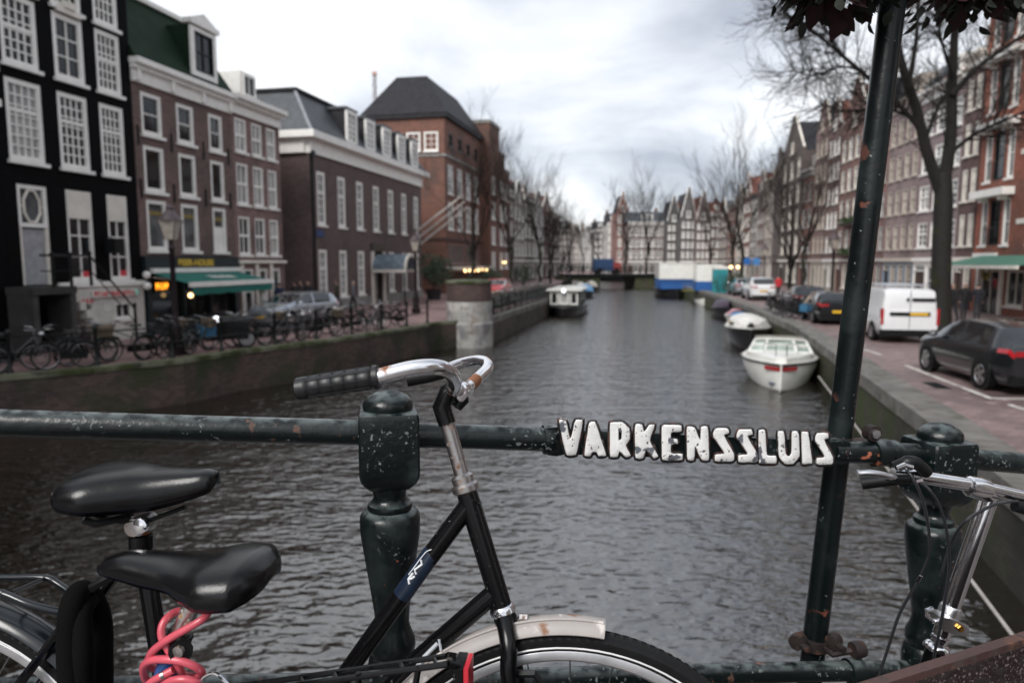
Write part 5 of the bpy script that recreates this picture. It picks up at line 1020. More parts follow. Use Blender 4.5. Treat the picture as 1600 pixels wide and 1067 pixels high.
def bike_proto(k, cols):
    name, fm = cols; o = thing('bicycle', '', 'bicycle'); r = .34
    for x in (0, 1.07):
        wl = MB(); n = 28; wl.tube([(x + (r - .02) * math.cos(6.2832 * i / n), 0, r + (r - .02) * math.sin(6.2832 * i / n)) for i in range(n)], .02, 6, closed=True); wl = wl.build('wheel', TYRE, o)
        mb = MB(); mb.tube([(x + (r - .045) * math.cos(6.2832 * i / n), 0, r + (r - .045) * math.sin(6.2832 * i / n)) for i in range(n)], .011, 5, closed=True)
        for i in range(12): a = 6.2832 * i / 12; mb.tube([(x, .02 * (-1) ** i, r), (x + (r - .05) * math.cos(a), 0, r + (r - .05) * math.sin(a))], .0035, 3)
        mb.lathe([(.022, -.04), (.022, .04)], (x, 0, r), 8, axis=(0, 1, 0)); mb.build('rim', SPOKE, wl)
        mb = MB(); a0, a1 = (.2, 2.9) if x == 0 else (.9, 2.7); mb.tube([(x + (r + .025) * math.cos(a0 + (a1 - a0) * i / 10), 0, r + (r + .025) * math.sin(a0 + (a1 - a0) * i / 10)) for i in range(11)], .024, 6); mb.build('mudguard', fm if k % 2 else DARKM, o)
    mb = MB(); bb = (.46, 0, .29); st = (.33, 0, .82); hd_t = (.86, 0, .88); hd_b = (.92, 0, .66)
    mb.tube([bb, st], .016, 6); mb.tube([bb, hd_b], .018, 6); mb.tube([(.37, 0, .66) if k % 2 else (.42, 0, .45), hd_t], .016, 6); mb.tube([hd_t, hd_b], .019, 6)
    for s in (-1, 1): mb.tube([(0, s * .06, r), bb], .01, 5); mb.tube([(0, s * .06, r), (.35, s * .02, .74)], .008, 5); mb.tube([hd_b, (1.07, s * .05, r)], .012, 5)
    mb.build('frame', fm, o)
    mb = MB(); mb.tube([st, (.30, 0, .95)], .013, 6); mb.build('seat_post', SPOKE, o)
    mb = MB(); mb.loft([[(x, y * w_, z + t) for y, t in ((-1, -.03), (-.7, .025), (0, .035), (.7, .025), (1, -.03))] for x, w_, z in ((.14, .07, .98), (.2, .1, .99), (.3, .06, .98), (.42, .02, .98))], cap=True); mb.build('saddle', SADM, o)
    mb = MB(); mb.tube([hd_t, (.83, 0, 1.02)], .013, 6); mb.tube(smooth_path([(.56, -.28, 1.08), (.72, -.28, 1.09), (.86, -.2, 1.06), (.85, 0, 1.03), (.86, .2, 1.06), (.72, .28, 1.09), (.56, .28, 1.08)], 3), .012, 6); mb.build('handlebar', SPOKE, o)
    mb = MB(); [mb.tube([(.56, s * .28, 1.08), (.68, s * .28, 1.088)], .017, 6) for s in (-1, 1)]; mb.build('grip', RUBBER, o)
    mb = MB(); [mb.tube([(-.3, s * .07, .76), (.2, s * .07, .76), (.3, s * .03, .72)], .008, 5) for s in (-1, 1)]; mb.tube([(-.3, -.07, .76), (-.3, .07, .76)], .008, 5); [mb.tube([(0, s * .07, r), (-.1, s * .07, .76)], .006, 4) for s in (-1, 1)]; mb.build('rear_rack', DARKM, o)
    ch = MB(); ch.box(-.08, .52, .03, .07, .26, .42); ch.build('chain_case', DARKM, o)
    if k == 1: MB().loft([[(x, y, z) for x, y in ((.92 - a, -.16 - a), (1.18 + a, -.16 - a), (1.18 + a, .16 + a), (.92 - a, .16 + a))] for a, z in ((0, .74), (.03, 1.0))]).build('front_crate', pm('wicker', (.12, .09, .06), .8), o)
    if k == 2: MB().ball((1.0, 0, .93), .06).build('headlamp', LAMPG, o)
    if k == 3: mb = MB(); mb.box(-.3, .15, -.22, -.09, .42, .76); mb.box(-.3, .15, .09, .22, .42, .76); mb.build('pannier', pm('blue_bag', (.03, .12, .22), .7), o)
    return o
BK = [('black', BLACKP), ('dark green', pm('bike_green', (.015, .03, .025), .4)), ('grey', pm('bike_grey', (.10, .10, .11), .4)), ('black with blue panniers', BLACKP)]
bps = [bike_proto(k, c) for k, c in enumerate(BK)]
KL = ['black city bicycle with full mudguards', 'dark green bicycle with a wicker front crate', 'grey bicycle with a white front lamp', 'black bicycle with blue side panniers']
used_b = [False] * 4
def place_bike(k, p, rz, lean, where, group):
    o = bps[k] if not used_b[k] else copy_tree(bps[k]); used_b[k] = True
    o.location = p; o.rotation_euler = (lean, 0, rz); o['label'] = KL[k] + ' ' + where; o['group'] = group
rb = random.Random(2)
for i, (p, u) in enumerate(along(FQ, .8, .86, .3) + along(FQ, 1.5, 1.5, .8)):
    if p.y < 14 or p.y > 31 or rb.random() < .05: continue
    a = math.atan2(u.y, u.x) + (math.pi if rb.random() < .5 else 0) + rb.uniform(-.45, .45); k = rb.choice((0, 0, 1, 2, 2, 3))
    n = Vector((-u.y, u.x, 0)); fl = 1 if math.cos(a - math.atan2(u.y, u.x)) > 0 else -1
    place_bike(k, p + n * rb.uniform(-.1, .35) - Vector((math.cos(a), math.sin(a), 0)) * .53, a, R(5) * fl * -1 * -1, 'parked along the left quay fence', 'bicycles parked along the left quay fence')
for i, (p, u) in enumerate(along(QL2[:4], .75, .8, .8)):
    if p.y > 58: continue
    a = math.atan2(u.y, u.x) + math.pi / 2 + rb.uniform(-.3, .3); place_bike(rb.choice((0, 2, 0, 1)), p - Vector((math.cos(a), math.sin(a), 0)) * .3, a, R(3), 'parked past the round pier', 'bicycles parked past the round pier')
for px, py in ((1200, 486), (1207, 489), (1214, 492), (1219, 489), (1226, 495), (1233, 497), (1240, 492), (1246, 500)):
    g = G(px, py, ST); a = R(100) + rb.uniform(-.5, .5); place_bike(rb.choice((0, 2, 3)), g - Vector((math.cos(a), math.sin(a), 0)) * .4, a, R(4), 'parked on the right bank under the bare tree', 'bicycles parked on the right bank')
# scooter-like dark cargo bike on the left
o = thing('cargo_bicycle', 'black cargo bicycle with a covered box among the parked bicycles', 'cargo bicycle', G(318, 553, ST) + Vector((-.2, 1.3, 0)), R(20))
for x, r_ in ((-.75, .33), (.95, .27)):
    wl = MB().tube([(x + (r_ - .02) * math.cos(6.2832 * i / 24), 0, r_ + (r_ - .02) * math.sin(6.2832 * i / 24)) for i in range(24)], .025, 6, closed=True).build('wheel', TYRE, o); MB().lathe([(r_ * .85, -.01), (r_ * .8, .01), (.0001, .01)], (x, 0, r_), 16, axis=(0, -1, 0)).build('rim', SPOKE, wl)
MB().loft([[(-.1 + a, -.3 - b_, z), (1.0 + b_, -.3 - b_, z), (1.0 + b_, .3 + b_, z), (-.1 + a, .3 + b_, z)] for a, b_, z in ((.1, 0, .3), (0, .05, .85), (.1, -.05, 1.0))]).build('box', BLACKP, o)
mb = MB(); mb.tube([(-.75, 0, .33), (-.3, 0, .3), (0, 0, .35)], .025, 6); mb.tube([(-.45, 0, .3), (-.62, 0, .9)], .02, 6); mb.tube([(-.1, 0, .5), (-.2, 0, 1.1)], .02, 6); mb.tube([(-.25, -.28, 1.12), (-.25, .28, 1.12)], .015, 6); mb.build('frame', DARKM, o); MB().ball((-.64, 0, .94), .11, 8, 6, .5).build('saddle', SADM, o); MB().ball((.1, -.36, .95), .1).build('headlamp', HEADL, o)
# people: one continuous skinned body each
SKIN = pm('skin', (.42, .26, .2), .6); HAIRD = pm('dark_hair', (.02, .015, .012), .6); HAIRL = pm('light_hair', (.4, .36, .3), .6); TRS = pm('dark_trousers', (.02, .022, .028), .8); SHOE = pm('dark_shoes', (.012, .012, .012), .6)
def person(label, loc, rz, jacket, hair=HAIRD, trousers=TRS, stride=.12, h=1.76, bend=0):
    V = [(0, 0, .95), (0, 0, 1.15), (0, 0, 1.38), (0, 0, 1.50), (0, .02, 1.57), (0, .03, 1.66), (0, .02, 1.73),
         (.09, 0, .92), (.10, stride, .5), (.10, stride * 1.2, .08), (.10, stride * 1.2 + .13, .035), (-.09, 0, .92), (-.10, -stride, .5), (-.10, -stride * 1.9, .09), (-.10, -stride * 1.9 + .13, .035),
         (.19, 0, 1.42), (.24, -.04, 1.16), (.23, .06, .92), (.22, .1, .82), (-.19, 0, 1.42), (-.24, .02, 1.16), (-.22, .14, .95), (-.2, .18, .86)]
    E = [(0, 1), (1, 2), (2, 3), (3, 4), (4, 5), (5, 6), (0, 7), (7, 8), (8, 9), (9, 10), (0, 11), (11, 12), (12, 13), (13, 14), (2, 15), (15, 16), (16, 17), (17, 18), (2, 19), (19, 20), (20, 21), (21, 22)]
    Rr = [.15, .145, .16, .07, .06, .1, .08, .1, .07, .05, .045, .1, .07, .05, .045, .075, .058, .042, .04, .075, .058, .042, .04]
    me = bpy.data.meshes.new('person'); me.from_pydata(V, E, []); ob = bpy.data.objects.new('tmp', me); C.objects.link(ob)
    md = ob.modifiers.new('s', 'SKIN'); [setattr(me.skin_vertices[0].data[i], 'radius', (r_, r_ * (.72 if i < 3 else 1))) for i, r_ in enumerate(Rr)]; me.skin_vertices[0].data[0].use_root = True
    ob.modifiers.new('u', 'SUBSURF').levels = 1; ob.modifiers['u'].render_levels = 1
    dg = bpy.context.evaluated_depsgraph_get(); m2 = bpy.data.meshes.new_from_object(ob.evaluated_get(dg)); bpy.data.objects.remove(ob); m2.materials.clear()
    for m_ in (jacket, trousers, SHOE, SKIN, hair): m2.materials.append(m_)
    for p in m2.polygons:
        c = p.center; p.material_index = 2 if c.z < .1 else 1 if c.z < .88 and abs(c.x) < .185 else 3 if (c.z < .88) else 0 if c.z < 1.52 else 4 if (c.z > 1.72 or (c.y < .0 and c.z > 1.6)) else 3
    m2.shade_smooth(); o = link('person', m2, None, loc); o.rotation_euler = (0, 0, rz); o.scale = (h / 1.78,) * 3; tag(o, label, 'person'); return o
J = lambda n, c: pm('jacket_' + n, c, .8, var=.2)
person('person in a long grey coat walking past the long brown building', P(552, 470, 38).xy.to_3d() + Vector((0, 0, ST)), R(-70), J('grey', (.13, .13, .15)), hair=HAIRL)
person('person in an olive coat walking beside the long brown building', P(527, 470, 38.5).xy.to_3d() + Vector((0, 0, ST)), R(110), J('olive', (.045, .05, .03)))
for i, (px, z, c, lab) in enumerate(((437, 34.4, (.02, .03, .07), 'person in a navy jacket at the cafe corner'), (461, 37, (.02, .018, .018), 'person in a black coat among the group by the brown building'), (471, 37.4, (.06, .04, .035), 'person in a brown coat among the group by the brown building'), (482, 36.8, (.015, .017, .02), 'person in a charcoal coat among the group by the brown building'))):
    person(lab, P(px, 470, z).xy.to_3d() + Vector((0, 0, ST)), R(60 * i), J('c%d' % i, c), stride=.04)
person('person in a black coat standing behind the white van', P(1402, 470, 34).xy.to_3d() + Vector((0, 0, ST)), R(20), J('black', (.012, .012, .014)))
person('person in black on the pavement left of the green awning', P(1506, 480, 33.5).xy.to_3d() + Vector((0, 0, ST)), R(160), J('black', (.012, .012, .014)), stride=.1)
person('person in dark navy beside the cafe door under the green awning', P(1527, 480, 33).xy.to_3d() + Vector((0, 0, ST)), R(-20), J('ink', (.012, .014, .022)), stride=.05)
person('light-haired person in dark clothes beside the big tree trunk', P(1488, 480, 32.5).xy.to_3d() + Vector((0, 0, ST)), R(90), J('black', (.012, .012, .014)), hair=HAIRL)
person('person in a bright red jacket behind the white SUV', P(1216, 450, 54).xy.to_3d() + Vector((0, 0, ST)), R(10), J('red', (.5, .03, .04)))
person('person in maroon walking on the far right bank', P(1182, 450, 66).xy.to_3d() + Vector((0, 0, ST)), R(0), J('maroon', (.12, .03, .04)))
# ================================================================== foreground: bridge railing with the name sign
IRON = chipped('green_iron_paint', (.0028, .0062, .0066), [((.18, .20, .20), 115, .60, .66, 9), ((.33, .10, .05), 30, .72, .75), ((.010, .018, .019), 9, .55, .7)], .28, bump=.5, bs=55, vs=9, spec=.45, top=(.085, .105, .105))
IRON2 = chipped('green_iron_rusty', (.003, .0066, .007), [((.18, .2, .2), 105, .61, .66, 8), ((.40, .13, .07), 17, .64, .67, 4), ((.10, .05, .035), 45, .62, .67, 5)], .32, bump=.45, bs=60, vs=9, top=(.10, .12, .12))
RUST = chipped('rusty_bolt', (.016, .010, .009), [((.07, .03, .018), 40, .55, .68)], .6, bump=.5, bs=60)
rp = RAILP.q
rail = thing('bridge_railing', 'dark green iron bridge railing with turned posts and a raised letter name bar', 'railing', RAILP.l(0, DECK))
railr = .0255
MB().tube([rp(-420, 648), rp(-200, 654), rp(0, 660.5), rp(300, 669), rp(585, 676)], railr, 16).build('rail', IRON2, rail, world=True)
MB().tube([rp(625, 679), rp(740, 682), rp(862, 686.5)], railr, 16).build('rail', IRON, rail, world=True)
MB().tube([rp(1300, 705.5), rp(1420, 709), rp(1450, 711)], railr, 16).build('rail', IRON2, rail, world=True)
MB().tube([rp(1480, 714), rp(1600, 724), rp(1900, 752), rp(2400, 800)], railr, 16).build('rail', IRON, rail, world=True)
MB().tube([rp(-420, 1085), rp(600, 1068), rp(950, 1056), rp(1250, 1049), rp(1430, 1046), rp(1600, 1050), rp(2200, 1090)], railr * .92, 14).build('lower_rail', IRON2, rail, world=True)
# joint collars beside the posts and the sign
for px, py in ((856, 686.5), (1392, 708)):
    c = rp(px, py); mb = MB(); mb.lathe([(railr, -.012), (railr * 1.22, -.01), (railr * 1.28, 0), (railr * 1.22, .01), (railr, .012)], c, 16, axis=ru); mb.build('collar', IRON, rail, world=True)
# turned post
def post_mesh():
    c0 = rp(607, 672); k = opt(c0) / F
    H = lambda py: rp(607, py).z
    def bevel_sq(a, z, b): p = []
    prof = [(758, 30), (765, 27), (775, 25), (781, 28), (785, 34), (790, 35.5), (794, 34), (797, 41), (803, 46.5), (812, 47.5), (830, 47), (870, 41), (915, 34), (955, 28), (972, 27), (983, 30), (996, 36), (1008, 37), (1018, 33), (1024, 38), (1040, 41), (1060, 40)]
    mb = MB(); cen = Vector((c0.x, c0.y, 0))
    pr = [(r * k, H(py)) for py, r in prof]; pr += [(.05, DECK + .16), (.075, DECK + .12), (.08, DECK - .02)]
    mb.lathe(pr, cen, 32)
    mb.lathe([(r * k, H(py)) for py, r in ((641, 37.5), (634, 39), (627, 38), (619, 31), (612, 18), (609, .001))], cen, 32)
    s = 45.5 * k; hd = MB(); ring = []
    for py, f in ((757, .66), (751, .79), (743, .92), (735, .985), (729, 1.0), (649, 1.0), (644.5, .985), (641, .95), (638.5, .84)):
        z = H(py); rr_ = []; ch = .075; a = s * f
        for x, y in ((-1 + ch, -1), (1 - ch, -1), (1, -1 + ch), (1, 1 - ch), (1 - ch, 1), (-1 + ch, 1), (-1, 1 - ch), (-1, -1 + ch)): p = cen + ru * (x * a) + rn * (y * a); rr_.append((p.x, p.y, z))
        ring.append(rr_)
    hd.loft(ring)
    return mb, hd, c0
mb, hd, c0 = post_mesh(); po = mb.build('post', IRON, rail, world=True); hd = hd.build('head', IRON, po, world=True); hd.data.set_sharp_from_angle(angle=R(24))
for k_, c in enumerate((rp(1466, 713), rp(-390, 650))):
    p2 = link('post', po.data, rail); p2.location = po.location + (c - c0); link('head', hd.data, p2)
# name bar and letters
mb = MB(); A = rp(852, 687, -.005); B = rp(1322, 705, -.005); d_ = (B - A).normalized(); up_ = Vector((0, 0, 1)); hh = .028
def barpt(f, z, n): return A.lerp(B, f) + up_ * z + rn * n
mb.loft([[barpt(f, -h_, -.014), barpt(f, h_, -.014), barpt(f, h_, .016), barpt(f, -h_, .016)] for f, h_ in ((0, .018), (.004, .029), (.03, .031), (.055, .026), (.95, .025), (.97, .028), (1, .024))])
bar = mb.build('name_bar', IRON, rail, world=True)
mb = MB(); [mb.lathe([(.008, 0), (.008, .004), (.005, .007), (.0001, .007)], barpt(f, 0, -.014), 10, axis=-rn) for f in (.022, .985)]; mb.build('rivet', RUST, bar, world=True)
LET = {'V': [(0, 1), (.30, 1), (.47, .42), (.66, 1), (.97, 1), (.70, 0), (.30, 0)],
 'A': [(0, .02), (.22, .98), (.5, 1), (1, .02), (.62, 0), (.55, .14), (.36, .14), (.3, 0)],
 'R': [(0, 0), (0, 1), (.6, 1), (.92, .84), (.95, .5), (.72, .36), (1, .04), (.72, 0), (.42, .2), (.40, .02)],
 'K': [(.02, 0), (0, 1), (.32, 1), (.38, .72), (.58, .98), (.85, .98), (.6, .52), (1, .06), (.78, 0), (.45, .30), (.36, .0)],
 'E': [(.02, 0), (0, 1), (.92, 1), (.92, .8), (.42, .8), (.42, .62), (.75, .62), (.75, .46), (.42, .46), (.42, .2), (.98, .2), (.96, 0)],
 'N': [(.02, 0), (0, 1), (.34, .98), (.62, .55), (.6, 1), (.94, 1), (1, 0), (.66, 0), (.36, .45), (.36, 0)],
 'S': [(0, .86), (.12, 1), (.72, 1), (.78, .82), (.48, .80), (1, .24), (1, .06), (.9, 0), (.08, 0), (.06, .22), (.55, .24), (.0, .74)],
 'L': [(.02, 0), (0, 1), (.38, 1), (.45, .24), (.98, .24), (1, 0)],
 'U': [(.06, .2), (0, 1), (.32, 1), (.36, .32), (.5, .22), (.62, .32), (.62, 1), (.95, 1), (1, .24), (.72, 0), (.32, 0)],
 'I': [(.08, 0), (0, 1), (.62, 1), (1, .02)]}
rects = [('V', 150, 282, 103, 272), ('A', 270, 386, 112, 278), ('R', 390, 500, 116, 282), ('K', 505, 629, 123, 288), ('E', 629, 742, 130, 294), ('N', 745, 861, 134, 296), ('S', 868, 976, 143, 300), ('S', 976, 1086, 149, 303), ('L', 1078, 1173, 151, 309), ('U', 1165, 1280, 156, 312), ('I', 1277, 1336, 160, 313), ('S', 1340, 1433, 166, 314)]
def letter_mat():
    m, nt, b = newmat('white_letter_paint')
    col, nz_, tc = vari(nt, (.88, .87, .85), .06, 25)
    m1 = mask(nt, tc, 30, .60, .625, 5, 4); col = mixc(nt, m1, col, (.14, .15, .17)); m2 = mask(nt, tc, 120, .65, .68, 3, 9); col = mixc(nt, m2, col, (.09, .05, .04))
    nt.links.new(col, b.inputs['Base Color']); b.inputs['Roughness'].default_value = .5
    n2 = nt.nodes.new('ShaderNodeTexNoise'); n2.inputs['Scale'].default_value = 130; n2.inputs['Detail'].default_value = 4; nt.links.new(tc.outputs['Object'], n2.inputs['Vector']); bumpn(nt, b, n2.outputs[0], .5, .002)
    return m
WL = letter_mat(); LSIDE = chipped('letter_edge_rust', (.018, .017, .018), [((.10, .05, .04), 45, .5, .62), ((.3, .3, .3), 60, .66, .7)], .55, bump=.4, bs=80)
rl = random.Random(31)
for ch, x0, x1, y0, y1 in rects:
    X0, X1, Y0, Y1 = 820 + x0 / 2.963, 820 + x1 / 2.963, 620 + y0 / 2.963, 620 + y1 / 2.963
    pts = []
    raw = LET[ch]
    for i in range(len(raw)):
        a, b_ = Vector(raw[i]), Vector(raw[(i + 1) % len(raw)]); L = (b_ - a).length; n = max(2, int(L / .12))
        for j in range(n): pts.append(a.lerp(b_, j / n))
    if 1:                                                   # soften the corners, roughen the edge
        for _ in range(2): pts = [pts[i] * .82 + (pts[i - 1] + pts[(i + 1) % len(pts)]) * .09 for i in range(len(pts))]
        pts = [p + Vector((rl.gauss(0, .004), rl.gauss(0, .004))) for p in pts]
    shx = 2.2
    def lp(p, n, g=0):
        c = Vector((.5, .5)); return rp(X0 + (X1 - X0) * (.03 + .92 * p.x), Y1 + (Y0 - Y1) * p.y, n)
    bm = bmesh.new(); es = []; asp = (X1 - X0) / (Y1 - Y0)
    loops = [(pts, 1)] + ([([Vector(p) for p in ((.38, .48), (.38, .82), (.5, .85), (.58, .75), (.56, .52))], -1)] if ch == 'R' else [])
    rows = []
    for lo, sg_ in loops:
        k = len(lo); nrm = []
        for i in range(k):
            t_ = lo[(i + 1) % k] - lo[i - 1]; t_ = Vector((t_.x * asp, t_.y)); t_.normalize(); nrm.append(Vector((-t_.y / asp, t_.x)))
        # (the hole runs the same way round as the outline, so its normals point into the stroke)
        if sg_ < 0: nrm = [-v_ for v_ in nrm]; nrm = [v_ * -1 for v_ in nrm]
        g1, g2 = (.035, .075) if sg_ > 0 else (-.02, -.03)
        r0 = [bm.verts.new(lp(p - n_ * g1 * sg_ * (1 if sg_ > 0 else 0), -.036)) for p, n_ in zip(lo, nrm)]
        r1 = [bm.verts.new(lp(p + n_ * (-.005 if sg_ > 0 else -.02), -.033)) for p, n_ in zip(lo, nrm)]
        r2 = [bm.verts.new(lp(p + n_ * (.062 if sg_ > 0 else -.04), -.024)) for p, n_ in zip(lo, nrm)]
        r3 = [bm.verts.new(lp(p + n_ * (.068 if sg_ > 0 else -.04), -.012)) for p, n_ in zip(lo, nrm)]
        es += [bm.edges.new((r0[i], r0[(i + 1) % k])) for i in range(k)]; rows.append((r0, r1, r2, r3))
    bmesh.ops.triangle_fill(bm, use_beauty=True, use_dissolve=False, edges=es)
    for f in bm.faces: f.material_index = 0
    for rw3 in rows:
        k = len(rw3[0])
        for q_ in range(3):
            for i in range(k):
                f = bm.faces.new((rw3[q_][i], rw3[q_][(i + 1) % k], rw3[q_ + 1][(i + 1) % k], rw3[q_ + 1][i])); f.material_index = 0 if q_ == 0 else 1
    bmesh.ops.recalc_face_normals(bm, faces=bm.faces)
    inv = wm(bar).inverted() if 0 else wm(rail).inverted()
    bmesh.ops.transform(bm, matrix=inv, verts=bm.verts)
    me = bpy.data.meshes.new('letter'); bm.to_mesh(me); bm.free(); me.shade_smooth(); me.set_sharp_from_angle(angle=R(50)); me.materials.append(WL); me.materials.append(LSIDE); link('letter', me, bar)
# leaning pole clamped to the railing
POLE = chipped('pole_paint', (.0032, .006, .0065), [((.26, .08, .05), 19, .62, .66, 3.5), ((.008, .014, .015), 7, .5, .7), ((.28, .3, .3), 90, .70, .72)], .3, bump=.35, bs=50, vs=7, spec=.35)
pole = thing('flower_pole', 'leaning dark green pole clamped behind the railing carrying flower baskets', 'pole', RAILP.q(1268, 1040, .06))
pp = lambda px, py: RAILP.q(px, py, .062)
bot = pp(1268, 1040); top = pp(1397, -15); dirp = (top - bot).normalized(); topx = top + dirp * .75; botx = bot - dirp * .42
MB().tube([botx, bot, bot.lerp(top, .5), top, topx], .0283, 20).build('tube', POLE, pole, world=True)
MB().lathe([(.03, 0), (.034, .005), (.034, .02), (.0001, .035)], topx, 16, axis=dirp).build('cap', POLE, pole, world=True)
cl = pp(1306, 690); mb = MB(); mb.lathe([(.031, -.012), (.036, -.01), (.036, .012), (.031, .014)], cl, 18, axis=dirp); mb.obox(cl - rn * .03 + ru * .035, ru, rn, .045, .035, cl.z - .006, cl.z + .006); mb.build('upper_clamp', RUST, pole, world=True)
c = rp(1362, 676, -.0); mb = MB(); mb.lathe([(.0001, -.012), (.0185, -.011), (.0185, .011), (.0001, .012)], c, 14, axis=rn); k2 = MB(); mb.build('clamp_ring', RUST, pole, world=True); MB().lathe([(.011, 0), (.011, .006), (.0001, .008)], c - rn * .012, 6, axis=-rn).build('bolt', ALU, pole, world=True)
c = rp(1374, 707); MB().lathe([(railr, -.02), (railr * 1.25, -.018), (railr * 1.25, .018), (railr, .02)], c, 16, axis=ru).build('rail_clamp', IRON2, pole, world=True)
c = pp(1271, 1003); mb = MB(); mb.lathe([(.03, -.014), (.037, -.012), (.037, .012), (.03, .014)], c, 18, axis=dirp); mb.build('lower_clamp', RUST, pole, world=True)
for px in (1247, 1302):
    c = RAILP.q(px, 1001, .03); mb = MB(); mb.lathe([(.0001, -.016), (.018, -.014), (.02, 0), (.018, .014), (.0001, .016)], c, 12, axis=ru + rn * .6); mb.build('clamp_lug', RUST, pole, world=True); MB().lathe([(.008, .0), (.008, .03), (.0001, .032)], c - rn * .01, 6, axis=-rn).build('bolt', RUST, pole, world=True)
c = RAILP.q(1340, 1014, .0); mb = MB(); mb.lathe([(.0001, -.016), (.019, -.014), (.021, 0), (.019, .014), (.0001, .016)], c, 12, axis=ru); mb.tube([c, RAILP.q(1300, 1022, .02), RAILP.q(1285, 1010, .03)], .008, 6); mb.build('clamp_lug', RUST, pole, world=True)
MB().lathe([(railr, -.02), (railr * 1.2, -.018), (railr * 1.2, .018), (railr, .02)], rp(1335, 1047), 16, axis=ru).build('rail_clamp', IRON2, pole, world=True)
# hanging baskets
LRED = pm('dark_red_leaves', (.022, .003, .005), .7, var=.6, vs=14); LGRN = pm('dark_basket_leaves', (.006, .010, .004), .7, var=.6, vs=14)
def basket(label, px, py, R_, seed, dn):
    c = RAILP.q(px, py, .062 + dn); o = thing('flower_basket', label, 'flower basket', c); rnd = random.Random(seed)
    ax = [pp(1397, -15) + dirp * t for t in (.1, .25)]
    mb = MB(); mb.lathe([(.0001, -R_ * .45), (R_ * .35, -R_ * .38), (R_ * .6, -R_ * .1), (R_ * .66, .05)], c, 16); mb.tube([c + Vector((0, 0, .04)), ax[0]], .008, 6); mb.build('bowl', DARKM, o, world=True)
    for mat_, nm, cnt, rr_, sz in ((LRED, 'red_leaves', 260, R_ * .86, .036), (LGRN, 'green_leaves', 420, R_ * 1.15, .019)):
        mb = MB()
        for _ in range(cnt):
            a = rnd.uniform(0, 6.283); ph = rnd.uniform(-1.15, .8); d = Vector((math.cos(a) * math.cos(ph), math.sin(a) * math.cos(ph), math.sin(ph))); p = c + d * rr_ * rnd.uniform(.55, 1.08)
            f = (d + Vector((rnd.gauss(0, .5), rnd.gauss(0, .5), rnd.gauss(-.4, .4)))).normalized(); sd_ = f.cross(Vector((0, 0, 1)) + d * .4).normalized(); s_ = sz * rnd.uniform(.6, 1.3); nr = f.cross(sd_)
            L_ = []; Rr_ = []
            for t, w__, dr in ((0, .05, 0), (.25, .42, .04), (.5, .5, .0), (.75, .34, -.12), (1, .03, -.3)):
                c__ = p + f * (t * s_ * 1.7) + nr * (dr * s_); L_.append(c__ + sd_ * w__ * s_ + nr * .12 * s_ * w__); Rr_.append(c__ - sd_ * w__ * s_ + nr * .12 * s_ * w__); L_.append(c__)
            vs_ = []
            for i in range(5): vs_ += [L_[2 * i], L_[2 * i + 1], Rr_[i]]
            mb.add(vs_, [q__ for i in range(4) for q__ in ((3 * i, 3 * i + 1, 3 * i + 4, 3 * i + 3), (3 * i + 1, 3 * i + 2, 3 * i + 5, 3 * i + 4))])
        tag(mb.build(nm, mat_, o, world=True), kind='stuff')
basket('dark red and green flower basket left of the leaning pole top', 1316, -92, .15, 5, -.02)
basket('dark red and green flower basket right of the leaning pole top', 1522, -84, .15, 9, .02)
# thin mooring rope down to the bridge
ro = thing('mooring_rope', 'pale straight mooring rope running from the white motor boat towards the bridge', 'rope', G(1286, 600, .6))
mb = MB(); a_ = G(1279, 588, .62); c_ = P(1590, 1003, 4.0); e_ = a_.lerp(c_, 1.18); mb.tube([a_, a_.lerp(c_, .5), c_, e_], [.02, .016, .012, .011], 6); mb.build('line', pm('rope_grey', (.42, .39, .36), .8), ro, world=True)
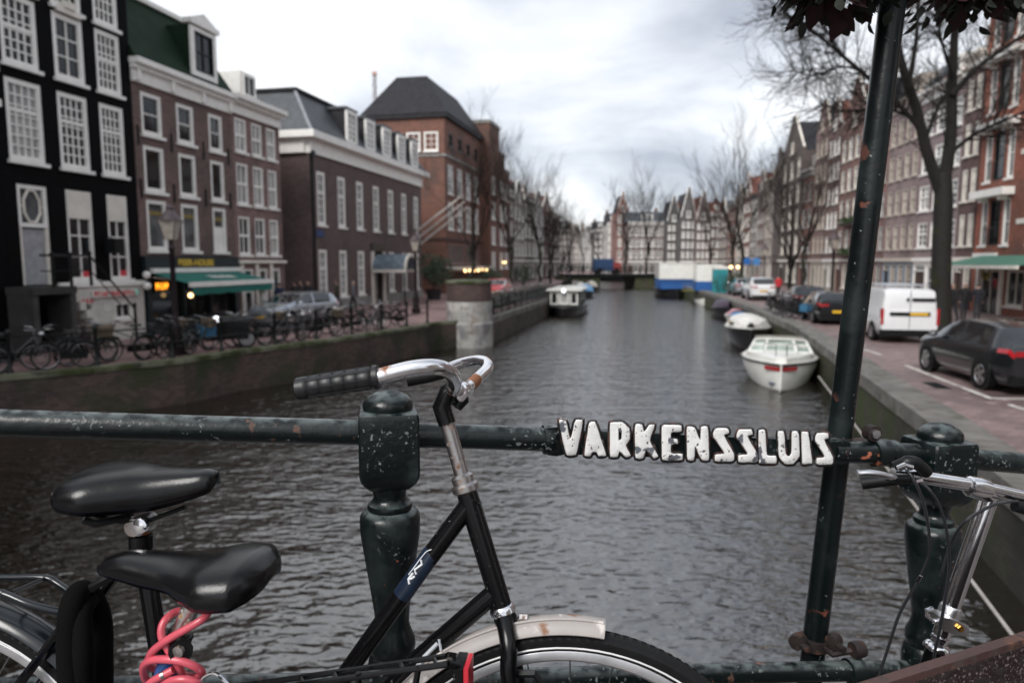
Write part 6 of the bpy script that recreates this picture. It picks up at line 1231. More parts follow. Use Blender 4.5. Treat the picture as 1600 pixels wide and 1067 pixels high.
# ================================================================== foreground bicycle A: black step-through leaning to the railing
class Tilt(Plane):
    def __init__(s, a, b, h0, lam): Plane.__init__(s, a, b); s.h0 = h0; s.t = math.tan(lam); s.N = (s.n - Vector((0, 0, s.t))).normalized(); s.w = (Vector((0, 0, 1)) + s.n * s.t).normalized()
    def q(s, px, py, n=0):
        d = ray(px, py); o = Vector((s.a.x, s.a.y, s.h0)) + s.N * n; return CAM + d * ((o - CAM).dot(s.N) / d.dot(s.N))
    def l(s, x, h, n=0): v = s.a + s.u * x + s.n * ((h - s.h0) * s.t) + s.N * n; return Vector((v.x, v.y, h + (s.N * n).z))
def ringpts(pl, c, r, a0, a1, n, off=0): return [c + pl.u * (r * math.sin(a0 + (a1 - a0) * i / n)) + pl.w * (r * math.cos(a0 + (a1 - a0) * i / n)) + pl.N * off for i in range(n + 1)]
def wheel(par, pl, c, r, tread=True, stripe=True, rimmat=None, spokes=28):
    tw = .019; tp = 2 * math.pi; n = 96
    prof = [(r - .030, .011), (r - .020, .019), (r - .009, .0195), (r - .002, .012), (r, 0), (r - .002, -.012), (r - .009, -.0195), (r - .020, -.019), (r - .030, -.011)]
    rings = []
    for i in range(n):
        a = tp * i / n; e_ = pl.u * math.sin(a) + pl.w * math.cos(a); rings.append([c + e_ * rr_ + pl.N * o_ for rr_, o_ in prof])
    rings.append(rings[0]); t = MB().loft(rings, closed=False).build('tyre', RUBBER, par, world=True)
    if tread:
        mb = MB()
        for i in range(150):
            a = tp * i / 150; e_ = pl.u * math.sin(a) + pl.w * math.cos(a); tn = pl.u * math.cos(a) - pl.w * math.sin(a)
            for s in (-1, 1):
                b0 = c + e_ * (r - .0015) + pl.N * s * .003; b1 = c + e_ * (r - .009) + pl.N * s * .0185; mb.add([b0 + tn * .0045, b1 + tn * (.0045 + .005), b1 - tn * (.0045 - .005), b0 - tn * .0045, b0 + tn * .0035 + e_ * .003, b1 + tn * .0085 + pl.N * s * .0022, b1 + tn * .0015 + pl.N * s * .0022, b0 - tn * .0035 + e_ * .003], [(4, 5, 6, 7), (0, 1, 5, 4), (1, 2, 6, 5), (2, 3, 7, 6), (3, 0, 4, 7)])
        tb_ = mb.build('tread_blocks', RUBBER, t, world=True, smooth=False); tb_['kind'] = 'stuff'
    if stripe:
        mb = MB()
        for s in (-1, 1): mb.tube(ringpts(pl, c, r - .0215, 0, tp, 96, s * .0185)[:-1], .0017, 5, closed=True)
        mb.build('reflective_stripe', pm('reflex_white', (.66, .66, .66), .4, var=.12, vs=40), t, world=True)
    rp_ = [(r - .029, .0115), (r - .031, .0125), (r - .042, .0115), (r - .046, .007), (r - .046, -.007), (r - .042, -.0115), (r - .031, -.0125), (r - .029, -.0115)]
    rings = []
    for i in range(n + 1):
        a = tp * i / n; e_ = pl.u * math.sin(a) + pl.w * math.cos(a); rings.append([c + e_ * rr_ + pl.N * o_ for rr_, o_ in rp_])
    rm = MB().loft(rings, closed=False).build('rim', rimmat or pm('rim_alloy', (.55, .55, .56), .38, .85, var=.15, vs=30), par, world=True)
    for i in range(spokes):
        a = tp * i / spokes; b_ = a + (.35 if i % 4 < 2 else -.35); s = 1 if i % 2 else -1
        MB().tube([c + (pl.u * math.sin(b_) + pl.w * math.cos(b_)) * .024 + pl.N * s * .03, c + (pl.u * math.sin(a) + pl.w * math.cos(a)) * (r - .045)], .0011, 5).build('spoke', SPOKE, rm, world=True)
    MB().lathe([(.006, -.06), (.006, -.045), (.026, -.034), (.02, -.028), (.02, .028), (.026, .034), (.006, .045), (.006, .06)], c, 16, axis=pl.N).build('hub', ALU, par, world=True)
def fender(par, pl, c, r, a0, a1, mat, half=.027, name='mudguard'):
    prof = [(r - .012, half), (r - .003, half * .9), (r + .005, half * .5), (r + .007, 0), (r + .005, -half * .5), (r - .003, -half * .9), (r - .012, -half)]; inn = [(a - .0016, b * .94) for a, b in prof[::-1]]
    n = 40; rings = []
    for i in range(n + 1):
        a = a0 + (a1 - a0) * i / n; e_ = pl.u * math.sin(a) + pl.w * math.cos(a); rings.append([c + e_ * rr_ + pl.N * o_ for rr_, o_ in prof + inn])
    return MB().loft(rings).build(name, mat, par, world=True)
LEATH = pm('black_vinyl', (.0022, .0024, .0028), .26, var=.25, vs=14, bump=.22, bs=260, bd=.001, spec=.42)
def saddle(par, base, f, n, L, stations, mat=LEATH, name='saddle'):
    rings = []; z = Vector((0, 0, 1))
    S_ = []
    for i in range(len(stations) - 1):
        p0, p1, p2, p3 = stations[max(i - 1, 0)], stations[i], stations[i + 1], stations[min(i + 2, len(stations) - 1)]
        for j in range(6):
            t = j / 6; q_ = [p1[0] + (p2[0] - p1[0]) * t]
            for c_ in (1, 2, 3):                              # monotone-limited slopes in station spacing
                sl = (p2[c_] - p1[c_]) / (p2[0] - p1[0]); s0 = (p1[c_] - p0[c_]) / (p1[0] - p0[0]) if p1[0] > p0[0] else sl; s1 = (p3[c_] - p2[c_]) / (p3[0] - p2[0]) if p3[0] > p2[0] else sl
                h_ = p2[0] - p1[0]; m0 = (2 * s0 * sl / (s0 + sl)) if s0 * sl > 0 else 0; m1 = (2 * s1 * sl / (s1 + sl)) if s1 * sl > 0 else 0
                q_.append((2 * t ** 3 - 3 * t * t + 1) * p1[c_] + (t ** 3 - 2 * t * t + t) * h_ * m0 + (3 * t * t - 2 * t ** 3) * p2[c_] + (t ** 3 - t * t) * h_ * m1)
            S_.append(q_)
    S_.append(stations[-1])
    for t, w_, top, bot in S_:
        c = base + f * (t * L); h = top - bot
        sec = [(-w_ * .92, bot), (-w_, bot + h * .25), (-w_ * .97, bot + h * .55), (-w_ * .82, bot + h * .82), (-w_ * .5, top - h * .04), (0, top - h * .0), (w_ * .5, top - h * .04), (w_ * .82, bot + h * .82), (w_ * .97, bot + h * .55), (w_, bot + h * .25), (w_ * .92, bot), (w_ * .5, bot + h * .12), (-w_ * .5, bot + h * .12)]
        rings.append([c + n * x + z * zz_ for x, zz_ in sec])
    return MB().loft(rings).build(name, mat, par, world=True, smooth='all')
BKP = chipped('worn_black_enamel', (.0022, .0022, .0028), [((.10, .105, .11), 130, .70, .73), ((.05, .03, .022), 30, .70, .75)], .22, bump=.05, bs=60, vs=16, spec=.35)
CHR = chipped('rusted_chrome', (.80, .80, .82), [((.22, .075, .02), 16, .565, .62), ((.10, .05, .03), 60, .66, .72)], .16, 1, bump=.1, bs=120, var=.06)
STEEL = chipped('dull_steerer', (.42, .40, .39), [((.16, .09, .06), 70, .58, .68)], .33, 1, bump=.1, bs=100, var=.1)
PA = Tilt((-.918, 1.075), (.087, 1.0), 3.30, R(6))
qa = PA.q
bA = thing('bicycle', 'black step-through bicycle with rusty chrome handlebar leaning at the railing', 'bicycle', PA.l(.5, DECK))
cF = qa(888, 1328); rF = (qa(888, 981) - cF).length; cR = PA.l(0, cF.z); 
rF = min(rF, .36)
print('DECK check', cF.z - rF, 'r', rF, 'front', cF, 'rear', cR)
wF = thing('front_wheel', '', ''); wR = thing('rear_wheel', '', '')
for w_, c in ((wF, cF), (wR, cR)):
    w_.parent = bA; w_.location = wm(bA).inverted() @ c
    for kk in ('label', 'category'):
        if kk in w_: del w_[kk]
    wheel(w_, PA, c, rF)
BEIGE = chipped('weathered_beige_guard', (.33, .305, .29), [((.24, .13, .08), 30, .61, .72), ((.62, .58, .55), 40, .6, .7)], .5, bump=.1, bs=80, var=.12)
fender(bA, PA, cF, rF + .012, R(-62), R(8.5), BEIGE, .024)
GUARD = pm('dark_guard', (.006, .009, .012), .2, var=.25, vs=14, spec=.6)
fender(bA, PA, cR, rF + .016, R(-80), R(75), GUARD, .03)
MB().tube(ringpts(PA, cF, rF + .018, R(-55), R(8), 30, -.012), .0025, 5).build('guard_rib', BEIGE, bA, world=True)
# frame tubes
seat = PA.l(.43, DECK + .29); hT, hB = qa(728, 764), qa(784, 948); scl = qa(226, 872)
mb = MB(); mb.tube([hT, hB], .0158, 18); mb.tube([qa(741, 777), qa(660, 885), qa(528, 1070), seat + Vector((0, 0, .06))], [.0145, .0145, .0140, .0135], 18); mb.tube([qa(771, 927), qa(655, 1028), seat], .0145, 18); mb.tube([seat, scl, qa(222, 858)], .0145, 16)
for s in (-1, 1):
    o_ = PA.N * s; mb.tube([cR + o_ * .055, seat + o_ * .03], .0085, 8); mb.tube([cR + o_ * .055, qa(165, 905) + o_ * .03, scl + o_ * .008], .0075, 8)
mb.lathe([(.024, -.035), (.024, .035)], seat, 18, axis=PA.N); fr_ = mb.build('frame', BKP, bA, world=True)
# decal on the upper tube
def dz(x, y, n=-.0150): return qa(630 + x / 11.86, 840 + y / 11.86, n)
BLD = pm('blue_decal', (.006, .015, .034), .3, var=.3, vs=60, coat=.4)
dA, dB = qa(660, 885), qa(528, 1070); ta = (qa(628, 930) - dA).length / (dB - dA).length; tb2 = -(qa(674, 866) - dA).length / (dB - dA).length
MB().tube([dA.lerp(dB, tb2 - .03), dA.lerp(dB, tb2), dA.lerp(dB, ta)], [.0140, .0148, .0146], 18, cap=False).build('decal_band', BLD, fr_, world=True)
WD = pm('white_decal', (.75, .77, .8), .4, var=.05)
mb = MB()
for st_ in ([(330, 410), (346, 490), (212, 590), (238, 670)], [(112, 850), (95, 765), (180, 650)], [(118, 760), (150, 755), (215, 708)]): mb.tube([dz(*p) for p in st_], .0017, 6)
mb.build('letter_decal', WD, fr_, world=True)
MB().tube(smooth_path([dz(100, 680), dz(220, 520), dz(330, 370), dz(430, 255), dz(525, 215)], 4), .0007, 5).build('swoosh_decal', WD, fr_, world=True)
mb = MB()
for st_, r_ in (([(684, 1004), (672, 1016), (662, 1026)], .0034), ([(686, 998), (689, 1016)], .0022), ([(660, 1030), (652, 1041), (648, 1046)], .0042)): mb.tube([qa(x, y, -.0135) for x, y in st_], r_, 6)
mb.build('lower_decal', pm('grey_decal', (.5, .53, .57), .4), fr_, world=True)
# head set, fork
ax = (hT - hB).normalized()
MB().lathe([(.0155, -.012), (.0205, -.008), (.0205, .0), (.017, .004), (.017, .014), (.012, .018)], hT + ax * .006, 20, axis=ax).build('upper_headset', STEEL, bA, world=True)
MB().lathe([(.016, -.004), (.0195, 0), (.0195, .007), (.0165, .011)], hB - ax * .008, 20, axis=ax).build('lower_headset', CHROME, bA, world=True)
mb = MB(); crown = hB - ax * .016; mb.lathe([(.014, .01), (.0175, .0), (.0165, -.02), (.012, -.03)], crown, 16, axis=ax)
for s in (-1, 1):
    o_ = PA.N * s; mb.tube(smooth_path([crown + o_ * .012, crown - ax * .03 + o_ * .036, qa(800, 1050) + o_ * .044, cF.lerp(crown, .35) + PA.u * -.02 + o_ * .05, cF + o_ * .05], 4), [.013] * 5 + [.0125] * 4 + [.0115] * 4 + [.0095] * 4, 12)
mb.build('fork', BKP, bA, world=True)
mb = MB(); mb.tube([crown + PA.u * .02, crown + PA.u * .03 - ax * .02, crown + PA.u * .035 - ax * .035], .006, 8); mb.lathe([(.007, 0), (.007, .012), (.0001, .013)], crown + PA.u * .022 - PA.N * .0, 6, axis=PA.u); mb.build('guard_bracket', STEEL, bA, world=True)
mb = MB(); br = qa(838, 1050, -.0); mb.tube([qa(806, 1052, -.03), qa(835, 1052, -.035), qa(846, 1067, -.035)], .006, 6); mb.box(0, 0, 0, 0, 0, 0); mb.build('dynamo_bracket', DARKM, bA, world=True)
# stem and handlebar
elb = qa(692, 640); MB().tube([hT + ax * .012, qa(707, 690), qa(697, 655)], .0112, 16).build('stem_tube', STEEL, bA, world=True)
mb = MB(); mb.tube([qa(699, 662), qa(690, 636), qa(700, 612), qa(712, 606)], [.0135, .0145, .0135, .013], 14); mb.build('stem_clamp', BKP, bA, world=True)
bar_n = smooth_path([qa(586, 590, -.15), qa(634, 577.5, -.15), qa(667, 573, -.145), qa(690, 575, -.13), qa(704.5, 583, -.105), qa(710.5, 595, -.07), qa(708, 607, -.03), qa(712, 609, 0)], 6)
MB().tube(bar_n, .0104, 16).build('handlebar', CHR, bA, world=True)
bar_f = smooth_path([qa(712, 609, 0), qa(722, 608, .04), qa(733, 604, .09), qa(748, 589, .15), qa(760, 577, .19), qa(761, 568, .22), qa(749, 563.5, .24), qa(729, 566, .26), qa(707, 573, .27), qa(690, 582, .275)], 6)
MB().tube(bar_f, .0104, 16).build('handlebar', CHR, bA, world=True)
MB().tube([qa(692, 581, .275), qa(665, 588, .27), qa(636, 593, .265)], .0135, 12).build('grip', RUBBER, bA, world=True)
g0, g1 = qa(592, 588.5, -.15), qa(463, 608.5, -.15); gd = (g1 - g0).normalized(); gl = (g1 - g0).length
pr = [(.0001, -.002), (.0158, 0), (.0162, .006), (.0148, .008)]
nb_ = 5
for i in range(nb_): a0_, a1_ = .010 + (gl - .028) * i / nb_, .010 + (gl - .028) * (i + 1) / nb_; pr += [(.0138, a0_), (.0149, a0_ + .0016), (.0149, a1_ - .0016), (.0138, a1_)]
pr += [(.0150, gl - .016), (.0156, gl - .012), (.0154, gl - .003), (.012, gl), (.0001, gl)]
GRIP = pm('grip_rubber', (.0085, .009, .0105), .42, var=.25, vs=40, bump=.15, bs=150); gr = MB().lathe(pr, g0, 24, axis=gd).build('grip', GRIP, bA, world=True)
mb = MB(); sd_ = gd.orthogonal().normalized()
for j in range(8):
    v_ = Matrix.Rotation(j * math.pi / 4, 3, gd) @ sd_; mb.tube([g0 + gd * .011 + v_ * .0145, g0 + gd * (gl - .018) + v_ * .0145], .0013, 5)
mb.build('grip_ribs', GRIP, gr, world=True)
cl_ = qa(717, 612, .03); mb = MB(); mb.lathe([(.0105, -.014), (.0165, -.01), (.0165, .01), (.0105, .014)], cl_, 18, axis=(qa(733, 604, .09) - qa(712, 609, 0))); mb.build('bar_clamp', CHROME, bA, world=True)
mb = MB(); mb.tube([qa(722, 612, .035), qa(722, 624, .03), qa(713, 636, .025)], [.009, .0115, .009], 10); mb.build('lamp_bracket', DARKM, bA, world=True)
# rack, saddle, seat post
mb = MB()
for s in (-1, 1):
    o_ = .055 * s
    mb.tube(smooth_path([qa(-220, 903, o_ + .0), qa(0, 902, o_), qa(68, 902, o_), qa(90, 911, o_), qa(118, 931, o_ * .8)] if s > 0 else [qa(-220, 925, o_), qa(-20, 925, o_), qa(8, 928, o_), qa(45, 943, o_), qa(95, 955, o_ * .8), qa(130, 952, o_ * .5)], 4), .0058, 10)
    mb.tube([cR + PA.N * s * .06, qa(-60, 915, o_)], .004, 8)
mb.tube([qa(18, 925, -.05), qa(68, 904, .05)], .0035, 8); mb.tube([qa(-120, 925, -.05), qa(-120, 903, .05)], .0035, 8); mb.build('rear_rack', GUARD, bA, world=True)
spT = qa(219, 806); MB().tube([qa(221, 862), spT], .0125, 16).build('seat_post', CHR, bA, world=True)
MB().lathe([(.0165, -.012), (.018, -.008), (.018, .012), (.015, .014)], qa(221, 848), 16, axis=(spT - qa(221, 862))).build('seat_clamp', BKP, bA, world=True)
mb = MB(); mb.lathe([(.0001, -.026), (.014, -.024), (.016, 0), (.014, .024), (.0001, .026)], qa(222, 818), 14, axis=PA.N); mb.build('saddle_clamp', STEEL, bA, world=True); MB().lathe([(.012, 0), (.012, .008), (.006, .01), (.0001, .01)], qa(222, 820, -.028), 12, axis=-PA.N).build('clamp_nut', CHROME, bA, world=True)
sb = qa(106, 765); sn = qa(341, 745); Ls = (Vector((sn.x, sn.y, 0)) - Vector((sb.x, sb.y, 0))).length; zt = qa(215, 727).z; base = Vector((sb.x, sb.y, 0)); px_m = opt(qa(215, 760)) / F
sy = lambda y: zt - (y - 727) * px_m
saddle(bA, base, PA.u, PA.n, Ls, [(.0, .0008, sy(764), sy(765)), (.012, .025, sy(753), sy(772)), (.05, .055, sy(742), sy(776)), (.14, .075, sy(733), sy(779)), (.27, .080, sy(729), sy(782)), (.44, .064, sy(728), sy(785)), (.6, .046, sy(730), sy(785)), (.78, .033, sy(730), sy(777)), (.92, .026, sy(729), sy(766)), (.975, .021, sy(732), sy(761)), (.993, .013, sy(737), sy(756)), (1.0, .0008, sy(746), sy(747))])
mb = MB()
for s in (-1, 1): mb.tube([qa(150, 806, s * .03), qa(190, 815, s * .022), qa(235, 812, s * .02), qa(290, 792, s * .012)], .0038, 6); mb.tube([qa(132, 812, s * .05), qa(150, 818, s * .045), qa(205, 806, s * .02)], .006, 6)
mb.build('saddle_rails', DARKM, bA, world=True)
pd = MB(); crk = seat + PA.N * -.06; pd.tube([seat - PA.N * .05, crk + Vector((.08, 0, -.14))], .009, 8); pd.lathe([(.09, -.003), (.09, .003)], seat - PA.N * .045, 24, axis=PA.N); pd.build('crank', DARKM, bA, world=True); MB().box(0, .09, -.05, .03, -.012, .012).build('pedal', RUBBER, bA).location = wm(bA).inverted() @ (crk + Vector((.04, -.05, -.14)))
ks = MB().tube([cR + PA.N * -.05, PA.l(.1, DECK + .005, -.16)], .008, 8).build('kickstand', DARKM, bA, world=True)
# black sheathed chain lock slung over A's frame
lk = thing('chain_lock', 'black cloth-sheathed chain lock hanging behind the upper saddle', 'bicycle lock', qa(135, 1000)); SH = pm('black_cloth', (.003, .003, .0033), .9, var=.3, bump=.3, bs=120, spec=.1)
mb = MB(); mb.tube(smooth_path([qa(112, 1085, -.06), qa(108, 1010, -.06), qa(112, 950, -.055), qa(127, 924, -.03), qa(146, 940, .0), qa(157, 975, .01), qa(158, 1040, .0), qa(158, 1100, .0)], 5), .0175, 12); mb.tube(smooth_path([qa(132, 1090, -.05), qa(130, 1020, -.06), qa(128, 960, -.05), qa(138, 938, -.02), qa(150, 936, .03)], 5), .015, 12); mb.build('sheath', SH, lk, world=True)
# ================================================================== foreground bicycle B: blue frame, facing left, nearer
PB = Tilt((-.43, .93), (-.05, .885), 3.45, R(3)); qb = PB.q
bB = thing('bicycle', 'blue bicycle with low black saddle, rusty seat post and rear rack before the black bicycle', 'bicycle', PB.l(.1, DECK))
cBr = PB.l(.235, DECK + .335); cBf = PB.l(-.86, DECK + .335)
for nm, c in (('rear_wheel', cBr), ('front_wheel', cBf)):
    w_ = bpy.data.objects.new(nm, None); C.objects.link(w_); w_.parent = bB; w_.location = wm(bB).inverted() @ c; wheel(w_, PB, c, .335, tread=False, stripe=False, spokes=20)
BLUEF = pm('blue_frame_paint', (.022, .075, .24), .3, var=.2, vs=12, coat=.5); bbB = PB.l(-.19, DECK + .28); stB = qb(272, 1012); hdB, hdb = PB.l(-.72, DECK + .78), PB.l(-.76, DECK + .6)
mb = MB(); mb.tube([bbB, stB, qb(281, 990)], .0152, 16); mb.tube([bbB, hdb], .016, 12); mb.tube([PB.l(-.15, DECK + .55), hdB], .014, 12); mb.tube([hdB, hdb], .017, 12)
for s in (-1, 1): mb.tube([cBr + PB.N * s * .055, bbB + PB.N * s * .02], .008, 8); mb.tube([cBr + PB.N * s * .055, PB.l(-.14, DECK + .58, s * .015)], .007, 8); mb.tube([hdb, cBf + PB.N * s * .05], .011, 8)
mb.build('frame', BLUEF, bB, world=True)
RPOST = chipped('pitted_seat_post', (.72, .71, .69), [((.30, .17, .07), 95, .60, .66), ((.4, .3, .2), 30, .62, .72)], .3, 1, bump=.2, bs=160, var=.08)
MB().tube([qb(279, 998), qb(303, 936)], .0125, 18).build('seat_post', RPOST, bB, world=True)
mb = MB(); mb.lathe([(.0155, -.016), (.0175, -.014), (.0175, .014), (.0155, .016)], qb(277, 1004), 18, axis=qb(303, 936) - qb(279, 998)); mb.tube([qb(281, 1014, -.012), qb(283, 1017, -.022)], .0155, 12); mb.build('seat_clamp', DARKM, bB, world=True)
MB().lathe([(.0078, 0), (.0078, .006), (.0001, .0075)], qb(281, 1016, -.022), 12, axis=-PB.N).build('clamp_bolt', STEEL, bB, world=True)
MB().lathe([(.0001, -.02), (.013, -.018), (.014, .018), (.0001, .02)], qb(312, 926), 12, axis=PB.N).build('saddle_clamp', STEEL, bB, world=True)
sn = qb(157, 890); sr = qb(428, 890); f_ = -PB.u; Ls = (sr - sn).length; base = Vector((sr.x, sr.y, 0)); zt = qb(300, 866).z; pm_ = opt(qb(300, 880)) / F; sy = lambda y: zt - (y - 866) * pm_
saddle(bB, base, f_, PB.n, Ls, [(0, .0008, sy(890), sy(891)), (.012, .026, sy(878), sy(901)), (.045, .048, sy(869), sy(908)), (.085, .063, sy(862.5), sy(913)), (.13, .072, sy(860), sy(917)), (.27, .075, sy(862), sy(919)), (.41, .06, sy(869), sy(914)), (.53, .045, sy(871), sy(907)), (.66, .036, sy(869), sy(907)), (.82, .028, sy(868), sy(902)), (.94, .02, sy(876), sy(899)), (.99, .011, sy(884), sy(898)), (1.0, .0008, sy(892), sy(893))])
mb = MB(); rk = []
for s in (-1, 1): mb.tube([qb(318, 1078 - 0, s * .045), qb(432, 1063 if s > 0 else 1075, s * .05), qb(700, 1024 if s > 0 else 1037, s * .05)], .0042, 8)
for i in range(5): px = 470 + i * 52; mb.tube([qb(px, 1058 - i * 7.6 , .05), qb(px + 4, 1069 - i * 7.4, -.05)], .003, 6)
mb.tube([qb(700, 1024, .05), qb(713, 1026, .02), qb(714, 1040, -.045), qb(700, 1037, -.05)], .0055, 8); [mb.tube([cBr + PB.N * s * .06, qb(560, 1050, s * .05)], .004, 6) for s in (-1, 1)]; [mb.tube([cBr + PB.N * s * .06, qb(655, 1040, s * .05)], .004, 6) for s in (-1, 1)]
mb.build('rear_rack', BKP, bB, world=True)
mb = MB()
for i in range(2): mb.tube(smooth_path([qb(520, 1064, -.02 + i * .04), qb(580, 1049, -.03 + i * .05), qb(640, 1047, -.02 + i * .04), qb(700, 1033, i * .02)], 4), .0022, 6)
mb.build('luggage_straps', DARKM, bB, world=True)
mb = MB(); a_ = qb(718, 1030, -.03); b_ = qb(722, 1100, -.03); mb.obox((a_ + b_) / 2, PB.u, PB.n, .006, .02, b_.z, a_.z); mb.build('reflector_plate', BKP, bB, world=True)
mb = MB(); a_ = qb(727, 1031, -.03); b_ = qb(729, 1100, -.03); mb.obox((a_ + b_) / 2 + PB.u * .0035, PB.u, PB.n, .003, .019, b_.z, a_.z); mb.build('reflector', pm('red_reflector', (.5, .02, .035), .2, coat=.6), bB, world=True)
MB().tube(smooth_path([qb(305, 1075, -.02), qb(318, 1058, -.02), qb(333, 1051, -.02), qb(345, 1057, -.02), qb(362, 1075, -.02)], 4), .0024, 6).build('wire_loop', CHROME, bB, world=True)
mb = MB(); mb.tube([hdB, hdB + Vector((-.03, 0, .12))], .012, 8); hb = hdB + Vector((-.03, 0, .12)); mb.tube(smooth_path([hb + PB.N * -.25 + PB.u * .05, hb + PB.N * -.2, hb, hb + PB.N * .2, hb + PB.N * .25 + PB.u * .05], 4), .011, 8); mb.build('handlebar', CHROME, bB, world=True)
# pink cable lock wound round B's seat post
cab = thing('cable_lock', 'pink coiled cable lock wound around the rusty seat post', 'cable lock', qb(270, 1010)); PINK = pm('pink_plastic', (.62, .095, .13), .36, var=.12, vs=25, coat=.25)
zq = lambda x, y, n: qb(200 + x / 7.26, 920 + y / 7.26, n)
mb = MB()
mb.tube(smooth_path([zq(690, 260, .018), zq(560, 250, .012), zq(440, 330, -.004), zq(382, 440, -.012), zq(390, 560, -.016), zq(455, 680, -.018), zq(540, 810, -.016), zq(600, 930, -.010), zq(640, 1010, .004)], 6), .0053, 12)
mb.tube(smooth_path([zq(690, 262, .018), zq(790, 215, .012), zq(880, 215, .002), zq(905, 270, -.01), zq(830, 350, -.02), zq(680, 440, -.025), zq(520, 530, -.027), zq(380, 620, -.025), zq(275, 710, -.018), zq(235, 800, -.004), zq(235, 870, .012), zq(330, 900, .022), zq(520, 930, .022), zq(700, 990, .02), zq(800, 985, .004), zq(838, 940, -.008), zq(760, 875, -.02), zq(600, 815, -.026), zq(420, 795, -.026), zq(270, 805, -.02), zq(185, 860, -.008), zq(180, 960, .006), zq(230, 1040, .016), zq(420, 1080, .02)], 6), .0053, 12)
mb.tube(smooth_path([zq(200, 1120, -.02), zq(270, 1050, -.026), zq(380, 985, -.026), zq(510, 915, -.022)], 6), .0053, 12)
mb.tube(smooth_path([zq(380, 1090, -.022), zq(500, 1035, -.028), zq(650, 1022, -.028), zq(780, 1060, -.022), zq(830, 1120, -.01)], 6), .0053, 12)
mb.build('cable', PINK, cab, world=True)
ck = zq(398, 972, -.026); MB().lathe([(.0058, -.0025), (.0058, .0025)], ck, 12, axis=zq(510, 915, -.022) - ck).build('ferrule', STEEL, cab, world=True)
# ================================================================== foreground bicycle C: folding bike with silver handlepost
PC = Tilt((.4, 1.26), (1.2, 1.30), 3.5, R(0)); qc = PC.q
bC = thing('bicycle', 'folding bicycle with silver handlepost and brake cables beside the second post', 'bicycle', PC.l(.45, DECK))
ALP = pm('polished_aluminium', (.80, .80, .82), .16, 1, var=.08, vs=60); hpT, hpB = qc(1546, 775), qc(1479, 968); axc = (hpT - hpB).normalized()
MB().tube([hpB - axc * .03, hpT], .0155, 24).build('handlepost', ALP, bC, world=True)
bl, brr = qc(1425, 743), qc(1640, 784); bd_ = (brr - bl).normalized()
MB().tube([qc(1395, 741), bl, qc(1520, 758), brr, qc(1760, 806)], .0122, 20).build('handlebar', ALP, bC, world=True)
cc = qc(1528, 762); MB().lathe([(.0125, -.022), (.019, -.018), (.0205, 0), (.019, .018), (.0125, .022)], cc, 24, axis=bd_).build('bar_clamp', ALP, bC, world=True); MB().tube([hpT - axc * .02, hpT - axc * .002, cc], [.0157, .017, .017], 18).build('post_head', ALP, bC, world=True)
MB().lathe([(.0155, -.012), (.019, -.008), (.019, .016), (.016, .02)], hpB + axc * .01, 24, axis=axc).build('post_collar', ALU, bC, world=True)
lug = MB(); L0_ = qc(1460, 966, -.02); L1_ = qc(1501, 981, -.02); ld = (L1_ - L0_).normalized(); lug.loft([[p + axc * a + PC.N * b for a, b in ((-h_, -.012), (h_, -.012), (h_, .022), (-h_, .022))] for p, h_ in ((L0_, .009), (L0_.lerp(L1_, .3), .013), (L0_.lerp(L1_, .75), .0125), (L1_ + ld * .004, .0085), (L1_ + ld * .009, .003))]); lug.build('hinge_clamp', ALU, bC, world=True)
MB().lathe([(.0062, 0), (.0062, .004), (.003, .0045), (.0001, .003)], qc(1500, 981, -.033), 6, axis=-PC.N).build('hinge_bolt', pm('brass', (.5, .28, .06), .35, 1), bC, world=True)
MB().tube([qc(1456, 950, -.02), qc(1448, 953, -.025), qc(1449, 961, -.025), qc(1458, 970, -.02)], .0045, 8).build('hinge_lever', CHROME, bC, world=True)
sA, sB = hpB - axc * .02, qc(1463, 1014); dn = (sB - sA).normalized(); k_ = (sB - sA).length
MB().lathe([(.0125, 0), (.0125, k_ * .3), (.016, k_ * .35), (.016, k_ * .5), (.0135, k_ * .55), (.0135, k_ * .65), (.018, k_ * .7), (.022, k_ * .8), (.024, k_ * .95), (.0235, k_ * 1.02), (.016, k_ * 1.05)], sA, 24, axis=dn).build('headset', CHROME, bC, world=True)
hbC = sB + dn * .2; wc = PC.l(-.02, DECK + .25); wc2 = PC.l(.98, DECK + .205)
mb = MB(); mb.tube([sB + dn * .005, hbC], .018, 16); mb.tube([sB + dn * .08, PC.l(.5, DECK + .36), PC.l(.62, DECK + .3)], .021, 12); mb.tube([PC.l(.62, DECK + .3), PC.l(.75, DECK + .72)], .017, 12)
wc = Vector((hbC.x - .05, hbC.y, DECK + .205)); [mb.tube([hbC + PC.N * s * .03, wc + PC.N * s * .05], .011, 10) for s in (-1, 1)]; [mb.tube([PC.l(.62, DECK + .3), wc2 + PC.N * s * .05], .01, 8) for s in (-1, 1)]
mb.build('frame', BKP, bC, world=True)
for nm, c in (('front_wheel', wc), ('rear_wheel', wc2)):
    w_ = bpy.data.objects.new(nm, None); C.objects.link(w_); w_.parent = bC; w_.location = wm(bC).inverted() @ c; PC.w = Vector((0, 0, 1)); wheel(w_, PC, c, .2, tread=False, stripe=False, spokes=16)
MB().tube([qc(1428, 744), qc(1392, 749, .012), qc(1346, 755, .03)], .0115, 16).build('grip', RUBBER, bC, world=True)
mb = MB(); mb.tube([qc(1424, 748, -.028), qc(1398, 748, -.034), qc(1385, 745, -.036)], [.009, .007, .006], 10); mb.build('brake_lever_body', DARKM, bC, world=True)
mb = MB(); mb.tube(smooth_path([qc(1398, 747, -.034), qc(1380, 742, -.04), qc(1358, 738.5, -.04), qc(1340, 739.5, -.036)], 4), [.0062] * 9 + [.0058] * 3 + [.007], 10); mb.build('brake_lever', ALU, bC, world=True)
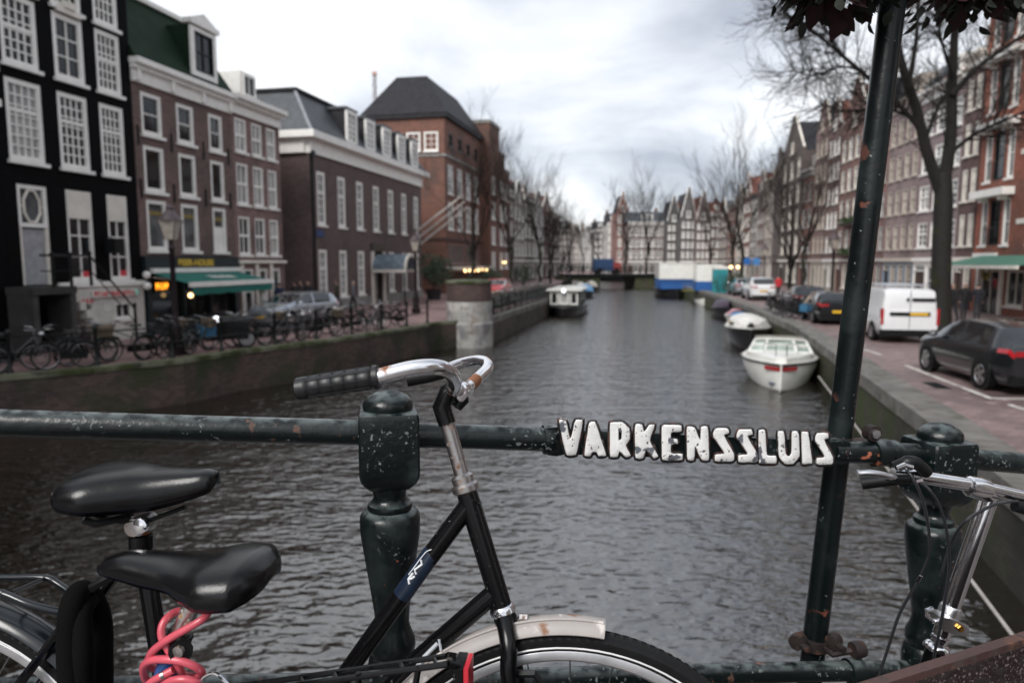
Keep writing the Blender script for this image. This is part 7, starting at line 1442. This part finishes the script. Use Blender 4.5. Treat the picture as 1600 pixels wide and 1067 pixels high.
mb = MB(); mb.tube(smooth_path([qc(1398, 728, -.01), qc(1415, 722, -.02), qc(1432, 724, -.02), qc(1448, 738, -.012)], 4), [.009] * 4 + [.012] * 5 + [.011] * 4, 12); mb.build('gear_shifter', DARKM, bC, world=True); MB().tube([qc(1404, 732, -.025), qc(1414, 727, -.032), qc(1424, 730, -.03)], .006, 8).build('shifter_cover', ALU, bC, world=True)
for nm, pts in (('brake_cable', [(1413, 730, -.03), (1424, 744, -.05), (1440, 775, -.055), (1450, 820, -.055), (1452, 860, -.05), (1442, 890, -.045), (1430, 915, -.04), (1405, 960, -.03), (1385, 1020, -.03), (1366, 1075, -.03)]), ('gear_cable', [(1432, 750, -.03), (1452, 765, -.05), (1470, 795, -.055), (1481, 840, -.055), (1483, 890, -.05), (1476, 940, -.05), (1468, 985, -.05), (1460, 1025, -.045), (1458, 1080, -.04)]), ('brake_cable', [(1590, 783, -.02), (1560, 786, -.04), (1530, 800, -.05), (1505, 818, -.05), (1485, 850, -.02), (1470, 900, .03)])):
    MB().tube(smooth_path([qc(*p) for p in pts], 6), .0027, 8).build(nm, pm('cable_housing', (.016, .017, .02), .3, var=.2, coat=.3), bC, world=True)
MB().tube([qc(1430, 752, -.035), qc(1440, 750, -.035)], .0055, 8).build('barrel_adjuster', CHROME, bC, world=True)
MB().tube([qc(1439, 899, -.046), qc(1434, 908, -.043)], .0034, 8).build('cable_joint', CHROME, bC, world=True)
MB().tube([qc(1585, 790, -.015), qc(1640, 806, -.02)], .011, 10).build('brake_lever_body', DARKM, bC, world=True)
# ================================================================== rusty brown planter at the lower right corner
e0, e1 = P(1362, 1070, .84), P(1600, 989, .955); e1.z = e0.z = (e0.z + e1.z) / 2; eu = (e1 - e0); eu.z = 0; eu.normalize(); en = Vector((-eu.y, eu.x, 0)); e0 = e0 - eu * .12
SPK = chipped('speckled_brown', (.022, .011, .011), [((.20, .15, .145), 230, .58, .63), ((.02, .012, .012), 90, .5, .6)], .6, bump=.6, bs=220, var=.3)
RIMM = chipped('rim_redbrown', (.065, .034, .030), [((.15, .07, .045), 22, .60, .70), ((.06, .04, .035), 40, .55, .65)], .6, bump=.3, bs=120, var=.2)
pl = thing('planter_box', 'brown speckled planter box with red-brown rim standing on the bridge deck', 'planter', e0 + eu * .35 - en * .114 + Vector((0, 0, DECK - e0.z)))
ht = e0.z - DECK; c_ = e0 + eu * .35 - en * .114
o_ = lambda lu, ln, z0, z1, dx=0, dy=0: MB().obox(c_ + eu * dx + en * dy, eu, en, lu, ln, z0, z1)
o_(.344, .006, DECK + .0, e0.z - .011, 0, -.112).build('side_panel', SPK, pl, world=True); o_(.344, .006, DECK, e0.z - .011, 0, .112).build('side_panel', SPK, pl, world=True)
o_(.006, .105, DECK, e0.z - .011, -.338).build('end_panel', SPK, pl, world=True); o_(.006, .105, DECK, e0.z - .011, .338).build('end_panel', SPK, pl, world=True)
for dy in (-.114, .114): o_(.352, .0075, e0.z - .0105, e0.z, 0, dy).build('rim', RIMM, pl, world=True)
for dx in (-.344, .344): o_(.0075, .106, e0.z - .0105, e0.z - .001, dx).build('rim', RIMM, pl, world=True)
o_(.33, .104, DECK + .01, e0.z - .068).build('soil', pm('soil', (.02, .021, .023), .95, bump=.8, bs=60, bd=.01), pl, world=True)
